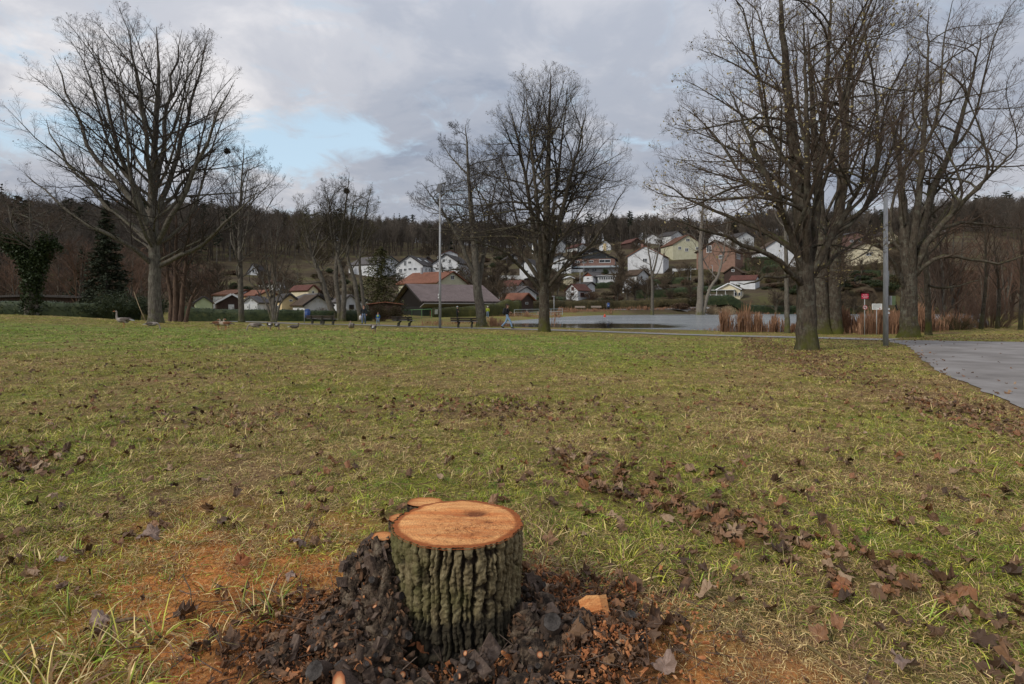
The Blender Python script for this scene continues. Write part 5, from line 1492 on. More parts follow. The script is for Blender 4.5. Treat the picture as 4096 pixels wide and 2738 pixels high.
def leaf_mesh(seed, m):
    """Dry lobed leaf, curled."""
    rg = np.random.default_rng(seed)
    ang = np.array([-90, -62, -38, -22, -8, 8, 22, 38, 52, 66, 78, 90, 102, 114, 128, 142, 158, 172, 188, 202, 218, 242])
    rad = np.array([.24, .48, .50, .70, .56, .62, .90, .66, .70, .64, .82, 1.0, .82, .64, .70, .66, .90, .62, .56, .70, .50, .48]) * rg.uniform(0.86, 1.1, 22)
    a = np.radians(ang); out = np.stack([np.cos(a) * rad * 0.58, np.sin(a) * rad * 0.58, np.zeros(22)], -1)
    mid = out * 0.5; V = np.concatenate([[[0, 0, 0]], mid, out])
    ax = rg.uniform(0, 3.14); k = rg.uniform(1.6, 5.2) * rg.choice([-1, 1, 1])
    u = V[:, 0] * math.cos(ax) + V[:, 1] * math.sin(ax); w = -V[:, 0] * math.sin(ax) + V[:, 1] * math.cos(ax)
    kk = abs(k) + 1e-3
    z = np.sign(k) * (1 - np.cos(u * kk)) / kk; u2 = np.sin(u * kk) / kk
    w2 = w * 0.94; z = z + 0.22 * np.sin(w * rg.uniform(2, 6) + rg.random() * 6) * rg.uniform(0.1, 0.8) + rg.normal(0, 0.06, len(V)) * np.concatenate([[0], np.full(22, .5), np.ones(22)])
    V = np.stack([u2 * math.cos(ax) - w2 * math.sin(ax), u2 * math.sin(ax) + w2 * math.cos(ax), z], -1)
    V[:, 2] -= np.quantile(V[:, 2], 0.12)
    n = 22
    ft = np.array([[0, 1 + i, 1 + (i + 1) % n] for i in range(n)])
    fq = np.array([[1 + i, 1 + n + i, 1 + n + (i + 1) % n, 1 + (i + 1) % n] for i in range(n)])
    st = np.array([[-.012, -.11, V[1 + n, 2] * 0.5], [.012, -.11, V[1 + n, 2] * 0.5], [.008, -.42, 0.02 + rg.random() * .1], [-.008, -.42, 0.02 + rg.random() * .1]])
    V = np.concatenate([V, st]); fq = np.concatenate([fq, [[45, 46, 47, 48]]])
    return mk_mesh('leaf', V, [ft, fq], [m], False)


def _b_leaf(nt, N, L, b):
    t = N('ShaderNodeTexCoord'); o = t.outputs['Object']; oi = N('ShaderNodeObjectInfo')
    base = _ramp(nt, oi.outputs['Random'], [(0.0, (0.055, 0.032, 0.018)), (0.2, (0.125, 0.068, 0.034)), (0.48, (0.20, 0.112, 0.056)), (0.68, (0.25, 0.105, 0.042)), (0.88, (0.26, 0.16, 0.09)), (1.0, (0.38, 0.265, 0.165))])
    n = _noise(nt, o, 7, 5)
    c = _mixc(nt, _ramp(nt, n, [(0.42, 0.0), (0.75, 0.5)]), base, (0.075, 0.044, 0.03))
    L(c, b.inputs['Base Color']); b.inputs['Roughness'].default_value = 0.6; b.inputs['Specular IOR Level'].default_value = 0.3


LEAF = simple_attr_mat('brown_leaf', _b_leaf)
LEAF_PALE = mat('pale_leaf', [(0.3, (0.15, 0.098, 0.072)), (0.6, (0.26, 0.18, 0.14)), (0.75, (0.35, 0.26, 0.205))], scale=5, rough=0.65)
LEAF_RUST = mat('rust_leaf', [(0.3, (0.14, 0.05, 0.022)), (0.65, (0.33, 0.125, 0.05))], scale=6, rough=0.6)
LEAF_DARK = mat('dark_leaf', [(0.3, (0.05, 0.029, 0.018)), (0.65, (0.15, 0.083, 0.047))], scale=6, rough=0.55)


def fan_points(rg, n, y0, y1, half=1.0, xpad=0.6):
    """Random points in the ground wedge in front of the camera between two distances, even in area."""
    y = np.sqrt(rg.uniform(y0 * y0, y1 * y1, n)); x = rg.uniform(-1, 1, n) * (y * half + xpad)
    return x, y



def build_grass():
    rg = np.random.default_rng(3)
    protos = [tuft(10 + k, 28, 0.075, 0.066, 0.0036, 0.55) for k in range(4)] + [tuft(30 + k, 36, 0.09, 0.062, 0.0031, 0.2) for k in range(4)] + [tuft(50 + k, 20, 0.05, 0.12, 0.0042, 0.8) for k in range(3)] + [tuft(70, 16, 0.05, 0.26, 0.0075, 0.8)] + [tuft(80 + k, 40, 0.10, 0.060, 0.0026, 0.12, dry=True) for k in range(4)]
    PX, PY, IDX, SCL = [], [], [], []
    for y0, y1, dens, s in ((0.95, 3.2, 640, 0.92), (3.2, 6.5, 430, 0.95), (6.5, 13, 190, 1.0), (13, 24, 74, 1.2), (24, 44, 15, 1.5)):
        area = 0.5 * (y1 * y1 - y0 * y0) * 2.0
        n = int(area * dens); x, y = fan_points(rg, n, y0, y1, 1.0, 0.5)
        bare = np.clip(soil(x, y) * 1.7, 0, 1) + np.clip(sawdust(x, y) * 0.8 - 0.1, 0, 0.5) + 0.55 * drift(x, y)
        thin = fbm(x * 1.6 + 30, y * 1.6 + 30, 91, 4)
        keep = (rg.random(n) > bare * (y < 34)) & (rg.random(n) < 0.25 + 1.4 * (thin - 0.12))
        keep &= np.hypot(x - STUMP[0], y - STUMP[1]) > 0.31
        x, y = x[keep], y[keep]
        keep = poly_sd(x, y, ROAD_POLY) > 0.05 + 0.1 * rg.random(len(x)); x, y = x[keep], y[keep]
        lush = fbm(x * 0.8 + 60, y * 0.8 + 60, 92, 4)
        u = rg.random(len(x))
        idx = np.where(u < 0.30 + 0.3 * (lush > 0.55), rg.integers(0, 4, len(x)), rg.integers(4, 8, len(x)))
        tall = u > 0.965 - 0.12 * (lush > 0.58)
        idx = np.where(tall, rg.integers(8, 11, len(x)), idx)
        worn = sstep(0.50, 0.62, fbm(x * 0.55 + 33, y * 0.55 + 33, 96, 4)) * 0.45 + 0.75 * np.exp(-((x - 0.8) / 0.5) ** 2 - ((y - 2.1) / 0.4) ** 2) + 0.8 * sawdust(x, y) + 0.28 * np.exp(-((y - 9.3) / 1.6) ** 2) * (x > -6) + 0.32 * sstep(0.3, 0.75, x / y) * (y > 4)
        idx = np.where(rg.random(len(x)) < worn, rg.integers(12, 16, len(x)), idx)
        PX.append(x); PY.append(y); IDX.append(idx); SCL.append(s * rg.uniform(0.7, 1.3, len(x)))
    # long tussock at the lower left corner, and a few long blades left of the stump
    n = 120; x = rg.normal(-1.95, 0.35, n); y = rg.normal(1.75, 0.25, n)
    PX.append(x); PY.append(y); IDX.append(np.where(rg.random(n) < 0.55, 11, rg.integers(8, 11, n))); SCL.append(rg.uniform(0.7, 1.1, n))
    n = 8; x = rg.normal(-1.0, 0.16, n); y = rg.normal(2.35, 0.1, n)
    PX.append(x); PY.append(y); IDX.append(np.full(n, 11)); SCL.append(rg.uniform(0.6, 0.9, n))
    x, y, idx, sc = map(np.concatenate, (PX, PY, IDX, SCL))
    k = poly_sd(x, y, POND) > 1.0; x, y, idx, sc = x[k], y[k], idx[k], sc[k]
    pth = (GZ(x, y) < -0.36) & (y > 26)
    k = ~pth | (rg.random(len(x)) < 0.25); x, y, idx, sc = x[k], y[k], idx[k], sc[k]
    rot = np.stack([rg.normal(0, 0.1, len(x)), rg.normal(0, 0.1, len(x)), rg.uniform(0, 6.283, len(x))], -1)
    scatter('grass', protos, np.stack([x, y, rel_z(x, y)], -1), rot, sc, idx, 'matted winter grass of the lawn, green mixed with straw')
    print('grass instances', len(x))


def build_leaves():
    rg = np.random.default_rng(8)
    protos = [leaf_mesh(200 + k, LEAF) for k in range(12)]
    # singled-out leaves: (px, py in the photograph, size, material, label)
    special = [(612, 2158, .15, LEAF_PALE, 'large pale grey lobed leaf lying flat on the grass, left of the stump'),
               (402, 2490, .13, LEAF_PALE, 'pale leaf at the left end of a tan stick on the orange sawdust'),
               (240, 2262, .07, LEAF_PALE, 'small pale leaf on the sawdust near the left edge'),
               (1195, 2195, .14, LEAF_PALE, 'pale dry leaf leaning on the debris left of the stump'),
               (960, 2280, .12, LEAF_RUST, 'curled rusty red leaf at the end of the long grass blades'),
               (1165, 2330, .10, LEAF_PALE, 'small pale leaf between the sawdust and the black burls'),
               (730, 2490, .15, LEAF_DARK, 'upright dark folded leaf standing in the orange sawdust'),
               (930, 2600, .14, LEAF_DARK, 'dark folded leaf at the edge of the burls, low in the picture'),
               (2520, 2385, .12, LEAF_RUST, 'rust-red leaf right of the orange wedge'),
               (1690, 2590, .17, LEAF_RUST, 'long curled orange-brown leaf at the front foot of the stump'),
               (1920, 2680, .13, LEAF_PALE, 'pale twisted leaf right in front of the stump foot'),
               (2640, 2530, .17, LEAF_DARK, 'big folded dark leaf at the right end of the debris'),
               (2660, 2690, .13, LEAF_PALE, 'pale ragged leaf near the bottom edge, right of the stump'),
               (3600, 2700, .14, LEAF_PALE, 'pale leaf at the bottom edge, far right of the stump'),
               (3360, 2370, .14, LEAF_RUST, 'reddish brown leaf lying flat in the green grass right of the drift'),
               (3780, 2330, .16, LEAF_DARK, 'black curled leaf standing in the grass near the right edge')]
    for k, (px, py, s, m, lab) in enumerate(special):
        p = on_ground(px, py + 12, 1.0)
        hz = float(rel_z(np.array([p.x]), np.array([p.y]))[0])
        put('fallen_leaf', leaf_mesh(300 + k, m), None, (p.x, p.y, hz + 0.03), (rg.normal(0.15, 0.2), rg.normal(0, 0.2), rg.uniform(0, 6.28)), lab, 'leaf', 'fallen leaves near the stump', scale=s)
    n = 52000
    x, y = fan_points(rg, n, 1.3, 30, 0.95, 0.3)
    d = drift(x, y); near = y < 14
    wood = sstep(0.45, 0.62, fbm(x * 0.35 + 11, y * 0.35 + 11, 95, 4))
    p = 0.035 + 0.09 * wood + 0.12 * np.clip(x / np.maximum(y, 1) - 0.1, 0, 0.8) + 0.75 * d
    p = np.where(y < 9, p * 1.3, p)
    k = (rg.random(n) < p) & (np.hypot(x - STUMP[0], y - STUMP[1]) > 0.42)
    x, y = x[k], y[k]
    n2 = 1500
    x2, y2 = fan_points(rg, n2 * 9, 1.5, 8, 0.95, 0.3); k = rg.random(len(x2)) < 0.04 + 0.9 * drift(x2, y2) ** 1.3
    x2, y2 = x2[k][:n2 * 2], y2[k][:n2 * 2]
    x = np.concatenate([x, x2]); y = np.concatenate([y, y2])
    k = (np.hypot(x - STUMP[0], y - STUMP[1]) > 0.42) & (poly_sd(x, y, ROAD_POLY) > -np.where(rg.random(len(x)) < 0.05, 6.0, 0.9 * rg.random(len(x)) ** 2)) & (sawdust(x, y) < 0.5 + 0.4 * rg.random(len(x)))
    x, y = x[k], y[k]
    o = np.argsort(y); x, y = x[o], y[o]
    s = rg.uniform(0.055, 0.13, len(x)) * np.where(y > 5, 0.78, 1.0)
    z = rel_z(x, y) + 0.008 + 0.03 * rg.random(len(x)) * np.where(y > 5, 0.6, 1)
    rot = np.stack([rg.normal(0, 0.28, len(x)), rg.normal(0, 0.28, len(x)), rg.uniform(0, 6.283, len(x))], -1)
    # the 300 nearest in the frame are single things, the rest is one mass
    inframe = (np.abs(x) < 0.9 * y) & (y > 1.85)
    ids = np.nonzero(inframe)[0][:284]
    for i in ids:
        q = 2048 + x[i] / y[i] * F4; dd = drift(x[i:i + 1], y[i:i + 1])[0]
        big = 'large' if s[i] > 0.095 else 'small'
        if x[i] < -0.6:
            zone = 'near the left edge' if q < 700 else 'between the orange sawdust and the stump' if y[i] < 3.2 else 'beyond the orange sawdust'
            lab, gname = f'{big} brown fallen leaf in the grass {zone}', f'{big} leaves {zone}'
        elif dd > 0.35:
            zone = 'upper left end, behind the stump' if q < 2500 else 'middle stretch' if q < 3150 else 'far end near the right edge'
            lab, gname = f'{big} curled brown leaf in the leaf drift, {zone}', f'{big} leaves of the drift, {zone}'
        elif q < 2200: lab, gname = f'{big} brown leaf lying in the grass straight behind the stump', f'{big} leaves behind the stump'
        else:
            zone = 'below the leaf drift, right of the debris' if y[i] < 2.9 else 'beyond the leaf drift'
            lab, gname = f'{big} brown loose leaf in the grass {zone}', f'{big} loose leaves {zone}'
        put('fallen_leaf', protos[rg.integers(0, 12)], None, (x[i], y[i], z[i]), tuple(rot[i]), lab, 'leaf', gname, scale=float(s[i]))
    rest = np.setdiff1d(np.arange(len(x)), ids)
    scatter('fallen_leaves', protos, np.stack([x, y, z], -1)[rest], rot[rest], s[rest], rg.integers(0, 12, len(rest)), 'brown fallen leaves strewn over the lawn')
    print('leaves', len(rest))
    # crumpled scraps in the debris heap
    n = 300; a = rg.uniform(-3.8, 0.9, n); r = 0.33 + np.abs(rg.normal(0, 0.30, n))
    r = r + 0.14 * (np.abs(a + 1.57) < 0.6)
    x = STUMP[0] + np.cos(a) * r * 1.35; y = STUMP[1] - 0.03 + np.sin(a) * r * 0.78
    scrap = [leaf_mesh(240 + k, LEAF_DARK if k % 3 else LEAF) for k in range(9)]
    scatter('leaf_litter', scrap, np.stack([x, y, rel_z(x, y) + 0.02], -1), np.stack([rg.normal(0, 0.7, n), rg.normal(0, 0.7, n), rg.uniform(0, 6.28, n)], -1), rg.uniform(0.03, 0.085, n), rg.integers(0, 9, n), 'crumpled dark leaf scraps in the debris round the stump')


build_grass()
build_leaves()
# ------------------------------------------------------------------ hedges, shrubs, reeds
HEDGE_LEAF = mat('hedge_leaf', [(0.3, (0.016, 0.026, 0.010)), (0.55, (0.036, 0.050, 0.018)), (0.72, (0.070, 0.075, 0.026))], scale=2.2, rough=0.6, coords='World')
HEDGE_BROWN = mat('hedge_brownish_leaf', [(0.3, (0.034, 0.030, 0.012)), (0.55, (0.070, 0.056, 0.022)), (0.72, (0.11, 0.080, 0.034))], scale=1.6, rough=0.7, coords='World')
CONIFER_HEDGE = mat('hedge_conifer_leaf', [(0.3, (0.030, 0.034, 0.010)), (0.55, (0.060, 0.060, 0.016)), (0.72, (0.10, 0.088, 0.026))], scale=1.3, rough=0.7, coords='World')
SHRUB_TWIG = mat('shrub_twig', [(0.3, (0.055, 0.033, 0.022)), (0.55, (0.10, 0.062, 0.040)), (0.72, (0.15, 0.10, 0.06))], scale=1.2, rough=0.9, coords='World')
SHRUB_YELLOW = mat('shrub_yellow_twig', [(0.3, (0.075, 0.052, 0.020)), (0.7, (0.17, 0.125, 0.045))], scale=1.2, rough=0.9, coords='World')
DRY_REED = mat('dry_reed', [(0.3, (0.15, 0.076, 0.044)), (0.55, (0.27, 0.148, 0.086)), (0.75, (0.42, 0.275, 0.17))], scale=1.4, rough=0.8, coords='World')
DRY_REED_PALE = mat('dry_reed_pale', [(0.3, (0.27, 0.19, 0.11)), (0.6, (0.42, 0.32, 0.20)), (0.75, (0.5, 0.4, 0.27))], scale=1.4, rough=0.8, coords='World')


def hedge(label, pts, h, thick, m, seed, leaf=0.07, dens=55, group='hedges of the gardens'):
    """pts: (px, Y) along the foot of the hedge."""
    rg = np.random.default_rng(seed)
    P = np.array([((px - 2048) / F4 * Y, Y) for px, Y in pts])
    d = np.concatenate([[0], np.cumsum(np.hypot(*np.diff(P, axis=0).T))]); n = max(8, int(d[-1] / 0.5))
    t = np.linspace(0, d[-1], n); C = np.stack([np.interp(t, d, P[:, 0]), np.interp(t, d, P[:, 1])], -1)
    T = np.gradient(C, axis=0); T /= np.linalg.norm(T, axis=1, keepdims=True); Nn = np.stack([T[:, 1], -T[:, 0]], -1)
    hh = h if np.ndim(h) == 0 else np.interp(t / d[-1], np.linspace(0, 1, len(h)), h)
    zg = GZ(C[:, 0], C[:, 1])
    prof = [(-0.5, -0.1), (-0.53, 0.3), (-0.51, 0.65), (-0.46, 0.92), (-0.2, 1.0), (0.2, 1.0), (0.46, 0.92), (0.51, 0.65), (0.53, 0.3), (0.5, -0.1)]
    rows = []
    for a, b in prof:
        off = a * thick * (1 + 0.2 * (fbm(t * 1.3 + 9, np.full(n, b * 3 + 4), seed, 3) - 0.5) * 2)
        zz = zg + b * hh * (1 + 0.13 * (fbm(t * 0.9 + 3, np.full(n, a + 7.0), seed + 2, 3) - 0.5) * 2 * (b > 0.5))
        rows.append(np.stack([C[:, 0] + Nn[:, 0] * off, C[:, 1] + Nn[:, 1] * off, zz], -1))
    V = np.stack(rows, 1); K = len(prof)
    i = np.arange(n - 1)[:, None] * K + np.arange(K - 1)[None, :]
    Fq = np.stack([i, i + 1, i + K + 1, i + K], -1).reshape(-1, 4)
    ends = [np.arange(K)[::-1], (n - 1) * K + np.arange(K)]
    x0, y0, z0 = C[0, 0], C[0, 1], zg[0]
    root = empty('hedge', (x0, y0, z0), label, 'hedge', group=group); o = np.array([x0, y0, z0])
    me = mk_mesh('branches', V.reshape(-1, 3) - o, [Fq, np.array(ends)], [m], True)
    put('branches', me, root)
    # leaves on the skin
    nl = int(d[-1] * (2 * float(np.mean(hh)) + thick) * dens)
    ii = rg.integers(0, n - 1, nl); jj = rg.integers(0, K - 1, nl); u, v = rg.random((nl, 1)), rg.random((nl, 1))
    c = (V[ii, jj] * (1 - u) + V[ii + 1, jj] * u) * (1 - v) + (V[ii, jj + 1] * (1 - u) + V[ii + 1, jj + 1] * u) * v
    c = c + rg.normal(0, leaf * 0.7, (nl, 3))
    vv, ff = flakes(c, leaf, rg)
    put('leaves', mk_mesh('leaves', vv - o, [ff], [m]), root, kind='stuff')
    return root


def shrub_meshes(seed, w, d, h, nst, m, leaf_m=None, leaf=0.05, nleaf=0, thick=0.012, bend=0.25, dome=True):
    """A bush of stems that fan from the ground, twigs on them, and leaves if it has any. Unit: metres."""
    rg = np.random.default_rng(seed)
    a = rg.uniform(0, 6.283, nst); r = np.sqrt(rg.random(nst))
    foot = np.stack([np.cos(a) * r * w * 0.18, np.sin(a) * r * d * 0.18, np.full(nst, -0.05)], -1)
    hz = h * (np.sqrt(np.clip(1 - (r * 0.92) ** 2, 0, 1)) if dome else (1 - 0.25 * r)) * rg.uniform(0.75, 1.05, nst)
    tip = np.stack([np.cos(a) * r * w * 0.5, np.sin(a) * r * d * 0.5, np.maximum(hz, 0.15 * h)], -1)
    t = np.linspace(0, 1, 5)[None, :, None]
    P = foot[:, None, :] * (1 - t) + tip[:, None, :] * t
    P[..., 2] += (bend * h * (t * (1 - t)))[..., 0] * 1.2
    P += rg.normal(0, 0.02 * h, P.shape) * t
    R = np.linspace(1, 0.25, 5)[None, :] * thick * rg.uniform(0.6, 1.2, (nst, 1))
    pts = [tubes(P, R, 3)]
    E = None
    Q, RQ = children(P, R, 7, 0.25, 35, 0.25, 0.16, 0.3, 0.05, 3, E, rg, 0.1, 1.2, tip=thick * 0.22, rk=0.01)
    pts.append(tubes(Q, RQ, 3))
    v, f = merge(pts)
    out = [mk_mesh('stems', v, f, [m])]
    if nleaf:
        k = rg.integers(0, len(Q), nleaf); c = Q[k, rg.integers(0, 3, nleaf)] + rg.normal(0, leaf, (nleaf, 3))
        v, f = flakes(c, leaf, rg); out.append(mk_mesh('leaves', v, [f], [leaf_m or m]))
    return out


def shrub(name, label, px, Y, wpx, h, m, seed, group=None, py=None, depth=None, **kw):
    w = wpx / F4 * Y; x = (px - 2048) / F4 * Y
    root = empty(name, (x, Y, gz(x, Y)), label, 'bush', group=group)
    for me in shrub_meshes(seed, w, depth or w * 0.8, h, kw.pop('nst', 90), m, **kw):
        put(me.name.split('.')[0], me, root, kind='stuff' if me.name.startswith('leaves') else None)
    return root


def build_hedges():
    hedge('long clipped dark green hedge in front of the row of garden huts', [(735, 60), (850, 60.5), (1000, 61), (1150, 62), (1300, 63.5), (1480, 68)], [1.55, 1.3, 1.22, 1.24, 1.2, 1.2], 1.1, HEDGE_LEAF, 1, 0.075, 60)
    hedge('low dark ivy-covered hedge along the left edge of the lawn, beside the ivy-clad tree', [(-120, 49), (130, 50), (330, 51), (560, 53)], [1.0, 1.15, 1.25, 1.5], 1.4, HEDGE_LEAF, 2, 0.085, 55)
    hedge('clipped olive hedge in front of the big brown-roofed barn', [(1733, 84), (1850, 86), (1925, 87)], [1.42, 1.5, 1.62], 1.2, CONIFER_HEDGE, 3, 0.07, 60)
    hedge('clipped olive hedge between gnarled tree and railing, taller at its right end', [(1940, 88), (2000, 90), (2030, 91), (2078, 92)], [1.85, 2.0, 2.5, 2.4], 1.5, CONIFER_HEDGE, 4, 0.07, 60)
    hedge('long hedge behind the benches on the far shore of the pond', [(2085, 118), (2250, 127), (2450, 131), (2750, 132)], [2.2, 2.1, 1.9, 1.9], 1.6, HEDGE_BROWN, 5, 0.11, 28)
    hedge('dark hedge on the far shore, right of the pale lopped trunk', [(2830, 132), (3000, 132), (3180, 132), (3400, 131)], [1.9, 2.0, 2.1, 2.0], 1.6, HEDGE_LEAF, 6, 0.11, 28)
    hedge('far hedge seen between the reeds and the red sign', [(3400, 131), (3560, 130), (3800, 129)], [2.3, 2.2, 2.3], 1.6, HEDGE_BROWN, 7, 0.11, 24)
    hedge('short dark hedge in the gardens above the far bin', [(2545, 146), (2700, 147), (2830, 147)], [1.9, 2.0, 2.0], 1.5, HEDGE_LEAF, 8, 0.12, 24)
    for k, (a, b, Y, h_, m) in enumerate(((1900, 2060, 138, 1.4, HEDGE_BROWN), (2140, 2262, 141, 1.5, HEDGE_LEAF), (2150, 2330, 160, 1.6, HEDGE_BROWN), (2380, 2520, 165, 1.5, HEDGE_LEAF), (2480, 2590, 178, 1.7, HEDGE_BROWN), (2600, 2760, 170, 1.6, HEDGE_LEAF), (2700, 2850, 186, 1.8, HEDGE_BROWN),
                                         (2850, 2960, 150, 1.5, HEDGE_LEAF), (3050, 3230, 160, 1.7, HEDGE_BROWN), (3040, 3160, 180, 2.0, HEDGE_LEAF), (3330, 3520, 158, 1.7, HEDGE_LEAF), (3400, 3600, 172, 1.8, HEDGE_BROWN), (2010, 2190, 172, 1.6, HEDGE_BROWN))):
        where = ('left of the domed tree', 'just right of the domed tree trunk', 'below the brick house', 'right of the red-roofed white hut', 'below the broad white gable', 'above the small twisted tree', 'below the yellow house', 'beside the summer house', 'left of the double tree, lower one', 'below the big white house', 'behind the lamp post, lower one', 'behind the lamp post, upper one', 'behind the domed tree crown')[k]
        hedge(f'garden hedge on the slope, {where}', [(a, Y), ((a + b) / 2, Y + 1.5), (b, Y)], [h_, h_ * 1.1, h_], 1.5, m, 40 + k, 0.14, 14)
    hedge('dark trimmed hedge below the terracotta house', [(2985, 189), (3020, 189), (3110, 189)], [4.2, 3.8, 3.4], 2.2, HEDGE_LEAF, 9, 0.16, 12)
    sg = 'brown shrubs behind the benches'
    shrub('bush', 'reddish brown bare shrub behind the two left benches', 1300, 67, 110, 1.5, SHRUB_TWIG, 20, sg, nst=120, leaf_m=SHRUB_TWIG, nleaf=1500, leaf=0.05)
    shrub('bush', 'yellowish brown shrub between the bare trunks and the man in the dark jacket', 1405, 67, 105, 1.35, SHRUB_YELLOW, 21, sg, nst=120, nleaf=1200, leaf=0.05)
    shrub('bush', 'big rounded brown shrub between the man and the green fence', 1520, 66, 110, 1.85, SHRUB_TWIG, 22, sg, nst=170, leaf_m=HEDGE_BROWN, nleaf=3200, leaf=0.06)
    shrub('bush', 'rounded clipped shrub touching the left end of the green fence', 1583, 68, 66, 1.75, SHRUB_TWIG, 23, sg, nst=120, leaf_m=HEDGE_BROWN, nleaf=2400, leaf=0.06)
    shrub('bush', 'leafless low bush standing in the water at the near shore of the pond', 2420, 46, 120, 0.72, TWIG_DARK, 24, None, nst=110, thick=0.008)
    shrub('bush', 'round pale fluffy dry shrub on the far shore, left one of the pair', 2853, 121, 52, 2.6, DRY_REED_PALE, 25, 'pale shrubs on the far shore', nst=150, nleaf=1600, leaf=0.09, thick=0.02)
    shrub('bush', 'round pale fluffy dry shrub on the far shore, right one of the pair', 2912, 121, 60, 2.4, DRY_REED_PALE, 26, 'pale shrubs on the far shore', nst=150, nleaf=1600, leaf=0.09, thick=0.02)
    shrub('bush', 'rust-brown hedge-like bush in front of the white hut with red roof', 2365, 146, 75, 2.2, SHRUB_TWIG, 27, None, nst=110, nleaf=1500, leaf=0.1, thick=0.02)
    shrub('bush', 'dark dense shrub at the left edge of the lawn, left of the tall spreading tree', 455, 51.5, 240, 2.3, HEDGE_LEAF, 28, 'dark shrubs at the lawn edge', nst=150, leaf_m=HEDGE_LEAF, nleaf=4000, leaf=0.08)
    shrub('bush', 'dark dense shrub close behind the trunk of the tall spreading tree', 600, 53, 170, 2.5, HEDGE_LEAF, 29, 'dark shrubs at the lawn edge', nst=120, leaf_m=HEDGE_LEAF, nleaf=2600, leaf=0.08)
    shrub('bush', 'cone-shaped dark evergreen bush in front of the white ground floor', 2422, 196, 26, 2.0, HEDGE_LEAF, 30, None, nst=60, leaf_m=HEDGE_LEAF, nleaf=1500, leaf=0.12, thick=0.03)
    shrub('bush', 'brown bare thicket at the right edge beyond the road', 3960, 42, 330, 2.6, TWIG_RED, 31, 'brown thickets beyond the road', nst=240, thick=0.012)
    shrub('bush', 'low dark bramble at the foot of the right thicket', 3830, 38, 210, 0.9, TWIG_OLIVE, 32, 'brown thickets beyond the road', nst=160, thick=0.008)


def reed_bed(label, spots, m, seed, plume=0.25, width=0.012):
    """spots: (px0, px1, Y0, Y1, height, count)."""
    rg = np.random.default_rng(seed); Vs, Fs, o = [], [], 0
    for a, b, Y0, Y1, h, n in spots:
        Y = rg.uniform(Y0, Y1, n); px = rg.uniform(a, b, n) + rg.normal(0, 0.10 * (b - a) + 4, n); px += 12 * np.sin(px * 0.09 + seed)
        x = (px - 2048) / F4 * Y; z = GZ(x, Y)
        cen = np.clip(1 - (np.abs(px - (a + b) / 2) / (0.75 * (b - a) + 8)) ** 2, 0.35, 1); hh = h * rg.uniform(0.45, 1.1, n) * (0.6 + 0.6 * vnoise(x * 2.2 + 40, Y * 1.4, seed)) * cen
        lean = rg.normal(0, 0.10, (n, 2)) * hh[:, None] + np.array([0.03, 0]) * hh[:, None]
        t = np.array([0, 0.45, 0.8, 1.0]); w = np.array([0.8, 0.8, 1.0, 0.2]) * width
        w = np.where(rg.random((n, 1)) < plume, w * np.array([0.7, 0.7, 3.2, 0.3]), w)
        P = np.stack([x[:, None] + lean[:, :1] * t ** 2, Y[:, None] + lean[:, 1:] * t ** 2, z[:, None] - 0.05 + hh[:, None] * t - 0.06 * (hh * np.abs(lean[:, 0]))[:, None] * t ** 3], -1)
        an = rg.uniform(0, 3.14, n); dv = np.stack([np.cos(an), np.sin(an), 0 * an], -1)
        A = P - dv[:, None, :] * w[..., None]; B = P + dv[:, None, :] * w[..., None]
        V = np.stack([A, B], 2).reshape(-1, 3)
        base = (np.arange(n) * 8)[:, None] + (np.arange(3) * 2)[None, :]
        Vs.append(V); Fs.append(np.stack([base, base + 1, base + 3, base + 2], -1).reshape(-1, 4) + o); o += len(V)
    put('reeds', mk_mesh('reeds', np.concatenate(Vs), [np.concatenate(Fs)], [m]), label=label, kind='stuff')


def build_reeds():
    reed_bed('tall rust-brown dry reeds along the near shore, left and right of the mossy trees', [(2880, 2925, 39, 41, 2.0, 380), (2950, 3000, 39, 41, 2.1, 420), (3005, 3060, 39, 41.5, 1.45, 420), (3065, 3150, 39, 41.5, 1.3, 560), (3150, 3290, 38.5, 41, 1.1, 420), (2860, 3150, 40, 42, .8, 700),
             (3290, 3420, 37, 42, 1.75, 1900), (3420, 3620, 35, 41, 1.75, 2900), (3560, 3760, 36, 42, 2.0, 2100), (3760, 3900, 38, 42, 1.4, 700)], DRY_REED, 1)
    reed_bed('low tan dry grass along the near bank behind the benches', [(1680, 1800, 50, 60, 0.42, 600), (1790, 1900, 55, 62, 0.40, 500), (1940, 2020, 47, 52, 0.85, 500), (2010, 2160, 84, 88, 0.9, 900), (1900, 2010, 58, 70, .5, 500), (2198, 2224, 46, 47, 1.2, 50)], DRY_REED, 2, 0.1)
    reed_bed('dry reeds along the far bank of the pond', [(2150, 2250, 92, 104, 0.9, 500), (2230, 2300, 110, 118, 1.3, 420), (2290, 2460, 116, 121, 0.75, 900), (2460, 2640, 125, 127, 1.0, 600), (2640, 2800, 127, 128, 1.0, 500), (2780, 3300, 127.5, 128.5, 1.2, 1200)], DRY_REED, 3, 0.15, 0.03)


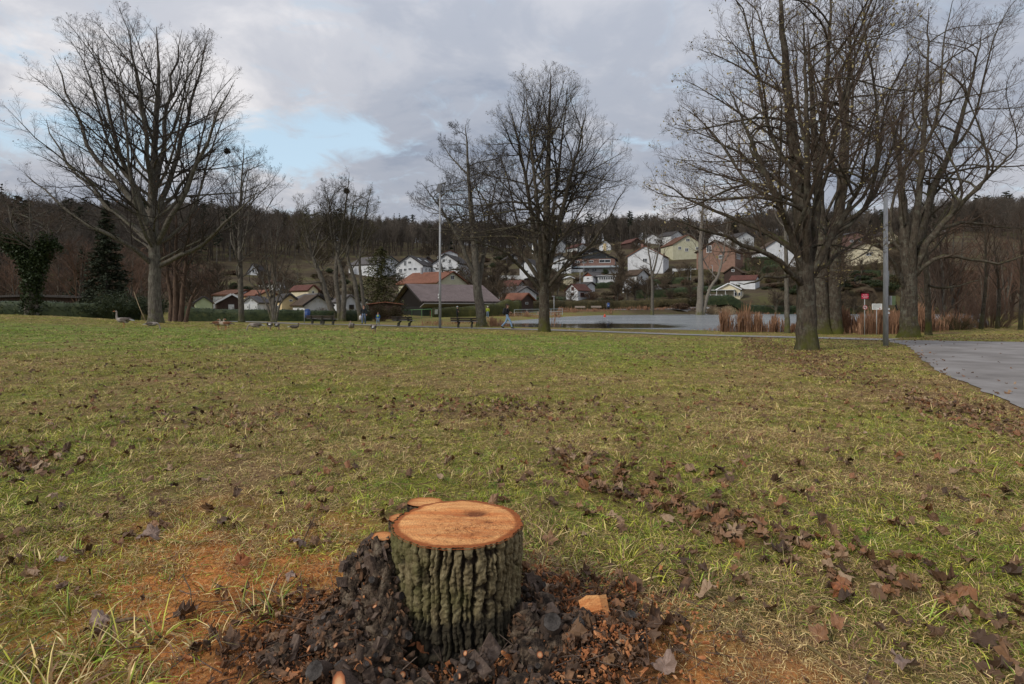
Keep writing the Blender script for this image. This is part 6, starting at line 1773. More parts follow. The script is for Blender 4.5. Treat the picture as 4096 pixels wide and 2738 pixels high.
# ------------------------------------------------------------------ furniture, lamps, signs
CONCRETE = mat('mossy_concrete', [(0.3, (0.028, 0.026, 0.018)), (0.55, (0.062, 0.058, 0.044)), (0.72, (0.10, 0.10, 0.07))], scale=6, rough=0.95)
SLAT = mat('weathered_slat', [(0.3, (0.030, 0.022, 0.016)), (0.6, (0.075, 0.058, 0.045))], scale=5, rough=0.7, stretch=(0.4, 3, 3))
SEAT_SLAT = mat('pale_seat_slat', [(0.3, (0.16, 0.15, 0.15)), (0.65, (0.30, 0.29, 0.29))], scale=5, rough=0.35, stretch=(0.4, 3, 3), spec=0.5)  # paler and glossier than the back slats
GALV = mat('galvanised_steel', [(0.35, (0.27, 0.272, 0.275)), (0.65, (0.38, 0.382, 0.385))], scale=5, rough=0.55, metallic=0.15, stretch=(3, 3, 0.6))
BLACK = mat('black_plastic', (0.015, 0.015, 0.016), rough=0.5)
GREEN_BOX = mat('green_box', [(0.35, (0.14, 0.19, 0.085)), (0.65, (0.20, 0.26, 0.125))], scale=6, rough=0.6)
GREY_BOX = mat('grey_box', [(0.35, (0.26, 0.27, 0.23)), (0.65, (0.36, 0.37, 0.32))], scale=6, rough=0.6)
BLUE_BIN = mat('blue_bin', [(0.35, (0.022, 0.05, 0.16)), (0.65, (0.035, 0.075, 0.22))], scale=6, rough=0.45)
FENCE_GREEN = mat('fence_green', (0.13, 0.27, 0.11), rough=0.55)
RED_SIGN = mat('red_sign', (0.46, 0.012, 0.055), rough=0.4)
WHITE = mat('white_paint', (0.72, 0.73, 0.72), rough=0.5)
GREY_TEXT = mat('sign_print', (0.10, 0.10, 0.11), rough=0.6)
RED_RING = mat('ring_red', (0.42, 0.03, 0.035), rough=0.4)


def bench_proto():
    root = empty('park_bench', (0, 0, 0), 'x', 'bench', group='park benches along the path')
    for sx in (-0.62, 0.42):
        g = Geo()
        g.prism([(0.30, 0.0), (0.42, 0.0), (0.40, 0.30), (0.06, 0.40), (0.06, 0.44), (0.50, 0.44), (0.66, 0.80), (0.56, 0.82), (0.44, 0.50), (0.0, 0.50), (-0.02, 0.40), (0.20, 0.30), (0.24, 0.10)][::-1], -0.07, 0.07)
        # concave outline: triangulated by Blender
        put('support', g.mesh('support', [CONCRETE]), root, (sx, 0, -0.03), (0, 0, RAD(90)))
    for k in range(3):
        g = Geo(); g.box((0, 0, 0), (2.0, 0.115, 0.035)); put('seat_slat', g.mesh('seat_slat', [SEAT_SLAT]), root, (0, 0.05 + k * 0.135, 0.488))
    for k in range(2):
        g = Geo(); g.box((0, 0, 0), (2.0, 0.115, 0.035)); put('back_slat', g.mesh('back_slat', [SLAT]), root, (0, 0.47 + k * 0.065, 0.585 + k * 0.155), (RAD(68), 0, 0))
    return root


def build_furniture():
    B = bench_proto()
    # seat faces the pond: the seat front is local -y, so turn it about; people sit looking away from the lawn
    spots = [((1273, 1299), 53.0, 158, 'bench nearest to the blue bin, left of a pair'), ((1318, 1302), 51.0, 160, 'bench right of the pair, beside the dark trunks'),
             ((1620, 1308), 47.2, 158, 'single bench in the middle, before the lamp mast'), ((1858, 1313), 44.0, 174, 'long bench seen from behind at the foot of the gnarled tree')]
    for k, ((px, py), Y, rz, lab) in enumerate(spots):
        x = (px - 2048) / F4 * Y; z = gz(x, Y) + 0.02
        if k == 0: B.location = (x, Y, z); B.rotation_euler = (0, 0, RAD(rz)); B['label'] = lab
        else: copy_tree(B, None, lab, (x, Y, z), RAD(rz))
    pale = mat('pale_bench_slat', [(0.35, (0.24, 0.19, 0.15)), (0.65, (0.36, 0.30, 0.25))], scale=5, rough=0.7)
    for (px, Y, lab) in ((2322, 124.5, 'pale slatted bench on the far shore, left one'), (2387, 125.5, 'pale slatted bench on the far shore, right one beside the blue bin')):
        x = (px - 2048) / F4 * Y
        c = copy_tree(B, None, lab, (x, Y, gz(x, Y) + 0.05), RAD(3), 1.15)
        for ch in c.children:
            if 'slat' in ch.name:
                ch.data = ch.data.copy(); ch.data.materials.clear(); ch.data.materials.append(pale)

    def bin_(px, Y, lab, s=1.0):
        x = (px - 2048) / F4 * Y
        r = empty('litter_bin', (x, Y, gz(x, Y)), lab, 'bin', group='blue litter bins')
        g = Geo(); g.tube([(0, 0, 0), (0, 0, 1.15 * s)], 0.028, 8); put('pole', g.mesh('pole', [GALV], True), r, (-0.26 * s, 0, 0))
        g = Geo(); g.tube([(0, 0, 0), (0, 0, 0.1 * s), (0, 0, 0.62 * s)], [0.17 * s, 0.20 * s, 0.215 * s], 14); put('bucket', g.mesh('bucket', [BLUE_BIN], True), r, (0, 0, 0.5 * s))
        g = Geo(); g.tube([(0, 0, 0), (0, 0, 0.05 * s), (0, 0, 0.10 * s)], [0.225 * s, 0.2 * s, 0.06 * s], 14); put('lid', g.mesh('lid', [BLUE_BIN], True), r, (0, 0, 1.13 * s))
        g = Geo(); g.box((0, 0, 0), (0.10 * s, 0.03, 0.05)); put('bracket', g.mesh('bracket', [GALV]), r, (-0.23 * s, 0, 0.9 * s))
        return r
    bin_(1230, 53.5, 'blue litter bin on a thin pole, left of the benches', 1.15)
    b2 = bin_(2434, 125.5, 'blue litter bin before the hedge on the far shore', 1.35)
    for ch in b2.children:
        if ch.name.startswith('bucket'):
            g = Geo(); g.tube([(0, -0.293, 0.42), (0, -0.30, 0.42)], 0.075, 10); put('emblem', g.mesh('emblem', [WHITE]), ch)

    # lamp masts
    def mast(px, py_top, Y, r0, r1, lab, bends=None):
        x = (px - 2048) / F4 * Y; z0 = gz(x, Y)
        h = CAM_H - (py_top - 1222) / F4 * Y - z0
        rt = empty('lamp_post', (x, Y, z0), lab, 'lamp post', group='lamp posts')
        g = Geo(); g.tube([(0, 0, -0.1), (0, 0, h * 0.3), (0, 0, h)], [r0, r0 * 0.9, r1], 14); put('mast', g.mesh('mast', [GALV], True), rt)
        return rt, h
    r, h = mast(3543, 690, 21, 0.092, 0.062, 'grey steel lamp post with a green box, standing at the corner of the road')
    g = Geo(); g.tube([(0, 0, 0), (0, 0, 0.12)], [0.085, 0.075], 12); g.tube([(0, 0, 0.12), (0.05, 0, 0.20), (0.3, 0, 0.26)], [0.04, 0.04, 0.035], 8)
    put('lamp_head', g.mesh('lamp_head', [GALV], True), r, (0, 0, h - 0.02))
    zc = lambda py: CAM_H - (py - 1222) / F4 * 21 - r.location.z
    g = Geo(); g.box((0, 0, 0), (0.17, 0.22, 0.34)); bx = put('control_box', g.mesh('control_box', [GREEN_BOX]), r, (0.225, 0.03, zc(1203)), (0, 0, 0.12))
    g = Geo(); g.box((0, 0, 0), (0.06, 0.20, 0.34)); put('box_side', g.mesh('box_side', [GALV]), bx, (-0.11, -0.03, 0.0))
    g = Geo(); g.box((0, 0, 0), (0.05, 0.012, 0.36)); put('flap', g.mesh('flap', [BLACK]), r, (0.395, 0.03, zc(1224)), (0, RAD(-20), 0))
    g = Geo(); g.tube([(0, 0, 0), (0, 0, 0.55)], 0.022, 8); put('conduit', g.mesh('conduit', [GALV], True), r, (0.115, 0.02, zc(1145)))
    for py in (972, 1252, 1237): g = Geo(); g.box((0, 0, 0), (0.07, 0.004, 0.075)); put('sticker', g.mesh('sticker', [WHITE]), r, (0.04, -0.112, zc(py)))
    r, h = mast(1760, 770, 43.5, 0.105, 0.065, 'tall grey lamp mast with floodlight head and grey switch box, behind the benches')
    g = Geo(); g.box((-0.05, 0, 0), (0.34, 0.3, 0.62), (0.1, 0.35, 0)); g.box((0.22, 0, 0.38), (0.5, 0.2, 0.07), (0, -0.3, 0)); g.tube([(0.05, 0, -.35), (0.3, 0, -0.1), (0.36, 0, 0.35)], 0.04, 6)
    put('lamp_head', g.mesh('lamp_head', [mat('lamp_head_grey', (0.16, 0.16, 0.17), rough=0.5)]), r, (0, 0, h + 0.3))
    zc2 = lambda py: CAM_H - (py - 1222) / F4 * 43.5 - r.location.z
    g = Geo(); g.box((0, 0, 0), (0.24, 0.2, 0.36)); put('switch_box', g.mesh('switch_box', [GREY_BOX]), r, (-0.27, -0.05, zc2(1248)))
    for py in (1180, 1191): g = Geo(); g.box((0, 0, 0), (0.10, 0.006, 0.13)); put('sticker', g.mesh('sticker', [WHITE]), r, (-0.09, -0.15, zc2(py)))
    for px, py0, py1, Y, lab in ((2216, 1186, 1242, 118, 'thin short lamp post on the path beyond the pond, right of the domed tree'), (2320, 1084, 1142, 160, 'thin lamp post above the white hut with red roof'),
                                 (2335, 1040, 1092, 190, 'thin lamp post in front of the brick house with black gable'), (2763, 1066, 1122, 175, 'thin lamp post in the gardens left of the pale lopped trunk'),
                                 (2850, 1062, 1130, 165, 'thin lamp post below the terracotta house'), (2372, 1110, 1160, 160, 'thin pole beside the glazed garden hut')):
        r, h = mast(px, py0, Y, 0.09, 0.06, lab)
        g = Geo(); g.box((-0.15, 0, 0), (0.55, 0.22, 0.14)); put('lamp_head', g.mesh('lamp_head', [GALV]), r, (0, 0, h))

    # signs in the reeds
    def text(body, size, parent, loc, m, name='lettering'):
        c = bpy.data.curves.new(name, 'FONT'); c.body = body; c.size = size; c.align_x = 'CENTER'; c.align_y = 'CENTER'; c.extrude = 0.001
        o = bpy.data.objects.new(name, c); COL.objects.link(o)
        dg = bpy.context.evaluated_depsgraph_get(); me = bpy.data.meshes.new_from_object(o.evaluated_get(dg)); bpy.data.objects.remove(o)
        me.materials.clear(); me.materials.append(m)
        return put(name, me, parent, loc, (RAD(90), 0, 0))
    Y = 34.5
    x = (3460 - 2048) / F4 * Y; z = gz(x, Y)
    r = empty('warning_sign', (x, Y, z), 'red sign with three white lines of lettering above a round sign, in the reeds', 'sign')
    g = Geo(); g.tube([(0, 0, 0), (0, 0, CAM_H + 46 / F4 * Y - z)], 0.025, 8); put('post', g.mesh('post', [GALV], True), r, (0, 0.03, 0))
    zz = CAM_H - (1186 - 1222) / F4 * Y - z
    g = Geo(); g.box((0, 0, 0), (0.40, 0.012, 0.30)); p = put('panel', g.mesh('panel', [RED_SIGN]), r, (0, -0.01, zz), (0, 0, RAD(-8)))
    for k, s in enumerate(('Betreten', 'der Eisfläche', 'verboten')): text(s, 0.072, p, (0, -0.010, 0.085 - k * 0.085), WHITE)
    zz = CAM_H - (1231 - 1222) / F4 * Y - z
    import math as _m
    g = Geo(); n = 28; g.tube([(0, 0.006, 0), (0, -0.006, 0)], 0.135, n); d = put('round_panel', g.mesh('round_panel', [WHITE]), r, (0, -0.02, zz))
    g = Geo(); ring = [(_m.cos(2 * _m.pi * i / n) * 0.118, 0, _m.sin(2 * _m.pi * i / n) * 0.118) for i in range(n + 1)]; g.tube(ring, 0.017, 6, caps=False); put('red_ring', g.mesh('red_ring', [RED_RING]), d, (0, -0.008, 0))
    g = Geo(); g.box((0, 0, 0.0), (0.15, 0.006, 0.035)); g.box((0, -0.004, 0.0), (0.035, 0.006, 0.15)); g.box((0.0, -0.007, -0.01), (0.17, 0.004, 0.022), (0, 0.7, 0), 1)
    put('pictogram', g.mesh('pictogram', [GREY_TEXT, RED_RING]), d, (0, -0.011, 0))
    x = (3508 - 2048) / F4 * Y; z = gz(x, Y)
    r = empty('notice_sign', (x, Y, z), 'white notice board with lines of small print and a red emblem, in the reeds', 'sign')
    g = Geo(); g.tube([(0, 0, 0), (0, 0, CAM_H + 0.05 - z)], 0.025, 8); put('post', g.mesh('post', [GALV], True), r, (0, 0.03, 0))
    g = Geo(); g.box((0, 0, 0), (0.58, 0.012, 0.36)); p = put('panel', g.mesh('panel', [WHITE]), r, (0, -0.01, CAM_H - (1227.5 - 1222) / F4 * Y - z), (0, 0, RAD(-5)))
    for k, (w, zz) in enumerate(((0.48, 0.12), (0.50, 0.06), (0.46, 0.0), (0.40, -0.06), (0.22, -0.12))):
        g = Geo(); g.box((0, 0, 0), (w, 0.003, 0.016)); put('print_line', g.mesh('print_line', [GREY_TEXT]), p, (-0.25 + w / 2, -0.008, zz))
    g = Geo(); g.box((0, 0, 0), (0.06, 0.003, 0.07)); put('emblem', g.mesh('emblem', [RED_RING]), p, (0.16, -0.008, -0.12))
    # hoop in the branches
    Y = 29; c = W(3430, 1120, Y)
    g = Geo(); n = 24; g.tube([(_m.cos(2 * _m.pi * i / n) * 0.155, 0, _m.sin(2 * _m.pi * i / n) * 0.225) for i in range(n + 1)], 0.017, 6, caps=False); g.tube([(0.1, 0, 0.18), (0.17, 0.02, 0.24)], 0.03, 6)
    put('hoop', g.mesh('hoop', [BLACK], True), None, c, (0, RAD(14), RAD(10)), 'thin black hoop hanging below the mossy branch left of the lamp post', 'hoop')
    # buoy cone on the ice
    Yb = 98; c = W(2419, 1268, Yb); c.z = POND_Z
    OR = mat('orange_plastic', (0.62, 0.07, 0.035), rough=0.5)
    g = Geo(); g.tube([(0, 0, 0), (0, 0, 0.04)], 0.30, 12); g.tube([(0, 0, 0.04), (0, 0, 0.5)], [0.22, 0.05], 12)
    put('marker_buoy', g.mesh('marker_buoy', [OR], True), None, c, None, 'small red cone-shaped buoy on the ice of the pond', 'buoy')

    # green mesh fence in front of the barn
    Y = 78; xa = (1608 - 2048) / F4 * Y; xb = (1730 - 2048) / F4 * Y; za = gz(xa, Y)
    r = empty('mesh_fence', (xa, Y, za), 'green steel mesh fence before the dark barn opening', 'fence')
    L_ = xb - xa
    for k in range(4): g = Geo(); g.tube([(0, 0, 0), (0, 0, 1.15 + 0.05 * k)], 0.035, 6); put('post', g.mesh('post', [FENCE_GREEN]), r, (L_ * k / 3, -0.3 * k, 0))
    g = Geo(); g.tube([(0, 0, 1.13), (L_, -0.9, 1.3)], 0.035, 6); put('rail', g.mesh('rail', [FENCE_GREEN]), r)
    g = Geo()
    for k in range(46): t = k / 45; g.box((L_ * t, -0.9 * t, 0.6 + 0.08 * t), (0.012, 0.012, 1.0 + 0.15 * t))
    for k in range(8): g.tube([(0, 0, 0.1 + k * 0.14), (L_, -0.9, 0.1 + k * 0.16)], 0.006, 4)
    put('wire_mesh', g.mesh('wire_mesh', [mat('fence_dark', (0.03, 0.07, 0.035), rough=0.6)]), r)
    # steel railing at the pond, right of the backpack walker
    Y0, Y1 = 90.0, 96.0
    a = W(2057, 1252, Y0); b = W(2250, 1250, Y1); a.z = gz(a.x, a.y); b.z = a.z + 0.1
    r = empty('railing', a, 'pale steel railing on the pond bank, right of the walker with the backpack', 'railing')
    D = b - a; RL = mat('railing_steel', (0.42, 0.47, 0.46), rough=0.5)
    for k in range(5): g = Geo(); g.tube([(0, 0, -0.1), (0, 0, 1.0)], 0.04, 6); put('post', g.mesh('post', [RL]), r, (D.x * k / 4, D.y * k / 4, D.z * k / 4))
    for zz in (1.0, 0.55, 0.12): g = Geo(); g.tube([(0, 0, zz), (D.x, D.y, D.z + zz)], 0.03, 6); put('rail', g.mesh('rail', [RL]), r)
    g = Geo()
    for k in range(40): t = (k + .5) / 40; g.box((D.x * t, D.y * t, D.z * t + 0.55), (0.014, 0.014, 0.86))
    put('bars', g.mesh('bars', [RL]), r)


build_hedges()
build_reeds()
build_furniture()

# ------------------------------------------------------------------ people and birds
SKIN = mat('skin', (0.42, 0.24, 0.17), rough=0.6)


def cloth(n, c): return mat('cloth_' + n, [(0.35, tuple(v * 0.7 for v in c)), (0.65, tuple(min(1, v * 1.2) for v in c))], scale=9, rough=0.85)


def skin_body(nodes, edges, mats, sub=2):
    """nodes: name -> (x, y, z, r, mat index); a Skin modifier grows one continuous body, baked, coloured by nearest bone."""
    names = list(nodes); me = bpy.data.meshes.new('body_cage')
    me.from_pydata([nodes[n][:3] for n in names], [(names.index(a), names.index(b)) for a, b in edges], [])
    ob = bpy.data.objects.new('body_cage', me); COL.objects.link(ob)
    sk = ob.modifiers.new('skin', 'SKIN'); sk.branch_smoothing = 0.6
    sv = me.skin_vertices[0].data
    for i, n in enumerate(names):
        r = nodes[n][3]; sv[i].radius = r if isinstance(r, tuple) else (r, r); sv[i].use_root = (i == 0)
    sb = ob.modifiers.new('sub', 'SUBSURF'); sb.levels = sub; sb.render_levels = sub
    dg = bpy.context.evaluated_depsgraph_get(); dg.update()
    out = bpy.data.meshes.new_from_object(ob.evaluated_get(dg))
    bpy.data.objects.remove(ob)
    out.name = 'body'; out.materials.clear()
    for m in mats: out.materials.append(m)
    A = np.array([nodes[a][:3] for a, b in edges]); B = np.array([nodes[b][:3] for a, b in edges]); mi = [nodes[b][4] for a, b in edges]
    for p in out.polygons:
        c = np.array(p.center); d = B - A; t = np.clip(((c - A) * d).sum(1) / ((d * d).sum(1) + 1e-9), 0, 1)
        p.material_index = mi[int(np.argmin(np.linalg.norm(A + d * t[:, None] - c, axis=1)))]; p.use_smooth = True
    return out


def person(label, px, Y, h, yaw, pose, top, legs, shoes, hair=(0.03, 0.02, 0.015), extras=(), top2=None, hat=None):
    """Built facing local -y, 1.75 tall, then scaled to h."""
    x = (px - 2048) / F4 * Y; z = gz(x, Y) + 0.03
    mats = [cloth(*top), cloth(*legs), cloth(*shoes), SKIN]
    n = {'pelvis': (0, 0, 0.93, (0.16, 0.12), 1), 'belly': (0, 0, 1.10, (0.155, 0.115), 0), 'chest': (0, -0.01, 1.32, (0.18, 0.13), 0), 'neck': (0, -0.01, 1.47, 0.065, 3), 'chin': (0, -0.03, 1.54, 0.075, 3), 'head': (0, -0.02, 1.64, (0.085, 0.105), 3), 'crown': (0, -0.01, 1.71, 0.06, 3)}
    e = [('pelvis', 'belly'), ('belly', 'chest'), ('chest', 'neck'), ('neck', 'chin'), ('chin', 'head'), ('head', 'crown')]
    for s, sd in ((-1, 'l'), (1, 'r')):
        kn, ft, el, ha = pose[sd]          # knee (y, z), ankle (y, z), elbow (x, y, z), hand (x, y, z)
        n[sd + 'sh'] = (s * 0.19, 0, 1.39, 0.075, 0); n[sd + 'el'] = (s * el[0], el[1], el[2], 0.055, 0); n[sd + 'wr'] = (s * ha[0], ha[1], ha[2], 0.042, 0)
        dv = np.array([s * (ha[0] - el[0]), ha[1] - el[1], ha[2] - el[2]]); dv /= np.linalg.norm(dv)
        n[sd + 'hd'] = (*(np.array(n[sd + 'wr'][:3]) + dv * 0.10), 0.036, 3)
        n[sd + 'hp'] = (s * 0.10, 0, 0.86, 0.105, 1); n[sd + 'kn'] = (s * 0.11, kn[0], kn[1], 0.072, 1); n[sd + 'an'] = (s * 0.11, ft[0], ft[1], 0.055, 1)
        n[sd + 'he'] = (s * 0.11, ft[0] + 0.02, ft[1] - 0.055, 0.045, 2); n[sd + 'to'] = (s * 0.125, ft[0] - 0.19, ft[1] - 0.06 + pose.get(sd + 'toe', 0), 0.040, 2)
        e += [('chest', sd + 'sh'), (sd + 'sh', sd + 'el'), (sd + 'el', sd + 'wr'), (sd + 'wr', sd + 'hd'), ('pelvis', sd + 'hp'), (sd + 'hp', sd + 'kn'), (sd + 'kn', sd + 'an'), (sd + 'an', sd + 'he'), (sd + 'he', sd + 'to')]
    r = empty('person', (x, Y, z), label, 'person', RAD(yaw)); r.scale = (h / 1.75,) * 3
    put('body', skin_body(n, e, mats), r)
    fc = Geo(); fc.sphere((-0.035, -0.118, 1.645), (0.014, 0.01, 0.010), 6, 4); fc.sphere((0.035, -0.118, 1.645), (0.014, 0.01, 0.010), 6, 4); put('eyes', fc.mesh('eyes', [BLACK], True), r)
    fc = Geo(); fc.sphere((0, -0.132, 1.60), (0.016, 0.025, 0.026), 6, 5); put('nose', fc.mesh('nose', [SKIN], True), r)
    fc = Geo(); fc.sphere((0, -0.112, 1.553), (0.03, 0.012, 0.008), 6, 4); put('mouth', fc.mesh('mouth', [mat('lips', (0.28, 0.11, 0.09))], True), r)
    fc = Geo()
    for s in (-1, 1): fc.sphere((s * 0.098, -0.005, 1.625), (0.015, 0.025, 0.035), 6, 5)
    put('ears', fc.mesh('ears', [SKIN], True), r)
    if hat:
        g = Geo(); g.sphere((0, -0.005, 1.685), (0.125, 0.145, 0.10), 14, 8); put(hat[0], g.mesh(hat[0], [hat[1]], True), r)
    else:
        g = Geo(); g.sphere((0, 0.02, 1.675), (0.108, 0.118, 0.095), 12, 8); g.sphere((0, 0.06, 1.60), (0.09, 0.07, 0.09), 10, 6)
        if 'long' in extras: g.sphere((0, 0.07, 1.50), (0.10, 0.06, 0.13), 10, 6)
        put('hair', g.mesh('hair', [mat('hair_%d' % int(hair[0] * 1000), hair, rough=0.6)], True), r)
    if 'backpack' in extras:
        g = Geo(); g.sphere((0, 0.20, 1.22), (0.155, 0.12, 0.25), 12, 8); g.sphere((0, 0.29, 1.13), (0.11, 0.06, 0.11), 10, 6); put('backpack', g.mesh('backpack', [cloth('backpack', (0.022, 0.024, 0.028))], True), r)
        g = Geo()
        for s in (-1, 1): g.tube([(s * 0.11, 0.14, 1.40), (s * 0.13, -0.06, 1.46), (s * 0.13, -0.155, 1.32), (s * 0.14, -0.06, 1.12), (s * 0.12, 0.12, 1.05)], 0.018, 6)
        put('strap', g.mesh('strap', [cloth('backpack', (0.022, 0.024, 0.028))], True), r)
    if top2:
        g = Geo(); g.sphere((0, -0.045, 1.24), (0.17, 0.115, 0.15), 12, 8); put('chest_panel', g.mesh('chest_panel', [cloth(*top2)], True), r)
    if 'bag' in extras:
        g = Geo(); g.tube([(-0.30, 0.02, 0.80), (-0.30, 0.02, 0.72), (-0.30, 0.02, 0.42)], [0.03, 0.10, 0.13], 10); put('carrier_bag', g.mesh('carrier_bag', [cloth('bag', (0.6, 0.58, 0.56))], True), r)
    return r


WALK = {'l': ((-0.18, 0.50), (0.06, 0.12), (0.24, 0.10, 1.14), (0.22, -0.08, 0.98)), 'r': ((0.12, 0.50), (0.44, 0.20), (0.24, -0.02, 1.13), (0.14, -0.20, 1.14)), 'rtoe': -0.06}
STRIDE = {'l': ((-0.26, 0.52), (-0.36, 0.115), (0.24, 0.06, 1.12), (0.15, -0.2, 1.16)), 'r': ((0.10, 0.50), (0.42, 0.18), (0.25, 0.02, 1.12), (0.16, -0.22, 1.14)), 'ltoe': 0.0, 'rtoe': -0.07}
STAND = {'l': ((-0.03, 0.49), (0.0, 0.115), (0.25, 0.02, 1.12), (0.22, -0.08, 0.90)), 'r': ((-0.02, 0.49), (0.02, 0.115), (0.25, 0.02, 1.12), (0.22, -0.08, 0.90))}
STEP = {'l': ((-0.12, 0.50), (-0.12, 0.115), (0.26, 0.04, 1.12), (0.25, -0.05, 0.88)), 'r': ((0.03, 0.49), (0.16, 0.13), (0.26, 0.02, 1.12), (0.25, -0.06, 0.88))}
REACH = {'l': ((-0.03, 0.49), (0.0, 0.115), (0.27, -0.10, 1.15), (0.30, -0.36, 1.02)), 'r': ((-0.02, 0.49), (0.02, 0.115), (0.26, 0.0, 1.12), (0.22, -0.12, 0.92))}
person('long-haired walker in black jacket and light blue jeans with backpack, striding right along the path', 2029, 41.5, 1.80, 80, STRIDE, ('black_jacket', (0.018, 0.018, 0.022)), ('light_jeans', (0.20, 0.30, 0.42)), ('dark_shoe', (0.02, 0.018, 0.018)), extras=('backpack', 'long'))
person('man in dark jacket and jeans walking towards the camera beside the child', 1455, 51.8, 1.78, 5, STEP, ('dark_jacket', (0.016, 0.020, 0.024)), ('blue_jeans', (0.13, 0.17, 0.25)), ('dark_shoe', (0.02, 0.018, 0.018)), extras=('bag',))
person('small child in bright blue and yellow jacket walking beside the man', 1512, 50.0, 1.10, -10, STEP, ('blue_jacket', (0.03, 0.14, 0.34)), ('grey_jeans', (0.20, 0.27, 0.35)), ('dark_shoe', (0.02, 0.018, 0.018)), hair=(0.16, 0.07, 0.03), top2=('lime', (0.36, 0.44, 0.05)))
person('person in black coat with pale cap, arm held out, in front of the barn hedge', 1829, 79, 1.62, 60, REACH, ('black_coat', (0.014, 0.018, 0.020)), ('black_trousers', (0.018, 0.02, 0.022)), ('brown_boot', (0.16, 0.055, 0.03)), hat=('cap', mat('pale_cap', (0.42, 0.46, 0.48))))
person('person in lime yellow jacket and grey jeans, right of the gnarled tree trunk', 1951, 79, 1.62, 200, STAND, ('yellow_jacket', (0.40, 0.48, 0.04)), ('grey_jeans', (0.20, 0.27, 0.35)), ('dark_shoe', (0.02, 0.018, 0.018)), hair=(0.45, 0.36, 0.26), hat=('hood', mat('pale_hood', (0.5, 0.48, 0.42))))

GOOSE_GREY = mat('goose_grey', [(0.3, (0.17, 0.14, 0.12)), (0.55, (0.28, 0.24, 0.21)), (0.72, (0.36, 0.32, 0.29))], scale=16, rough=0.8, stretch=(1, 0.5, 1))
GOOSE_DARK = mat('goose_dark', [(0.3, (0.055, 0.043, 0.037)), (0.6, (0.13, 0.105, 0.09))], scale=20, rough=0.8, stretch=(0.4, 2, 2))
GOOSE_WHITE = mat('goose_white', (0.5, 0.5, 0.5), rough=0.8)
BILL = mat('bill_orange', (0.48, 0.19, 0.09), rough=0.5)
CHESTNUT = mat('chestnut', [(0.3, (0.10, 0.045, 0.022)), (0.65, (0.20, 0.09, 0.045))], scale=20, rough=0.8)
FAWN = mat('fawn', [(0.3, (0.26, 0.20, 0.15)), (0.65, (0.38, 0.31, 0.24))], scale=16, rough=0.8)


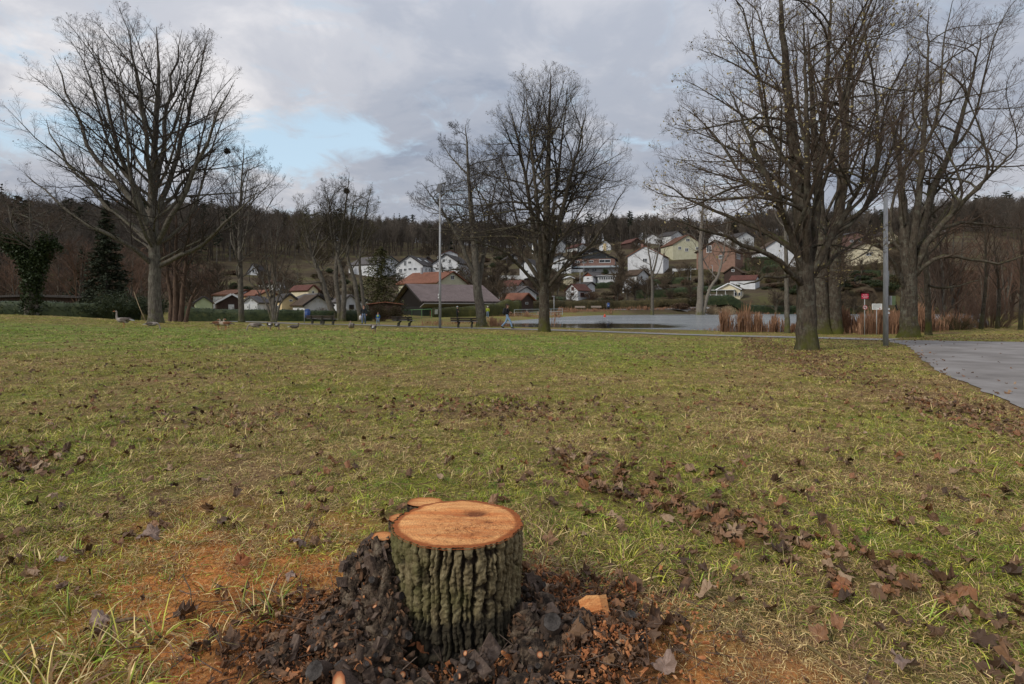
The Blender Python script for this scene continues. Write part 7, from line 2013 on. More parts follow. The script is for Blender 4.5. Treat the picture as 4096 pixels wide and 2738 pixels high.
def goose(label, px, py, Y, size, yaw, head='graze', kind='grey', legs=True):
    """Body along local -y (bill towards -y); about 0.8 m long at size 1."""
    x = (px - 2048) / F4 * Y; z = gz(x, Y) + (0.0 if legs else 0.10)
    body, wing, tail = {'grey': (GOOSE_GREY, GOOSE_DARK, GOOSE_WHITE), 'egypt': (FAWN, CHESTNUT, GOOSE_DARK), 'duck': (GOOSE_DARK, GOOSE_DARK, GOOSE_WHITE)}[kind]
    neckm = {'grey': GOOSE_GREY, 'egypt': FAWN, 'duck': GOOSE_DARK}[kind]
    zb = 0.36 if legs else 0.17
    n = {'mid': (0, 0.03, zb, (0.145, 0.135), 0), 'rump': (0, 0.26, zb + 0.015, (0.095, 0.075), 0), 'tailb': (0, 0.37, zb + 0.03, (0.05, 0.03), 0), 'breast': (0, -0.17, zb + 0.02, (0.115, 0.125), 0), 'nb': (0, -0.27, zb + 0.07, 0.068, 1)}
    e = [('mid', 'rump'), ('rump', 'tailb'), ('mid', 'breast'), ('breast', 'nb')]
    if head == 'up':
        n |= {'n1': (0, -0.29, zb + 0.22, 0.042, 1), 'n2': (0, -0.28, zb + 0.36, 0.036, 1), 'hd': (0, -0.30, zb + 0.44, 0.048, 1), 'fc': (0, -0.35, zb + 0.44, 0.034, 1)}
        bill = ((0, -0.365, zb + 0.44), (0, -0.45, zb + 0.425))
    elif head == 'tuck':
        n |= {'n1': (0, -0.27, zb + 0.16, 0.045, 1), 'n2': (0, -0.24, zb + 0.21, 0.04, 1), 'hd': (0, -0.27, zb + 0.25, 0.045, 1), 'fc': (0, -0.315, zb + 0.245, 0.032, 1)}
        bill = ((0, -0.33, zb + 0.245), (0, -0.40, zb + 0.23))
    else:
        n |= {'n1': (0, -0.38, zb - 0.02, 0.042, 1), 'n2': (0, -0.43, zb - 0.16, 0.036, 1), 'hd': (0, -0.46, zb - 0.26, 0.042, 1), 'fc': (0, -0.47, zb - 0.30, 0.03, 1)}
        bill = ((0, -0.475, zb - 0.31), (0, -0.485, zb - 0.35))
    e += [('nb', 'n1'), ('n1', 'n2'), ('n2', 'hd'), ('hd', 'fc')]
    rt = empty('goose' if kind != 'duck' else 'duck', (x, Y, z), label, 'goose' if kind != 'duck' else 'duck', RAD(yaw), 'geese on the lawn'); rt.scale = (size,) * 3
    put('body', skin_body(n, e, [body, neckm]), rt)
    for s in (-1, 1):
        V, Fi = icos(3); V = V * np.array([0.038, 0.27, 0.095]); V[:, 2] -= 0.10 * np.clip(V[:, 1], 0, 1) ** 2; V[:, 2] *= 1 - 0.9 * np.clip(V[:, 1] / 0.27, 0, 1) ** 2
        put('wing', mk_mesh('wing', V, [Fi], [wing], True), rt, (s * 0.118, 0.10, zb + 0.045), (RAD(6), 0, s * RAD(-7)))
        g = Geo(); g.tube([(s * 0.142, -0.08, zb + 0.0), (s * 0.152, 0.1, zb - 0.02), (s * 0.12, 0.28, zb - 0.0)], [0.004, 0.008, 0.004], 5); put('flank_stripe', g.mesh('flank_stripe', [FAWN]), rt)
        if legs:
            g = Geo(); g.tube([(s * 0.06, 0.03, zb - 0.11), (s * 0.06, 0.05, 0.12), (s * 0.06, 0.02, 0.015)], [0.02, 0.011, 0.011], 6); g.add([(s * 0.06, 0.04, 0.012), (s * 0.06 - 0.045, -0.09, 0.006), (s * 0.06, -0.11, 0.006), (s * 0.06 + 0.045, -0.09, 0.006), (s * 0.06, 0.0, 0.03)], [(0, 1, 4), (1, 2, 4), (2, 3, 4), (3, 0, 4)])
            put('leg', g.mesh('leg', [BILL]), rt)
        g = Geo(); hx = n['hd']; g.sphere((s * 0.036, hx[1] - 0.022, hx[2] + 0.012), 0.008, 6, 4); put('eye', g.mesh('eye', [BLACK if kind != 'egypt' else CHESTNUT], True), rt)
    g = Geo(); g.tube([bill[0], tuple((np.array(bill[0]) + np.array(bill[1])) / 2), bill[1]], [0.024, 0.018, 0.008], 8); put('bill', g.mesh('bill', [BILL], True), rt)
    V, Fi = icos(2); V = V * np.array([0.07, 0.13, 0.022]); put('tail', mk_mesh('tail', V, [Fi], [tail], True), rt, (0, 0.40, zb + 0.005), (RAD(-8), 0, 0))
    return rt


goose('upright grey goose with orange bill, white tail and raised neck, far left on the lawn', 492, 1312, 28, 1.02, -82, 'up')
goose('round grey goose grazing at the foot of the tall spreading tree', 608, 1317, 27, 0.78, 100, 'graze', legs=False)
goose('brown and fawn goose standing in front of its mate, chestnut wing', 900, 1324, 27, 0.85, -75, 'tuck', 'egypt')
goose('brown-backed goose with dark eye patch, half hidden behind its fawn mate', 876, 1321, 27.6, 0.85, 95, 'tuck', 'egypt')
goose('grey goose grazing to the left, white-edged tail to the right, beside two others', 1022, 1320, 27, 0.85, -78, 'graze', legs=False)
goose('grey goose with its back to the camera, left of the close pair', 1080, 1322, 27, 0.82, 200, 'graze')
goose('grey goose with its back to the camera, right of the close pair', 1110, 1323, 27.4, 0.72, 190, 'graze')
goose('small dark duck lying low in the grass between the geese', 1178, 1326, 26, 0.62, 100, 'tuck', 'duck', legs=False)
goose('grey goose facing the camera with head down, left of the last two', 1404, 1330, 25, 0.80, 10, 'tuck')
goose('grey goose seen from behind with orange legs, rightmost of the flock', 1496, 1338, 24.5, 0.76, 185, 'graze')
# ------------------------------------------------------------------ buildings
PLASTER_W = mat('plaster_white', [(0.35, (0.50, 0.51, 0.52)), (0.65, (0.66, 0.67, 0.68))], scale=0.8, rough=0.9)
PLASTER_DIRTY = mat('plaster_dirty_white', [(0.3, (0.42, 0.43, 0.42)), (0.6, (0.62, 0.63, 0.62))], scale=1.4, rough=0.9)
PLASTER_Y = mat('plaster_yellow', [(0.35, (0.43, 0.41, 0.28)), (0.65, (0.53, 0.51, 0.37))], scale=0.8, rough=0.9)
PLASTER_CREAM = mat('plaster_cream', [(0.35, (0.54, 0.47, 0.32)), (0.65, (0.66, 0.60, 0.43))], scale=0.8, rough=0.9)
PLASTER_SAND = mat('plaster_sand', [(0.35, (0.56, 0.42, 0.22)), (0.65, (0.68, 0.54, 0.31))], scale=0.8, rough=0.9)
PLASTER_TERRA = mat('plaster_terracotta', [(0.35, (0.20, 0.12, 0.088)), (0.65, (0.27, 0.165, 0.122))], scale=0.8, rough=0.9)
PLASTER_GREEN = mat('plaster_pale_green', [(0.35, (0.42, 0.48, 0.28)), (0.65, (0.54, 0.60, 0.37))], scale=0.8, rough=0.9)
BRICK = mat('brick_wall', [(0.35, (0.17, 0.10, 0.08)), (0.65, (0.23, 0.14, 0.115))], scale=2.5, rough=0.9)
WOOD_BLACK = mat('tarred_boards', [(0.35, (0.006, 0.005, 0.004)), (0.65, (0.015, 0.011, 0.009))], scale=3, rough=0.85, stretch=(4, 4, 0.4))
WOOD_BROWN = mat('brown_boards', [(0.35, (0.035, 0.022, 0.018)), (0.65, (0.075, 0.048, 0.038))], scale=3, rough=0.85, stretch=(4, 4, 0.4))
SLATE_WALL = mat('slate_cladding', [(0.35, (0.022, 0.026, 0.030)), (0.65, (0.040, 0.045, 0.05))], scale=3, rough=0.6)
WOOD_RED = mat('red_brown_boards', [(0.35, (0.16, 0.05, 0.03)), (0.65, (0.24, 0.085, 0.05))], scale=3, rough=0.85)
PANE = mat('window_pane', [(0.4, (0.014, 0.017, 0.020)), (0.6, (0.035, 0.04, 0.045))], scale=0.5, rough=0.12, spec=0.6)
TRIM_W = mat('white_trim', (0.66, 0.67, 0.67), rough=0.6)
TRIM_D = mat('dark_trim', (0.03, 0.025, 0.022), rough=0.7)
SLAB_BLUE = mat('zinc_band', [(0.35, (0.30, 0.35, 0.38)), (0.65, (0.40, 0.45, 0.48))], scale=0.6, rough=0.5)
ROOF_ORANGE = roof_mat('roof_orange', (0.27, 0.115, 0.07))
ROOF_RED = roof_mat('roof_red', (0.16, 0.066, 0.05))
ROOF_RUST = roof_mat('roof_rust', (0.17, 0.078, 0.045))
ROOF_BROWN = roof_mat('roof_brown', (0.105, 0.070, 0.045))
ROOF_MAUVE = roof_mat('roof_mauve', (0.215, 0.165, 0.155), row=0.36)
ROOF_DARK = roof_mat('roof_dark', (0.075, 0.066, 0.062))
ROOF_GREY = roof_mat('roof_grey', (0.15, 0.135, 0.13))
ROOF_SLATE = roof_mat('roof_slate', (0.17, 0.18, 0.19))


def add_window(parent, loc, rotz, w, h, cross=True, fm=None):
    """Frame with a recessed pane; loc is the middle of the opening on the wall surface, facing local -y after rotation."""
    t = max(0.05, min(w, h) * 0.10)
    g = Geo()
    g.box((0, 0, h / 2 - t / 2), (w, 0.10, t)); g.box((0, 0, -h / 2 + t / 2), (w, 0.10, t))
    g.box((-w / 2 + t / 2, 0, 0), (t, 0.10, h - 2 * t)); g.box((w / 2 - t / 2, 0, 0), (t, 0.10, h - 2 * t))
    if cross and w > 0.7: g.box((0, 0, 0), (t * 0.8, 0.08, h - 2 * t))
    f = put('window', g.mesh('window', [fm or TRIM_W]), parent, loc, (0, 0, rotz))
    g = Geo(); g.box((0, 0.01, 0), (w - 2 * t, 0.04, h - 2 * t)); put('pane', g.mesh('pane', [PANE]), f)
    return f


def house(name, label, px, apex, eave, half, Y, depth, yaw, wall, roof, wins=(), right=(), left=(), over=0.45, chimney=None, group='houses on the hillside', trim=None, gable=None, base=None, doors=(), skylights=(), cat='house', thick=0.22, foot=0.6, win_frame=None):
    """Gabled house; the photo gives the gable: middle px, apex py, eave py, half width px, at distance Y.
    wins / doors: (px, py, w, h) on the gable wall in photo pixels; right / left: (u, v, w, h) in metres on the long walls."""
    s = Y / F4; th = RAD(yaw)
    x = (px - 2048) * s; za = CAM_H - (apex - 1222) * s; ze = CAM_H - (eave - 1222) * s
    hw = half * s / max(0.3, math.cos(th)); zb = gz(x, Y) - foot if base is None else CAM_H - (base - 1222) * s
    zmin = min(gz(x + dx, Y + dy) for dx in (-hw, hw) for dy in (0, depth)) - 0.3
    zb = min(zb, zmin) if base is None else zb
    root = empty(name, (x, Y, zb), label, cat, th, group)
    H, A = ze - zb, za - zb
    g = Geo(); g.prism([(-hw, 0), (hw, 0), (hw, H), (0, A - 0.03), (-hw, H)], 0, depth)
    put('wall', g.mesh('wall', [wall]), root)
    if gable is not None:
        g = Geo(); g.prism([(-hw * 1.0, H + 0.02), (hw * 1.0, H + 0.02), (0, A - 0.05)], -0.04, -0.004); put('gable', g.mesh('gable', [gable]), root)
    # two roof slabs, each in its own frame: x down the slope -> object y along the ridge, z up the slope
    sl = math.hypot(hw, A - H); an = math.atan2(A - H, hw)
    for sd in (-1, 1):
        g = Geo(); L_ = sl + over
        # local: y along ridge, z up slope, x normal
        g.box((thick / 2, (depth) / 2, -L_ / 2), (thick, depth + 2 * over, L_))
        o = put('roof', g.mesh('roof', [roof]), root, (0, 0, A + 0.02))
        M = Matrix(((sd * math.sin(an), 0, -sd * math.cos(an)), (0, 1, 0), (math.cos(an), 0, math.sin(an))))
        if sd < 0: M = Matrix(((-math.sin(an), 0, math.cos(an)), (0, 1, 0), (math.cos(an), 0, math.sin(an))))
        o.rotation_euler = M.to_euler() if M.determinant() > 0 else M.to_euler()
        if M.determinant() < 0:
            # mirror the mesh instead of the object
            for v in o.data.vertices: v.co.y = v.co.y
            M2 = Matrix(((-math.sin(an), 0, math.cos(an)), (0, -1, 0), (math.cos(an), 0, math.sin(an))))
            o.rotation_euler = M2.to_euler(); o.location.y = depth
        if sd == 1:
            for (u, v, w, h) in skylights:
                k = Geo(); k.box((thick + 0.03, u, -v), (0.06, w, h)); f = put('roof_window', k.mesh('roof_window', [TRIM_W if True else TRIM_D]), o)
                k = Geo(); k.box((thick + 0.07, u, -v), (0.02, w * 0.8, h * 0.8)); put('pane', k.mesh('pane', [SLAB_BLUE]), f)
        if trim is not None:
            k = Geo(); k.box((thick / 2, -over - 0.06, -L_ / 2), (thick * 1.1, 0.10, L_ * 1.0)); tr = put('verge_board', k.mesh('verge_board', [trim]), o)
            if o.location.y: tr.location = (0, depth + 2 * over + 0.12 - over * 0 - depth * 0, 0); tr.location = (0, depth + 2 * over + 0.12, 0)
    c = math.cos(th)
    for (wx, wy, ww, wh) in wins:
        add_window(root, ((wx - px) * s / c, -0.05, CAM_H - (wy - 1222) * s - zb), 0, ww * s / c, wh * s, fm=win_frame)
    for (wx, wy, ww, wh, dm) in doors:
        k = Geo(); k.box((0, 0, 0), (ww * s / c, 0.08, wh * s)); d = put('door', k.mesh('door', [dm]), root, ((wx - px) * s / c, -0.05, CAM_H - (wy - 1222) * s - zb))
        k = Geo(); k.box((0.3 * ww * s / c, -0.07, 0), (0.06, 0.06, 0.16)); put('handle', k.mesh('handle', [TRIM_D]), d)
    for (u, v, w, h) in right: add_window(root, (hw + 0.05, u, H - v), RAD(90), w, h, fm=win_frame)
    for (u, v, w, h) in left: add_window(root, (-hw - 0.05, u, H - v), RAD(-90), w, h, fm=win_frame)
    if chimney:
        u, off, cw, ch, cm = chimney
        k = Geo(); k.box((0, 0, 0), (cw, cw, ch)); put('chimney', k.mesh('chimney', [cm]), root, (off, u, A + ch * 0.3))
    return root, hw, H, A


GH = 'garden huts behind the hedge'
HS = 'houses on the hillside'


def build_houses():
    # --- barn and its neighbours
    r, hw, H, A = house('barn', 'big barn with long mauve-brown tiled roof and black boarded gable, behind the olive hedge', 1640, 1141, 1205, 75, 95, 12.8, -60, WOOD_BLACK, ROOF_MAUVE, over=0.7, group=None, cat='barn', trim=TRIM_D)
    for k in range(24):
        bw = 2 * hw / 24; xx = -hw + (k + 0.5) * bw; top = H + (A - H) * (1 - abs(xx) / hw) - 0.15
        g = Geo(); g.box((0, 0, 0), (bw * 0.9, 0.03, top - 2.0)); put('board', g.mesh('board', [WOOD_BLACK]), r, (xx, -0.02, 2.0 + (top - 2.0) / 2))
    g = Geo(); g.box((0, 0, 0), (0.14, 15.5, 1.9), (0, RAD(72), 0)); put('porch_roof', g.mesh('porch_roof', [mat('porch_sheet', (0.2, 0.19, 0.175))]), r, (hw + 1.7, 6.8, H - 0.72))
    for k in range(6): g = Geo(); g.box((0, 0, 0), (0.12, 0.12, 1.4)); put('porch_post', g.mesh('porch_post', [WOOD_RED]), r, (hw + 2.35, 0.2 + k * 2.6, 0.7))
    g = Geo(); g.box((0, 0, 0), (hw * 1.5, 0.06, 2.0)); put('opening', g.mesh('opening', [BLACK]), r, (1.5, -0.06, 1.0))  # solid black sheet, stands for the shade inside the open barn
    house('house', 'yellow house with long orange tiled roof, behind the barn', 1810, 1089, 1134, 54, 118, 11.5, 52, PLASTER_Y, ROOF_ORANGE, wins=[(1809, 1111, 12, 17)], group=HS, left=[(3, 1.5, 1, 1.2), (8, 1.5, 1, 1.2)], chimney=(6.5, -2.6, 0.35, 1.3, GALV))
    house('shelter', 'low shelter with thin orange roof between the bushes and the barn', 1540, 1211, 1219, 62, 73, 4, 12, WOOD_BROWN, ROOF_ORANGE, group=None, cat='shed', over=0.3, thick=0.1)
    house('garden_shed', 'small brown boarded shed with orange tiled roof, right of the barn', 2108, 1176, 1201, 26, 112, 4.6, 55, WOOD_BROWN, ROOF_ORANGE, wins=[(2106, 1214, 10, 9)], group=GH, cat='shed')
    house('house', 'grey-roofed hut behind the small brown shed', 2105, 1149, 1176, 42, 128, 6, 40, PLASTER_DIRTY, ROOF_GREY, group=GH)
    # --- huts behind the long hedge
    house('garden_hut', 'dark brown boarded hut with white-edged tiled roof, left of the slender tree', 927, 1181, 1213, 46, 75, 4.4, 30, WOOD_BROWN, ROOF_BROWN, group=GH, cat='hut', trim=TRIM_W, doors=[(925, 1232, 18, 26, PLASTER_DIRTY)], over=0.25)
    house('garden_hut', 'low white hut with two white doors, right beside the slender tree trunk', 1000, 1191, 1213, 29, 73, 4.5, 4, PLASTER_W, ROOF_GREY, group=GH, cat='hut', doors=[(985, 1229, 24, 25, TRIM_W), (1015, 1229, 28, 25, TRIM_W)], wins=[(993, 1201, 4, 4), (1005, 1201, 4, 4)], over=0.2)
    house('garden_hut', 'narrow pale house gable peeking between white hut and many-stemmed tree', 1029, 1179, 1202, 14, 82, 5, 25, PLASTER_W, ROOF_RED, group=GH, cat='hut', wins=[(1027, 1196, 5, 9)], over=0.2)
    house('garden_hut', 'hut with reddish roof behind the dark brown hut', 985, 1164, 1183, 30, 92, 5, 60, PLASTER_DIRTY, ROOF_RUST, group=GH, cat='hut', over=0.25)
    house('garden_hut', 'orange-roofed hut behind the many-stemmed tree', 1075, 1165, 1186, 26, 90, 5, 55, PLASTER_SAND, ROOF_ORANGE, group=GH, cat='hut', over=0.25, wins=[(1078, 1200, 6, 9)])
    house('garden_hut', 'sand-yellow hut with dark roof and one small window, left of the brown-roofed hut', 1160, 1180, 1206, 25, 76, 4, 38, PLASTER_SAND, ROOF_DARK, group=GH, cat='hut', wins=[(1162, 1203, 10, 7)], left=[(1.6, 1.0, .6, .9)], over=0.22)
    house('garden_hut', 'white hut with mossy brown roof and two tiny gable windows', 1272, 1185, 1223, 43, 72, 5.2, 36, PLASTER_W, ROOF_BROWN, group=GH, cat='hut', wins=[(1263, 1206, 5, 5), (1277, 1206, 5, 5)], left=[(2.5, 0.5, .6, .4)], trim=TRIM_D, over=0.3)
    house('garden_hut', 'grey-roofed hut just behind the white hut with brown roof', 1275, 1180, 1199, 40, 80, 5, 40, PLASTER_DIRTY, ROOF_GREY, group=GH, cat='hut', over=0.25)
    house('garden_hut', 'tall white gabled hut with a garage door, between the bare trunks', 1402, 1184, 1210, 26, 76, 5, 32, PLASTER_W, ROOF_GREY, group=GH, cat='hut', doors=[(1405, 1229, 16, 18, TRIM_D)], over=0.22)
    house('garden_hut', 'white low hut hidden behind the evergreen tree', 1450, 1200, 1210, 26, 80, 4, 10, PLASTER_DIRTY, ROOF_DARK, group=GH, cat='hut', over=0.2, wins=[(1462, 1227, 8, 9)])
    house('garden_hut', 'pale green hut behind the dark brown boarded hut', 815, 1190, 1213, 26, 84, 6, 30, PLASTER_GREEN, ROOF_GREY, group=GH, cat='hut', over=0.25)
    house('house', 'cream cottage with dull red roof, seen between the leaning trunks', 1253, 1143, 1162, 14, 96, 6, 48, PLASTER_CREAM, ROOF_RED, group=GH, wins=[(1252, 1170, 6, 10)], over=0.3, right=[(2.0, .9, .9, 1.0)])
    # --- hillside, left part
    house('house', 'steep white gabled chalet on the slope, right of the slender tree', 1013, 1056, 1098, 25, 172, 12, 12, PLASTER_W, ROOF_DARK, wins=[(1013, 1086, 8, 11), (1025, 1111, 8, 11), (1003, 1111, 8, 11)], over=0.3)
    house('house', 'long white building with a row of windows, right of the steep chalet', 1100, 1092, 1104, 62, 182, 9, 2, PLASTER_W, ROOF_DARK, wins=[(1050 + 14 * k, 1118, 8, 11) for k in range(8)])
    house('house', 'white house low on the wooded slope above the leaning trunks', 1290, 1062, 1074, 26, 215, 8, -12, PLASTER_W, ROOF_DARK, wins=[(1283, 1082, 7, 8), (1298, 1082, 7, 8)])
    house('house', 'reddish roofed house on the slope right of the flagpole', 1130, 1122, 1134, 24, 150, 8, 50, PLASTER_DIRTY, ROOF_RED)
    # --- white terraced houses above the orange roof
    house('house', 'white gabled house with balcony doors and dark roof, above the orange roof', 1637, 1024, 1063, 56, 180, 13, -14, PLASTER_W, ROOF_DARK, wins=[(1620, 1054, 11, 20), (1639, 1051, 13, 10), (1640, 1077, 13, 8), (1662, 1077, 14, 10), (1601, 1084, 13, 18), (1620, 1080, 12, 11)], right=[(2.5, 1.3, 1.1, 1.5), (5.5, 1.3, 1.1, 1.2), (8.5, 1.3, 1.1, 1.2)], skylights=[(4, 2.0, 1, 1.3), (9, 2.4, 1, 1.3)], trim=TRIM_D)
    house('house', 'second white gabled house, partly behind the lamp mast', 1783, 1018, 1054, 54, 184, 13, -14, PLASTER_W, ROOF_DARK, wins=[(1775, 1043, 11, 13), (1800, 1046, 9, 15), (1776, 1074, 12, 10), (1801, 1073, 14, 10), (1832, 1074, 11, 9), (1745, 1077, 9, 9)], trim=TRIM_D)
    house('house', 'dark-roofed house at the left end of the white row, under the evergreen tips', 1560, 1026, 1060, 40, 192, 14, 55, PLASTER_W, ROOF_GREY, skylights=[(4, 3.0, 1.2, 1.2)])
    house('house', 'house with dark dormer roof between the two white gables', 1712, 1028, 1060, 40, 200, 8, 6, WOOD_BROWN, ROOF_DARK, wins=[(1714, 1050, 14, 9)])
    house('house', 'white house with red roof peeking over the second white gable', 1800, 1004, 1016, 30, 225, 9, 20, PLASTER_W, ROOF_RED)
    # --- middle of the hillside
    house('house', 'plain white gable wall half hidden by the domed tree', 2108, 1038, 1066, 29, 178, 9, -28, PLASTER_W, ROOF_DARK, wins=[(2108, 1086, 12, 8)])
    house('house', 'white bungalow with broad grey roof behind the limbs of the domed tree', 2240, 1020, 1046, 44, 196, 9, -10, PLASTER_W, ROOF_DARK, wins=[(2238, 1054, 10, 14), (2252, 1054, 8, 12), (2220, 1054, 8, 12)], over=0.8)
    house('house', 'slate-clad house with white window high behind the domed tree', 2062, 1014, 1036, 34, 226, 8, 15, SLATE_WALL, ROOF_DARK, wins=[(2063, 1033, 12, 9)])
    house('house', 'grey-roofed house with solar panels behind the domed tree', 2225, 948, 975, 40, 262, 10, 40, PLASTER_DIRTY, ROOF_SLATE, wins=[(2214, 985, 8, 8)], skylights=[(3, 2, 2, 1.4)])
    r, hw, H, A = house('house', 'brick house with big black slate gable, white ground floor and pale terrace band', 2375, 994, 1036, 82, 200, 13, -12, BRICK, ROOF_SLATE, wins=[(2311, 1048, 18, 10), (2338, 1048, 16, 10), (2365, 1047, 17, 10), (2418, 1046, 44, 13)], gable=SLATE_WALL, over=0.9, chimney=(5, 3.6, 1.1, 2.6, PLASTER_SAND), trim=TRIM_D, right=[(1.5, 1.2, 1.6, 1.2), (4, 1.2, 1.2, 1.2)])
    s = 200 / F4; zb = r.location.z
    for wx, wy, ww, wh in ((2337, 1015, 12, 13), (2351, 1015, 12, 13), (2364, 1017, 12, 8)):
        add_window(r, ((wx - 2375) * s / math.cos(RAD(12)), -0.10, CAM_H - (wy - 1222) * s - zb), 0, ww * s, wh * s, False)
    zf = CAM_H - (1066 - 1222) * s - zb
    g = Geo(); g.box((0, 0, 0), (18.4, 3.0, 0.62)); put('terrace_band', g.mesh('terrace_band', [SLAB_BLUE]), r, (-0.6, -1.3, zf - 0.30))
    g = Geo(); g.box((0, 0, 0), (14.0, 0.5, max(1.0, zf - 0.62))); gf = put('ground_floor', g.mesh('ground_floor', [PLASTER_W]), r, (1.4, -0.3, (zf - 0.62) / 2))
    for wx, ww, wh in ((2349, 18, 12), (2378, 18, 12)): add_window(r, ((wx - 2375) * s, -0.62, zf - 1.35), 0, ww * s, wh * s)
    g = Geo(); g.box((0, 0, 0), (1.9, 0.08, 1.5)); put('garage_door', g.mesh('garage_door', [TRIM_W]), r, ((2421 - 2375) * s, -0.60, zf - 1.5))
    house('house', 'broad white gable with one dark window and orange roof', 2581, 986, 1025, 64, 200, 12.5, -24, PLASTER_W, ROOF_ORANGE, wins=[(2580, 1042, 17, 16)], right=[(3, 1.8, 1.1, 1.7), (6, 1.8, 1.1, 1.7), (8.5, 1.4, 1.0, 1.2)], skylights=[(4, 2.2, .9, 1.0), (6.5, 2.2, .9, 1.0), (9, 2.2, 2.0, 1.6)], chimney=(4, -1.8, .8, 1.6, BRICK))
    house('house', 'pale yellow gabled house high on the slope, left of the pale lopped trunk', 2752, 941, 980, 63, 228, 12, 8, PLASTER_Y, ROOF_RUST, wins=[(2751, 961, 16, 10), (2717, 994, 13, 13), (2746, 1000, 14, 14), (2790, 994, 12, 12)])
    house('house', 'terracotta house with brown roof and tall gable window, right of the pale lopped trunk', 2862, 962, 1006, 62, 192, 12, -34, PLASTER_TERRA, ROOF_BROWN, wins=[(2841, 996, 16, 28), (2880, 1030, 14, 16)], right=[(2.5, 1.8, .9, 1.8), (4, 1.8, .9, 1.8), (5.5, 1.8, .9, 1.8), (7, 1.8, .9, 1.8)], over=0.7)
    house('house', 'big white house behind the mossy-footed tree', 3110, 960, 1004, 66, 188, 12, -10, PLASTER_W, ROOF_BROWN, wins=[(3122, 980, 8, 22), (3090, 1020, 13, 11), (3140, 1020, 13, 11)])
    house('house', 'cream house with dark sill window, between the double tree and the lamp post', 3466, 972, 1008, 76, 182, 11, -6, PLASTER_CREAM, ROOF_BROWN, wins=[(3476, 1017, 24, 13)], over=0.5)
    house('house', 'house with dark slate roof and brick gable band, above the cream house', 3425, 930, 946, 60, 232, 10, 8, BRICK, ROOF_DARK, skylights=[(3, 2, 1.5, 1)], wins=[(3405, 965, 14, 10), (3440, 965, 14, 10)])
    house('house', 'white-walled house seen between the double tree trunks', 3290, 1000, 1022, 40, 190, 9, 12, PLASTER_W, ROOF_DARK, wins=[(3280, 1045, 9, 11)])
    house('house', 'pale house beyond the thicket, right of the tree with the crooked limb', 3830, 1030, 1052, 60, 200, 9, -5, PLASTER_W, ROOF_DARK, wins=[(3810, 1070, 12, 11), (3850, 1070, 12, 11)])
    # --- upper row, small and far
    for k, (px, ap, ev, hf, Y, yaw, w, rf, lab) in enumerate(((2420, 962, 982, 22, 262, -15, PLASTER_W, ROOF_DARK, 'small white gable above the brick house chimney'),
                                                          (2548, 955, 972, 26, 258, 20, WOOD_BROWN, ROOF_RED, 'brown house with white windows above the broad white gable'),
                                                          (2610, 938, 955, 28, 280, -18, PLASTER_W, ROOF_GREY, 'white house under dark pines above the orange roof'),
                                                          (2712, 926, 946, 34, 276, 35, PLASTER_DIRTY, ROOF_DARK, 'house with broad dark grey roof left of the yellow house'),
                                                          (2880, 925, 944, 34, 270, -12, PLASTER_W, ROOF_GREY, 'white house above the terracotta house'),
                                                          (2330, 976, 990, 22, 270, 25, PLASTER_DIRTY, ROOF_RED, 'reddish roofed house above the slate-clad house'),
                                                          (2985, 930, 950, 36, 262, 18, PLASTER_DIRTY, ROOF_DARK, 'dark-roofed house left of the big white house on the upper row'),
                                                          (3200, 915, 934, 36, 262, -20, PLASTER_W, ROOF_BROWN, 'white house high behind the fork of the double tree'),
                                                          (3560, 925, 944, 36, 255, 10, PLASTER_CREAM, ROOF_DARK, 'cream house high behind the lamp post'))):
        c = [(px - hf * 0.35, ev + 6, 7, 7), (px + hf * 0.35, ev + 6, 7, 7)]
        house('house', lab, px, ap, ev, hf, Y, 9, yaw, w, rf, wins=c)
    # --- allotment huts on the lower slope
    house('garden_hut', 'white hut with bright red roof and dark shutters, above the far bench', 2288, 1138, 1163, 22, 146, 5.4, -42, PLASTER_W, ROOF_RED, wins=[(2290, 1178, 9, 9), (2291, 1156, 9, 14)], right=[(1.8, 1.1, 1.6, 1.1)], group='allotment huts', cat='hut', over=0.35, win_frame=WOOD_RED)
    house('garden_hut', 'white hut with red-brown boarded gable, beside the long glazed lean-to', 2352, 1090, 1106, 17, 172, 7.5, -35, PLASTER_W, ROOF_GREY, gable=WOOD_RED, wins=[(2352, 1114, 8, 5)], group='allotment huts', cat='hut')
    r = house('glazed_shed', 'long glazed lean-to with flat white roof on the slope', 2425, 1103, 1106, 34, 172, 3, -4, PLASTER_DIRTY, TRIM_W, wins=[(2400 + 9 * k, 1114, 7, 11) for k in range(7)], group='allotment huts', cat='shed', thick=0.12)
    house('garden_hut', 'white hut with dark roof right behind the red-roofed white hut', 2364, 1131, 1143, 18, 158, 4.5, 42, PLASTER_W, ROOF_DARK, group='allotment huts', cat='hut')
    house('greenhouse', 'small cream greenhouse with bulging roof left of the thin lamp post', 2279, 1108, 1114, 14, 168, 3.5, 8, PLASTER_CREAM, TRIM_W, group='allotment huts', cat='greenhouse')
    house('garden_hut', 'white gabled hut with dull red roof, left of the domed tree trunk', 2086, 1124, 1145, 16, 140, 5, 50, PLASTER_W, ROOF_RED, group='allotment huts', cat='hut')
    house('garden_hut', 'low dark hut with white fascia, left of the domed tree trunk', 2130, 1108, 1114, 24, 152, 4, 8, WOOD_BROWN, TRIM_W, wins=[(2143, 1124, 5, 14)], group='allotment huts', cat='hut', thick=0.12)
    house('garden_hut', 'pale hut with brown roof left of the small twisted tree', 2572, 1080, 1102, 26, 168, 5, 35, PLASTER_DIRTY, ROOF_BROWN, group='allotment huts', cat='hut', wins=[(2565, 1110, 10, 9)])
    house('garden_hut', 'dark brown cabin with one white-framed window, below the terracotta house', 2931, 1069, 1092, 28, 165, 6, -32, WOOD_BROWN, ROOF_BROWN, wins=[(2932, 1083, 10, 10)], group='allotment huts', cat='hut')
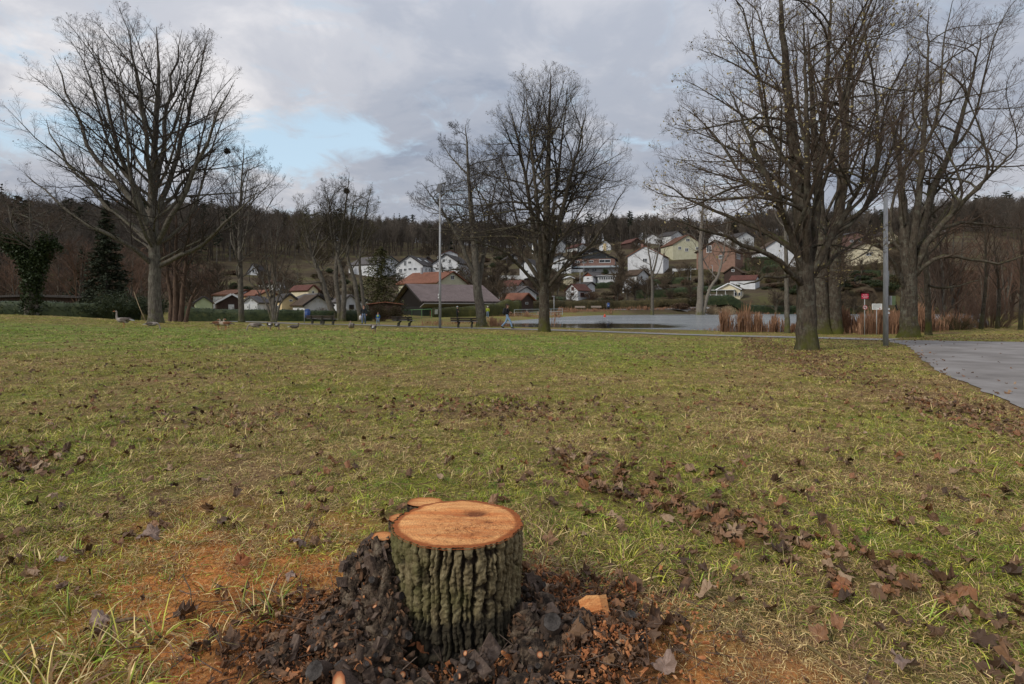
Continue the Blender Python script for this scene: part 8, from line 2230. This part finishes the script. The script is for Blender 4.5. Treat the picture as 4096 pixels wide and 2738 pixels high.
    house('garden_hut', 'white shed with rust-red corrugated roof above the beige summer house', 3030, 1103, 1122, 20, 152, 6.5, 52, PLASTER_W, ROOF_RED, group='allotment huts', cat='hut', over=0.25)
    r, hw, H, A = house('summer_house', 'beige summer house with open porch and brown tiled roof, behind the far hedge', 2916, 1136, 1158, 36, 138, 5.5, -30, PLASTER_CREAM, ROOF_BROWN, group='allotment huts', cat='hut', trim=TRIM_W, wins=[(2938, 1178, 7, 14), (2950, 1178, 7, 14)], right=[(2, 1.0, .9, 1.0)])
    g = Geo(); g.box((0, 0, 0), (6.2, 2.2, 0.14)); put('porch_roof', g.mesh('porch_roof', [PLASTER_DIRTY]), r, (-1.6, -1.0, H - 0.2))
    for k in range(4): g = Geo(); g.box((0, 0, 0), (0.1, 0.1, H - 0.3)); put('porch_post', g.mesh('porch_post', [TRIM_W]), r, (-4.5 + k * 2, -1.9, (H - 0.3) / 2))
    house('garden_hut', 'white hut with grey roof behind the lamp post, above the notice board', 3543, 1144, 1156, 30, 146, 5, 10, PLASTER_W, ROOF_GREY, group='allotment huts', cat='hut')
    house('garden_hut', 'small white gabled hut between mossy-footed tree and double tree', 3254, 1122, 1138, 10, 150, 5, 20, PLASTER_W, ROOF_BROWN, group='allotment huts', cat='hut')
    house('garden_hut', 'low grey hut with pale roof edge right of the double tree', 3372, 1166, 1174, 18, 142, 4, 0, PLASTER_DIRTY, ROOF_GREY, group='allotment huts', cat='hut', thick=0.12)
    house('garden_hut', 'grey hut with small chimney right of the small twisted tree', 2636, 1146, 1154, 20, 156, 4, 12, PLASTER_DIRTY, ROOF_DARK, group='allotment huts', cat='hut', wins=[(2640, 1164, 7, 9)], chimney=(2, .6, .3, .9, GALV))
    house('garden_hut', 'white tent-roofed hut among the bare bushes above the far bin', 2505, 1118, 1130, 14, 156, 4, -20, PLASTER_W, TRIM_W, group='allotment huts', cat='hut', thick=0.1)
    house('house', 'low dark-roofed sheds along the left edge behind the ivy-clad tree', 120, 1188, 1194, 190, 62, 5, 4, WOOD_BROWN, ROOF_DARK, group=None, cat='shed', over=0.4)
    # white garden ornament and flagpole
    Y = 150; p = W(3378, 1135, Y); p.z = gz(p.x, p.y)
    g = Geo(); g.tube([(0, 0, 0), (0, 0, .5), (0, 0, .52), (0, 0, 1.1), (0, 0, 1.12), (0, 0, 1.9)], [.42, .36, .32, .25, .22, .08], 8)
    put('garden_pagoda', g.mesh('garden_pagoda', [TRIM_W]), None, p, None, 'small white tapering garden ornament right of the double tree', 'ornament')
    Y = 120; p = W(1122, 1190, Y); p.z = gz(p.x, p.y)
    g = Geo(); g.tube([(0, 0, 0), (0, 0, CAM_H + 89 / F4 * Y - p.z)], 0.07, 8)
    put('flagpole', g.mesh('flagpole', [TRIM_W]), None, p, None, 'thin white flagpole above the many-stemmed tree', 'flagpole')
    # retaining walls and fences that step the slope
    for a, b, Y, h, lab in ((2690, 2800, 196, 1.2, 'pale garden wall in front of the yellow house'), (2200, 2330, 198, 1.1, 'pale concrete terrace wall left of the brick house'), (1950, 2120, 186, 1.3, 'pale wall along the street behind the domed tree')):
        x0, x1 = (a - 2048) / F4 * Y, (b - 2048) / F4 * Y; z = gz((x0 + x1) / 2, Y)
        g = Geo(); g.box((0, 0, 0), (x1 - x0, 0.3, h + 1.5)); wl = put('garden_wall', g.mesh('garden_wall', [PLASTER_DIRTY]), None, ((x0 + x1) / 2, Y, z + h / 2 - 0.7), None, lab, 'wall', 'garden walls on the slope')
    # climbing frame in the summer house garden
    Y = 133; p = W(2855, 1200, Y); p.z = gz(p.x, p.y)
    r = empty('trellis', p, 'white and orange bar frame left of the beige summer house', 'frame')
    g = Geo(); g.box((1.0, 0, 1.1), (4.2, .05, .06)); put('bar', g.mesh('bar', [mat('orange_bar', (0.6, 0.2, 0.10))]), r)
    for k, zz in enumerate((2.0, 1.6)): g = Geo(); g.box((1.0, 0, zz), (4.6, .05, .05), (0, 0.03, 0)); put('bar', g.mesh('bar', [TRIM_W]), r)
    for k in range(4): g = Geo(); g.box((-0.8 + k * 1.3, 0, 1.1), (.06, .06, 2.2)); put('post', g.mesh('post', [TRIM_W]), r)


build_houses()


# ------------------------------------------------------------------ background vegetation
def bare_tree_proto(seed, h, spread, m_bark, m_twig, nl=16, n2=7, n3=5, r0=None, stems=1, up=0.55, tip=0.012, n4=0, low=0.22):
    """Trunk and crown meshes of a bare tree standing at the origin."""
    rg = np.random.default_rng(seed); r0 = r0 or h * 0.018
    SP, SR = [], []
    for s in range(stems):
        a = rg.uniform(0, 6.28); top = np.array([math.cos(a), math.sin(a), 0]) * (spread * 0.25 if stems > 1 else 0.3) + np.array([0, 0, h * rg.uniform(0.85, 0.97)])
        P = polyline([np.array([rg.normal(0, .1) * (stems > 1), rg.normal(0, .1) * (stems > 1), -0.3]), top * 0.4 + rg.normal(0, .02 * h, 3), top], 12); SP.append(P); SR.append(r0 * (0.75 if stems > 1 else 1) * ((1 - np.linspace(0, 1, 12)) ** 0.8 + 0.04))
    SP, SR = np.array(SP), np.array(SR)
    LP, LR = [], []
    for i in range(nl):
        P, R = SP[i % stems], SR[i % stems]; t = low + (0.95 - low) * (i + rg.random()) / nl; k = min(int(t * 11), 10); p0 = P[k] + (P[k + 1] - P[k]) * (t * 11 - k)
        ph = i * 2.4 + rg.normal(0, .4); rad = spread * (1 - 0.55 * t) * rg.uniform(0.7, 1.1); rise = (h - p0[2]) * rg.uniform(0.25, 0.8)
        p3 = p0 + np.array([math.cos(ph) * rad, math.sin(ph) * rad, rise])
        p1 = p0 + np.array([math.cos(ph) * rad * (1 - up) * 0.8, math.sin(ph) * rad * (1 - up) * 0.8, rise * 0.5])
        s = np.linspace(0, 1, 7)[:, None]; B = (1 - s) ** 2 * p0 + 2 * s * (1 - s) * p1 + s ** 2 * p3 + np.cumsum(rg.normal(0, .012 * h, (7, 3)), 0) * s * 0.6
        LP.append(B); LR.append(np.maximum(R[k] * 0.5, tip) * (1 - s[:, 0]) + tip)
    LP, LR = np.array(LP), np.array(LR)
    parts = [tubes(LP, LR, 4)]
    Q2, R2 = children(LP, LR, n2, 0.2, 42, 0.4, 0.12, 0.35, 0.04, 4, None, rg, 0.3, 3.5, tip=tip * 0.8); parts.append(tubes(Q2, R2, 3))
    QS, RS = children(SP, SR, n2 * 2, 0.4, 45, 0.12, 0.07, 0.4, 0.04, 4, None, rg, 0.3, 2.5, tip=tip * 0.8); parts.append(tubes(QS, RS, 3)); Q2 = np.concatenate([Q2, QS])
    R2 = np.concatenate([R2, RS])
    if n3:
        Q3, R3 = children(Q2, R2, n3, 0.15, 45, 0.45, 0.14, 0.3, 0.05, 3, None, rg, 0.2, 1.6, tip=tip * 0.6); parts.append(tubes(Q3, np.maximum(R3, tip * 0.6), 3))
        if n4:
            Q4, R4 = children(Q3, R3, n4, 0.15, 45, 0.5, 0.2, 0.2, 0.05, 2, None, rg, 0.15, 0.9, tip=tip * 0.5); parts.append(tubes(Q4, np.maximum(R4, tip * 0.5), 3))
    v, f = merge(parts); crown = mk_mesh('crown', v, f, [m_twig])
    tp = [trunk_mesh(P, R, 8, seed + 3, flare=0.35, flare_h=0.4) for P, R in zip(SP, SR)]
    v, f = merge(tp); trunk = mk_mesh('trunk', v, f, [m_bark], True)
    return trunk, crown


def conifer_proto(seed, h, spread, m, kind='spruce', n=46):
    """Conifer: whorled boughs of needle sprays."""
    rg = np.random.default_rng(seed); Vs, Fs, o = [], [], 0
    c, s = [], []
    for i in range(n):
        t = (i + rg.random()) / n
        if kind == 'pine': z = h * (0.5 + 0.48 * t); rad = spread * (0.55 + 0.5 * math.sin(3.1 * min(1, t * 1.05))) * rg.uniform(.6, 1)
        elif kind == 'cedar': z = h * (0.12 + 0.86 * t); rad = spread * (1 - t) ** 0.42 * rg.uniform(.5, 1.1)
        else: z = h * (0.06 + 0.92 * t); rad = spread * (1 - t) ** 0.85 * rg.uniform(.75, 1.1)
        ph = i * 2.4 + rg.normal(0, .3); m_ = int((16 + 26 * (rad / spread)) * (3.6 if n > 75 else 2.4 if n > 60 else 1.3))
        u = rg.random(m_) ** 0.7; drop = {'spruce': -0.22, 'cedar': -0.38, 'pine': 0.15}[kind]
        P = np.stack([np.cos(ph) * rad * u, np.sin(ph) * rad * u, z + drop * rad * u ** 1.5], -1) + rg.normal(0, 0.05 * h / 10 + 0.09 * rad, (m_, 3)) * np.array([1, 1, .55])
        c.append(P)
    c = np.concatenate(c)
    v, f = flakes(c, (0.017 if n > 60 else 0.026) * h, rg, 0.35, 0.5)
    foliage = mk_mesh('foliage', v, [f], [m])
    P = polyline([(0, 0, -0.3), (0.05, 0, h * .5), (0, 0, h * .97)], 8); v, f = trunk_mesh(P, h * .018 * (1 - np.linspace(0, 1, 8) * .9), 7, seed, flare=.3)
    return mk_mesh('trunk', v, [f], [BARK_GREY], True), foliage


NEEDLE = mat('needles_dark', [(0.3, (0.018, 0.024, 0.013)), (0.6, (0.038, 0.046, 0.024)), (0.75, (0.06, 0.066, 0.032))], scale=0.8, rough=0.8)
NEEDLE_OLIVE = mat('needles_olive', [(0.3, (0.030, 0.030, 0.010)), (0.55, (0.062, 0.060, 0.019)), (0.72, (0.085, 0.092, 0.028))], scale=0.7, rough=0.8)
IVY = mat('ivy_leaf', [(0.3, (0.014, 0.024, 0.008)), (0.55, (0.030, 0.045, 0.014)), (0.72, (0.05, 0.066, 0.022))], scale=2.5, rough=0.6, spec=0.2, coords='World')
FOREST_TWIG = mat('forest_twig', [(0.3, (0.078, 0.065, 0.052)), (0.7, (0.128, 0.106, 0.084))], scale=0.4, rough=0.95, random_val=0.3)
FOREST_BARK = mat('forest_bark', [(0.3, (0.045, 0.035, 0.028)), (0.7, (0.075, 0.06, 0.05))], scale=2, rough=0.95, random_val=0.3)
GARDEN_TWIG = mat('garden_twig', [(0.3, (0.052, 0.038, 0.026)), (0.7, (0.10, 0.074, 0.048))], scale=0.6, rough=0.95, random_val=0.35)


def join_meshes(name, a, b):
    """One mesh of two, keeping both materials (for scattered copies)."""
    Va = np.empty(len(a.vertices) * 3, np.float32); a.vertices.foreach_get('co', Va); Vb = np.empty(len(b.vertices) * 3, np.float32); b.vertices.foreach_get('co', Vb)
    fa = [tuple(p.vertices) for p in a.polygons]; n = len(a.vertices); fb = [tuple(i + n for i in p.vertices) for p in b.polygons]
    me = bpy.data.meshes.new(name); me.from_pydata(np.concatenate([Va, Vb]).reshape(-1, 3).tolist(), [], fa + fb)
    me.materials.append(a.materials[0]); me.materials.append(b.materials[0])
    me.polygons.foreach_set('material_index', np.array([0] * len(fa) + [1] * len(fb), np.int32)); me.update()
    return me


def plant(name, label, cat, protos, pos, rz, sc, group=None, names=('trunk', 'crown')):
    r = empty(name, pos, label, cat, rz, group); r.scale = (sc,) * 3 if not isinstance(sc, tuple) else sc
    for nm, me in zip(names, protos): put(nm, me, r, kind='stuff' if nm in ('foliage', 'leaves') else None)
    return r


def build_vegetation():
    rg = np.random.default_rng(44)
    # forest on the ridge: reads as one mass
    fp = [join_meshes('forest_tree', *bare_tree_proto(500 + k, 15, 3.4, FOREST_BARK, FOREST_TWIG, r0=0.15, nl=20, n2=7, n3=5, tip=0.03, low=0.3)) for k in range(5)]
    pines = [join_meshes('forest_tree', *conifer_proto(520 + k, 17, 2.6, NEEDLE, 'pine' if k < 3 else 'spruce', 22)) for k in range(4)]
    P, S, I = [], [], []
    n = 10500
    az = rg.uniform(-1.15, 1.15, n); start = 20 + np.interp(az, [-1.1, -0.72, -0.5, -0.3, -0.1, 0.1, 0.3, 0.6, 0.8, 1.1], [120, 120, 185, 225, 250, 290, 300, 300, 250, 200])
    r = start + (520 - start) * rg.random(n) ** 1.0
    x, y = np.sin(az) * r, np.cos(az) * r
    k = rg.random(n) < np.where(r < 260, 0.75, 0.6); x, y, r, az = x[k], y[k], r[k], az[k]
    con = rg.random(len(x)) < np.where(r > 380, 0.17, 0.05) + 0.10 * (az > 0.05) * (r > 340)
    P = np.stack([x, y, GZ(x, y)], -1)
    I = np.where(con, 5 + rg.integers(0, 4, len(x)), rg.integers(0, 5, len(x)))
    scatter('forest', fp + pines, P, np.stack([0 * x, 0 * x, rg.uniform(0, 6.28, len(x))], -1), rg.uniform(0.7, 1.15, len(x)), I, 'brown leafless forest with dark pines covering the ridge')
    # trees in the gardens
    gp_ = [bare_tree_proto(540 + k, 6.5, 2.9, BARK_GREY, GARDEN_TWIG, nl=20, n2=8, n3=6, tip=0.026, stems=1 + (k % 2) * 2) for k in range(4)]
    dk = [conifer_proto(560 + k, 7, 2.0, NEEDLE if k else NEEDLE_OLIVE, 'spruce', 30) for k in range(2)]
    bush_ = [tuple(shrub_meshes(580 + k, 3.2, 3.0, 2.2, 60, (GARDEN_TWIG, SHRUB_TWIG, SHRUB_YELLOW)[k], leaf_m=(HEDGE_BROWN, SHRUB_TWIG, HEDGE_LEAF)[k], nleaf=1800, leaf=0.15, thick=0.03)) for k in range(3)]
    # keep the house fronts in view: (px0, px1, Y of house)
    clear = [(1595, 1700, 180), (2280, 2460, 200), (2520, 2730, 200), (2690, 2810, 228), (2805, 2985, 192), (2265, 2362, 146), (3040, 3180, 188), (3395, 3540, 182), (2880, 2995, 138), (985, 1160, 172), (1740, 1860, 118), (2950, 3045, 152), (2335, 2455, 172), (2084, 2138, 178)]
    nb = nt = nc = 0
    for _ in range(2200):
        Y = rg.uniform(127, 180) if rg.random() < 0.7 else rg.uniform(180, 250); px = rg.uniform(1880, 3600) if rg.random() < 0.6 else rg.uniform(650, 3900)
        if px < 1900 and Y < 133: continue
        blocked = any(a - 18 < px < b + 18 and Yh - 16 - (Yh - 140) * 0.0 < Y < Yh + 14 for a, b, Yh in clear)
        x = (px - 2048) / F4 * Y; z = gz(x, Y)
        zone = 'above the long hedge' if px < 1500 else 'above the barn' if px < 2040 else 'behind the domed tree' if px < 2280 else 'round the brick house' if px < 2500 else 'between the white gable and the yellow house' if px < 2800 else 'round the terracotta house' if px < 3050 else 'behind the mossy-footed tree' if px < 3300 else 'behind the lamp post'
        zone += ', lower slope' if Y < 175 else ', upper slope'
        u = rg.random()
        front = any(a - 8 < px < b + 8 and Y < Yh for a, b, Yh in clear)
        if blocked: continue
        if u < 0.38 and nt < 190 and not (front and rg.random() < 0.45):
            nt += 1; plant('garden_tree', f'bare brown tree {zone}', 'tree', gp_[rg.integers(0, 4)], (x, Y, z), rg.uniform(0, 6.28), rg.uniform(0.65, 1.35) * (0.8 if front else 1), 'bare trees ' + zone)
        elif u < 0.46 and nc < 34 and not front:
            nc += 1; plant('garden_conifer', f'dark evergreen tree {zone}', 'tree', dk[rg.integers(0, 2)], (x, Y, z), rg.uniform(0, 6.28), rg.uniform(0.5, 1.15), 'evergreens ' + zone, ('trunk', 'foliage'))
        elif nb < 298:
            nb += 1; plant('garden_bush', f'brownish bush {zone}', 'bush', bush_[rg.integers(0, 3)], (x, Y, z - 0.1), rg.uniform(0, 6.28), (rg.uniform(0.7, 1.6), rg.uniform(0.7, 1.4), rg.uniform(0.5, 1.15) * (0.6 if front else 1)), 'bushes ' + zone, ('stems', 'leaves'))
    # shrubs between the garden huts and the barn, lower ground
    for px, Y, s in ((1180, 105, 1.1), (1330, 98, 1.0), (1900, 112, 1.2), (1980, 118, 1.3), (2010, 108, 1.0), (880, 98, 1.2), (760, 90, 1.0), (1060, 108, 1.0), (1940, 104, 0.9), (840, 118, 1.3), (1130, 128, 1.3)):
        x = (px - 2048) / F4 * Y; plant('garden_tree', 'bare tree between the garden huts', 'tree', gp_[rg.integers(0, 4)], (x, Y, gz(x, Y)), rg.uniform(0, 6.28), s, 'bare trees between the huts')
    # brown wood behind the left lawn
    bp = [bare_tree_proto(600 + k, 8.5, 3.3, BARK_GREY, TWIG_RED if k % 2 else TWIG_BROWN, nl=24, n2=8, n3=6, tip=0.013, stems=1 + 2 * (k % 2), low=0.08) for k in range(4)]
    for k in range(34):
        px = -260 + 1130 * (k + rg.random()) / 34; Y = rg.uniform(60, 98) if px < 640 else rg.uniform(88, 115)
        x = (px - 2048) / F4 * Y
        plant('thicket_tree', 'reddish brown bare tree ' + ('at the left edge, left of the ivy-clad tree' if px < 60 else 'between the ivy-clad tree and the spruces' if px < 330 else 'between the spruces and the tall spreading tree' if px < 590 else 'behind the brown clump of leaning trunks' if px < 760 else 'above the pale green hut'), 'tree', bp[k % 4], (x, Y, gz(x, Y)), rg.uniform(0, 6.28), rg.uniform(0.7, 1.15), 'bare trees of the wood at left, %d' % (0 if px < 60 else 1 if px < 330 else 2 if px < 590 else 3 if px < 760 else 4))
    for px, Y, h, w, lab in ((425, 57, 12.0, 2.5, 'tall dark spruce left of the tall spreading tree'), (330, 70, 8.5, 2.3, 'shorter dark spruce left of the tall spruce'), (760, 120, 12, 2.6, 'dark spruce on the wooded slope behind the slender tree')):
        x = (px - 2048) / F4 * Y
        plant('spruce_tree', lab, 'tree', conifer_proto(int(px), h, w, NEEDLE, 'spruce', 90 if px < 430 else 70), (x, Y, gz(x, Y)), 1.0, 1.0, None, ('trunk', 'foliage'))
    x = (1525 - 2048) / F4 * 78
    plant('cedar_tree', 'drooping olive-green evergreen between the bare trunks and the barn', 'tree', conifer_proto(71, 10.0, 4.3, NEEDLE_OLIVE, 'cedar', 80), (x, 78, gz(x, 78)), 0.5, 1.0, None, ('trunk', 'foliage'))
    # right-hand thicket beyond the road
    tp = [bare_tree_proto(640 + k, 9.5, 2.7, BARK_GREY, TWIG_RED if k % 2 else TWIG_BROWN, nl=24, n2=7, n3=6, tip=0.011, stems=1 + 2 * (k % 2), low=0.06) for k in range(4)]
    for k in range(26):
        px = 3700 + 640 * (k + rg.random()) / 26; Y = rg.uniform(44, 72); x = (px - 2048) / F4 * Y
        plant('thicket_tree', 'reddish brown bare tree ' + ('right of the slim mossy-footed tree' if px < 3860 else 'around the dark straight trunk beyond the road' if px < 3960 else 'between the dark leaning trunk and the right edge' if px < 4110 else 'beyond the right edge of the road view'), 'tree', tp[k % 4], (x, Y, gz(x, Y)), rg.uniform(0, 6.28), rg.uniform(0.6, 1.05), 'bare trees of the thicket at right, %d' % (0 if px < 3860 else 1 if px < 3960 else 2 if px < 4110 else 3))
    for px, Y, h, lab in ((3922, 38, 9, 'dark straight trunk standing in front of the right thicket, left one'), (3988, 39, 7.5, 'dark leaning trunk in front of the right thicket, middle one'), (4082, 37, 8.5, 'dark forked trunk at the right edge of the picture')):
        x = (px - 2048) / F4 * Y
        plant('park_tree', lab, 'tree', bare_tree_proto(int(px), h, 1.8, BARK_DARK, TWIG_BROWN, nl=14, n2=6, n3=4, tip=0.006, r0=0.13, low=0.35), (x, Y, gz(x, Y)), 0, 1.0)
    # ivy-clad tree at the left edge
    tree('ivy_tree', 'gnarled tree with ivy-clad trunk at the left edge of the lawn', (70, 721, 45), [(600, -20, 150), (540, -60, 170), (470, -60, 150), (420, -20, 110)],
         [[(70, 721), (72, 660), (66, 600), (45, 550), (25, 500), (15, 460)], [(72, 660), (88, 600), (105, 550), (112, 500)], [(70, 650), (72, 580), (70, 500), (65, 440)]], 0.42, nlimb=30, limb_t=(0.35, 0.95), n2=8, n3=7, n4=4, seed=131, bark=BARK_GREY, twig=TWIG_BROWN, stem_r=[.45, .25, .2], tipr=0.006)
    iv = next(o for o in bpy.data.objects if o.name.startswith('ivy_tree'))
    c = []
    for st, rad, n in (([(70, 722), (72, 660), (66, 600), (45, 550)], 0.75, 6000), ([(72, 650), (90, 600), (108, 552)], 0.8, 4200), ([(66, 610), (30, 565), (5, 545)], 0.7, 2400), ([(100, 560), (125, 560), (140, 575)], 0.35, 400)):
        Pl = polyline([((qx - 1173) / 1303.6 * 45, 45.0, CAM_H - (qy - 700) / 1303.6 * 45) for qx, qy in st], 40)
        i = rg.integers(0, 40, n); d = rg.normal(0, 1, (n, 3)); d /= np.linalg.norm(d, axis=1, keepdims=True); lump = 0.6 + 0.7 * vnoise(i * 0.35, d[:, 0] * 2 + 5, 12)
        c.append(Pl[i] + d * (rad * lump)[:, None] * rg.uniform(0.5, 1, (n, 1)))
    v, f = flakes(np.concatenate(c), 0.095, rg, 0, 0.8); put('ivy', mk_mesh('ivy', v - np.array(iv.location), [f], [IVY]), iv, kind='stuff')
    # crow nests
    for px, py, Y, s, lab in ((1386, 765, 64, 0.30, 'round dark nest high in the bare tree behind the benches'), (908, 605, 34, 0.15, 'dark nest in the right outer branches of the tall spreading tree')):
        p = W(px, py, Y); V, Fi = icos(3); kk = rg.normal(0, 1, (500, 3)); kk /= np.linalg.norm(kk, axis=1, keepdims=True)
        Q = path_from(kk * s * 0.75, np.cross(kk, rg.normal(0, 1, (500, 3))), np.full(500, s * 0.55), 3, 0.0, 0.08, rg); v1, f1 = tubes(Q, np.full((500, 3), 0.012), 3)
        put('nest', mk_mesh('nest', np.concatenate([V * s * 0.72 * np.array([1, 1, .85]), v1]), [Fi, f1 + len(V)], [TWIG_DARK]), None, p, None, lab, 'nest')
    print('garden', nt, nc, nb)


build_vegetation()
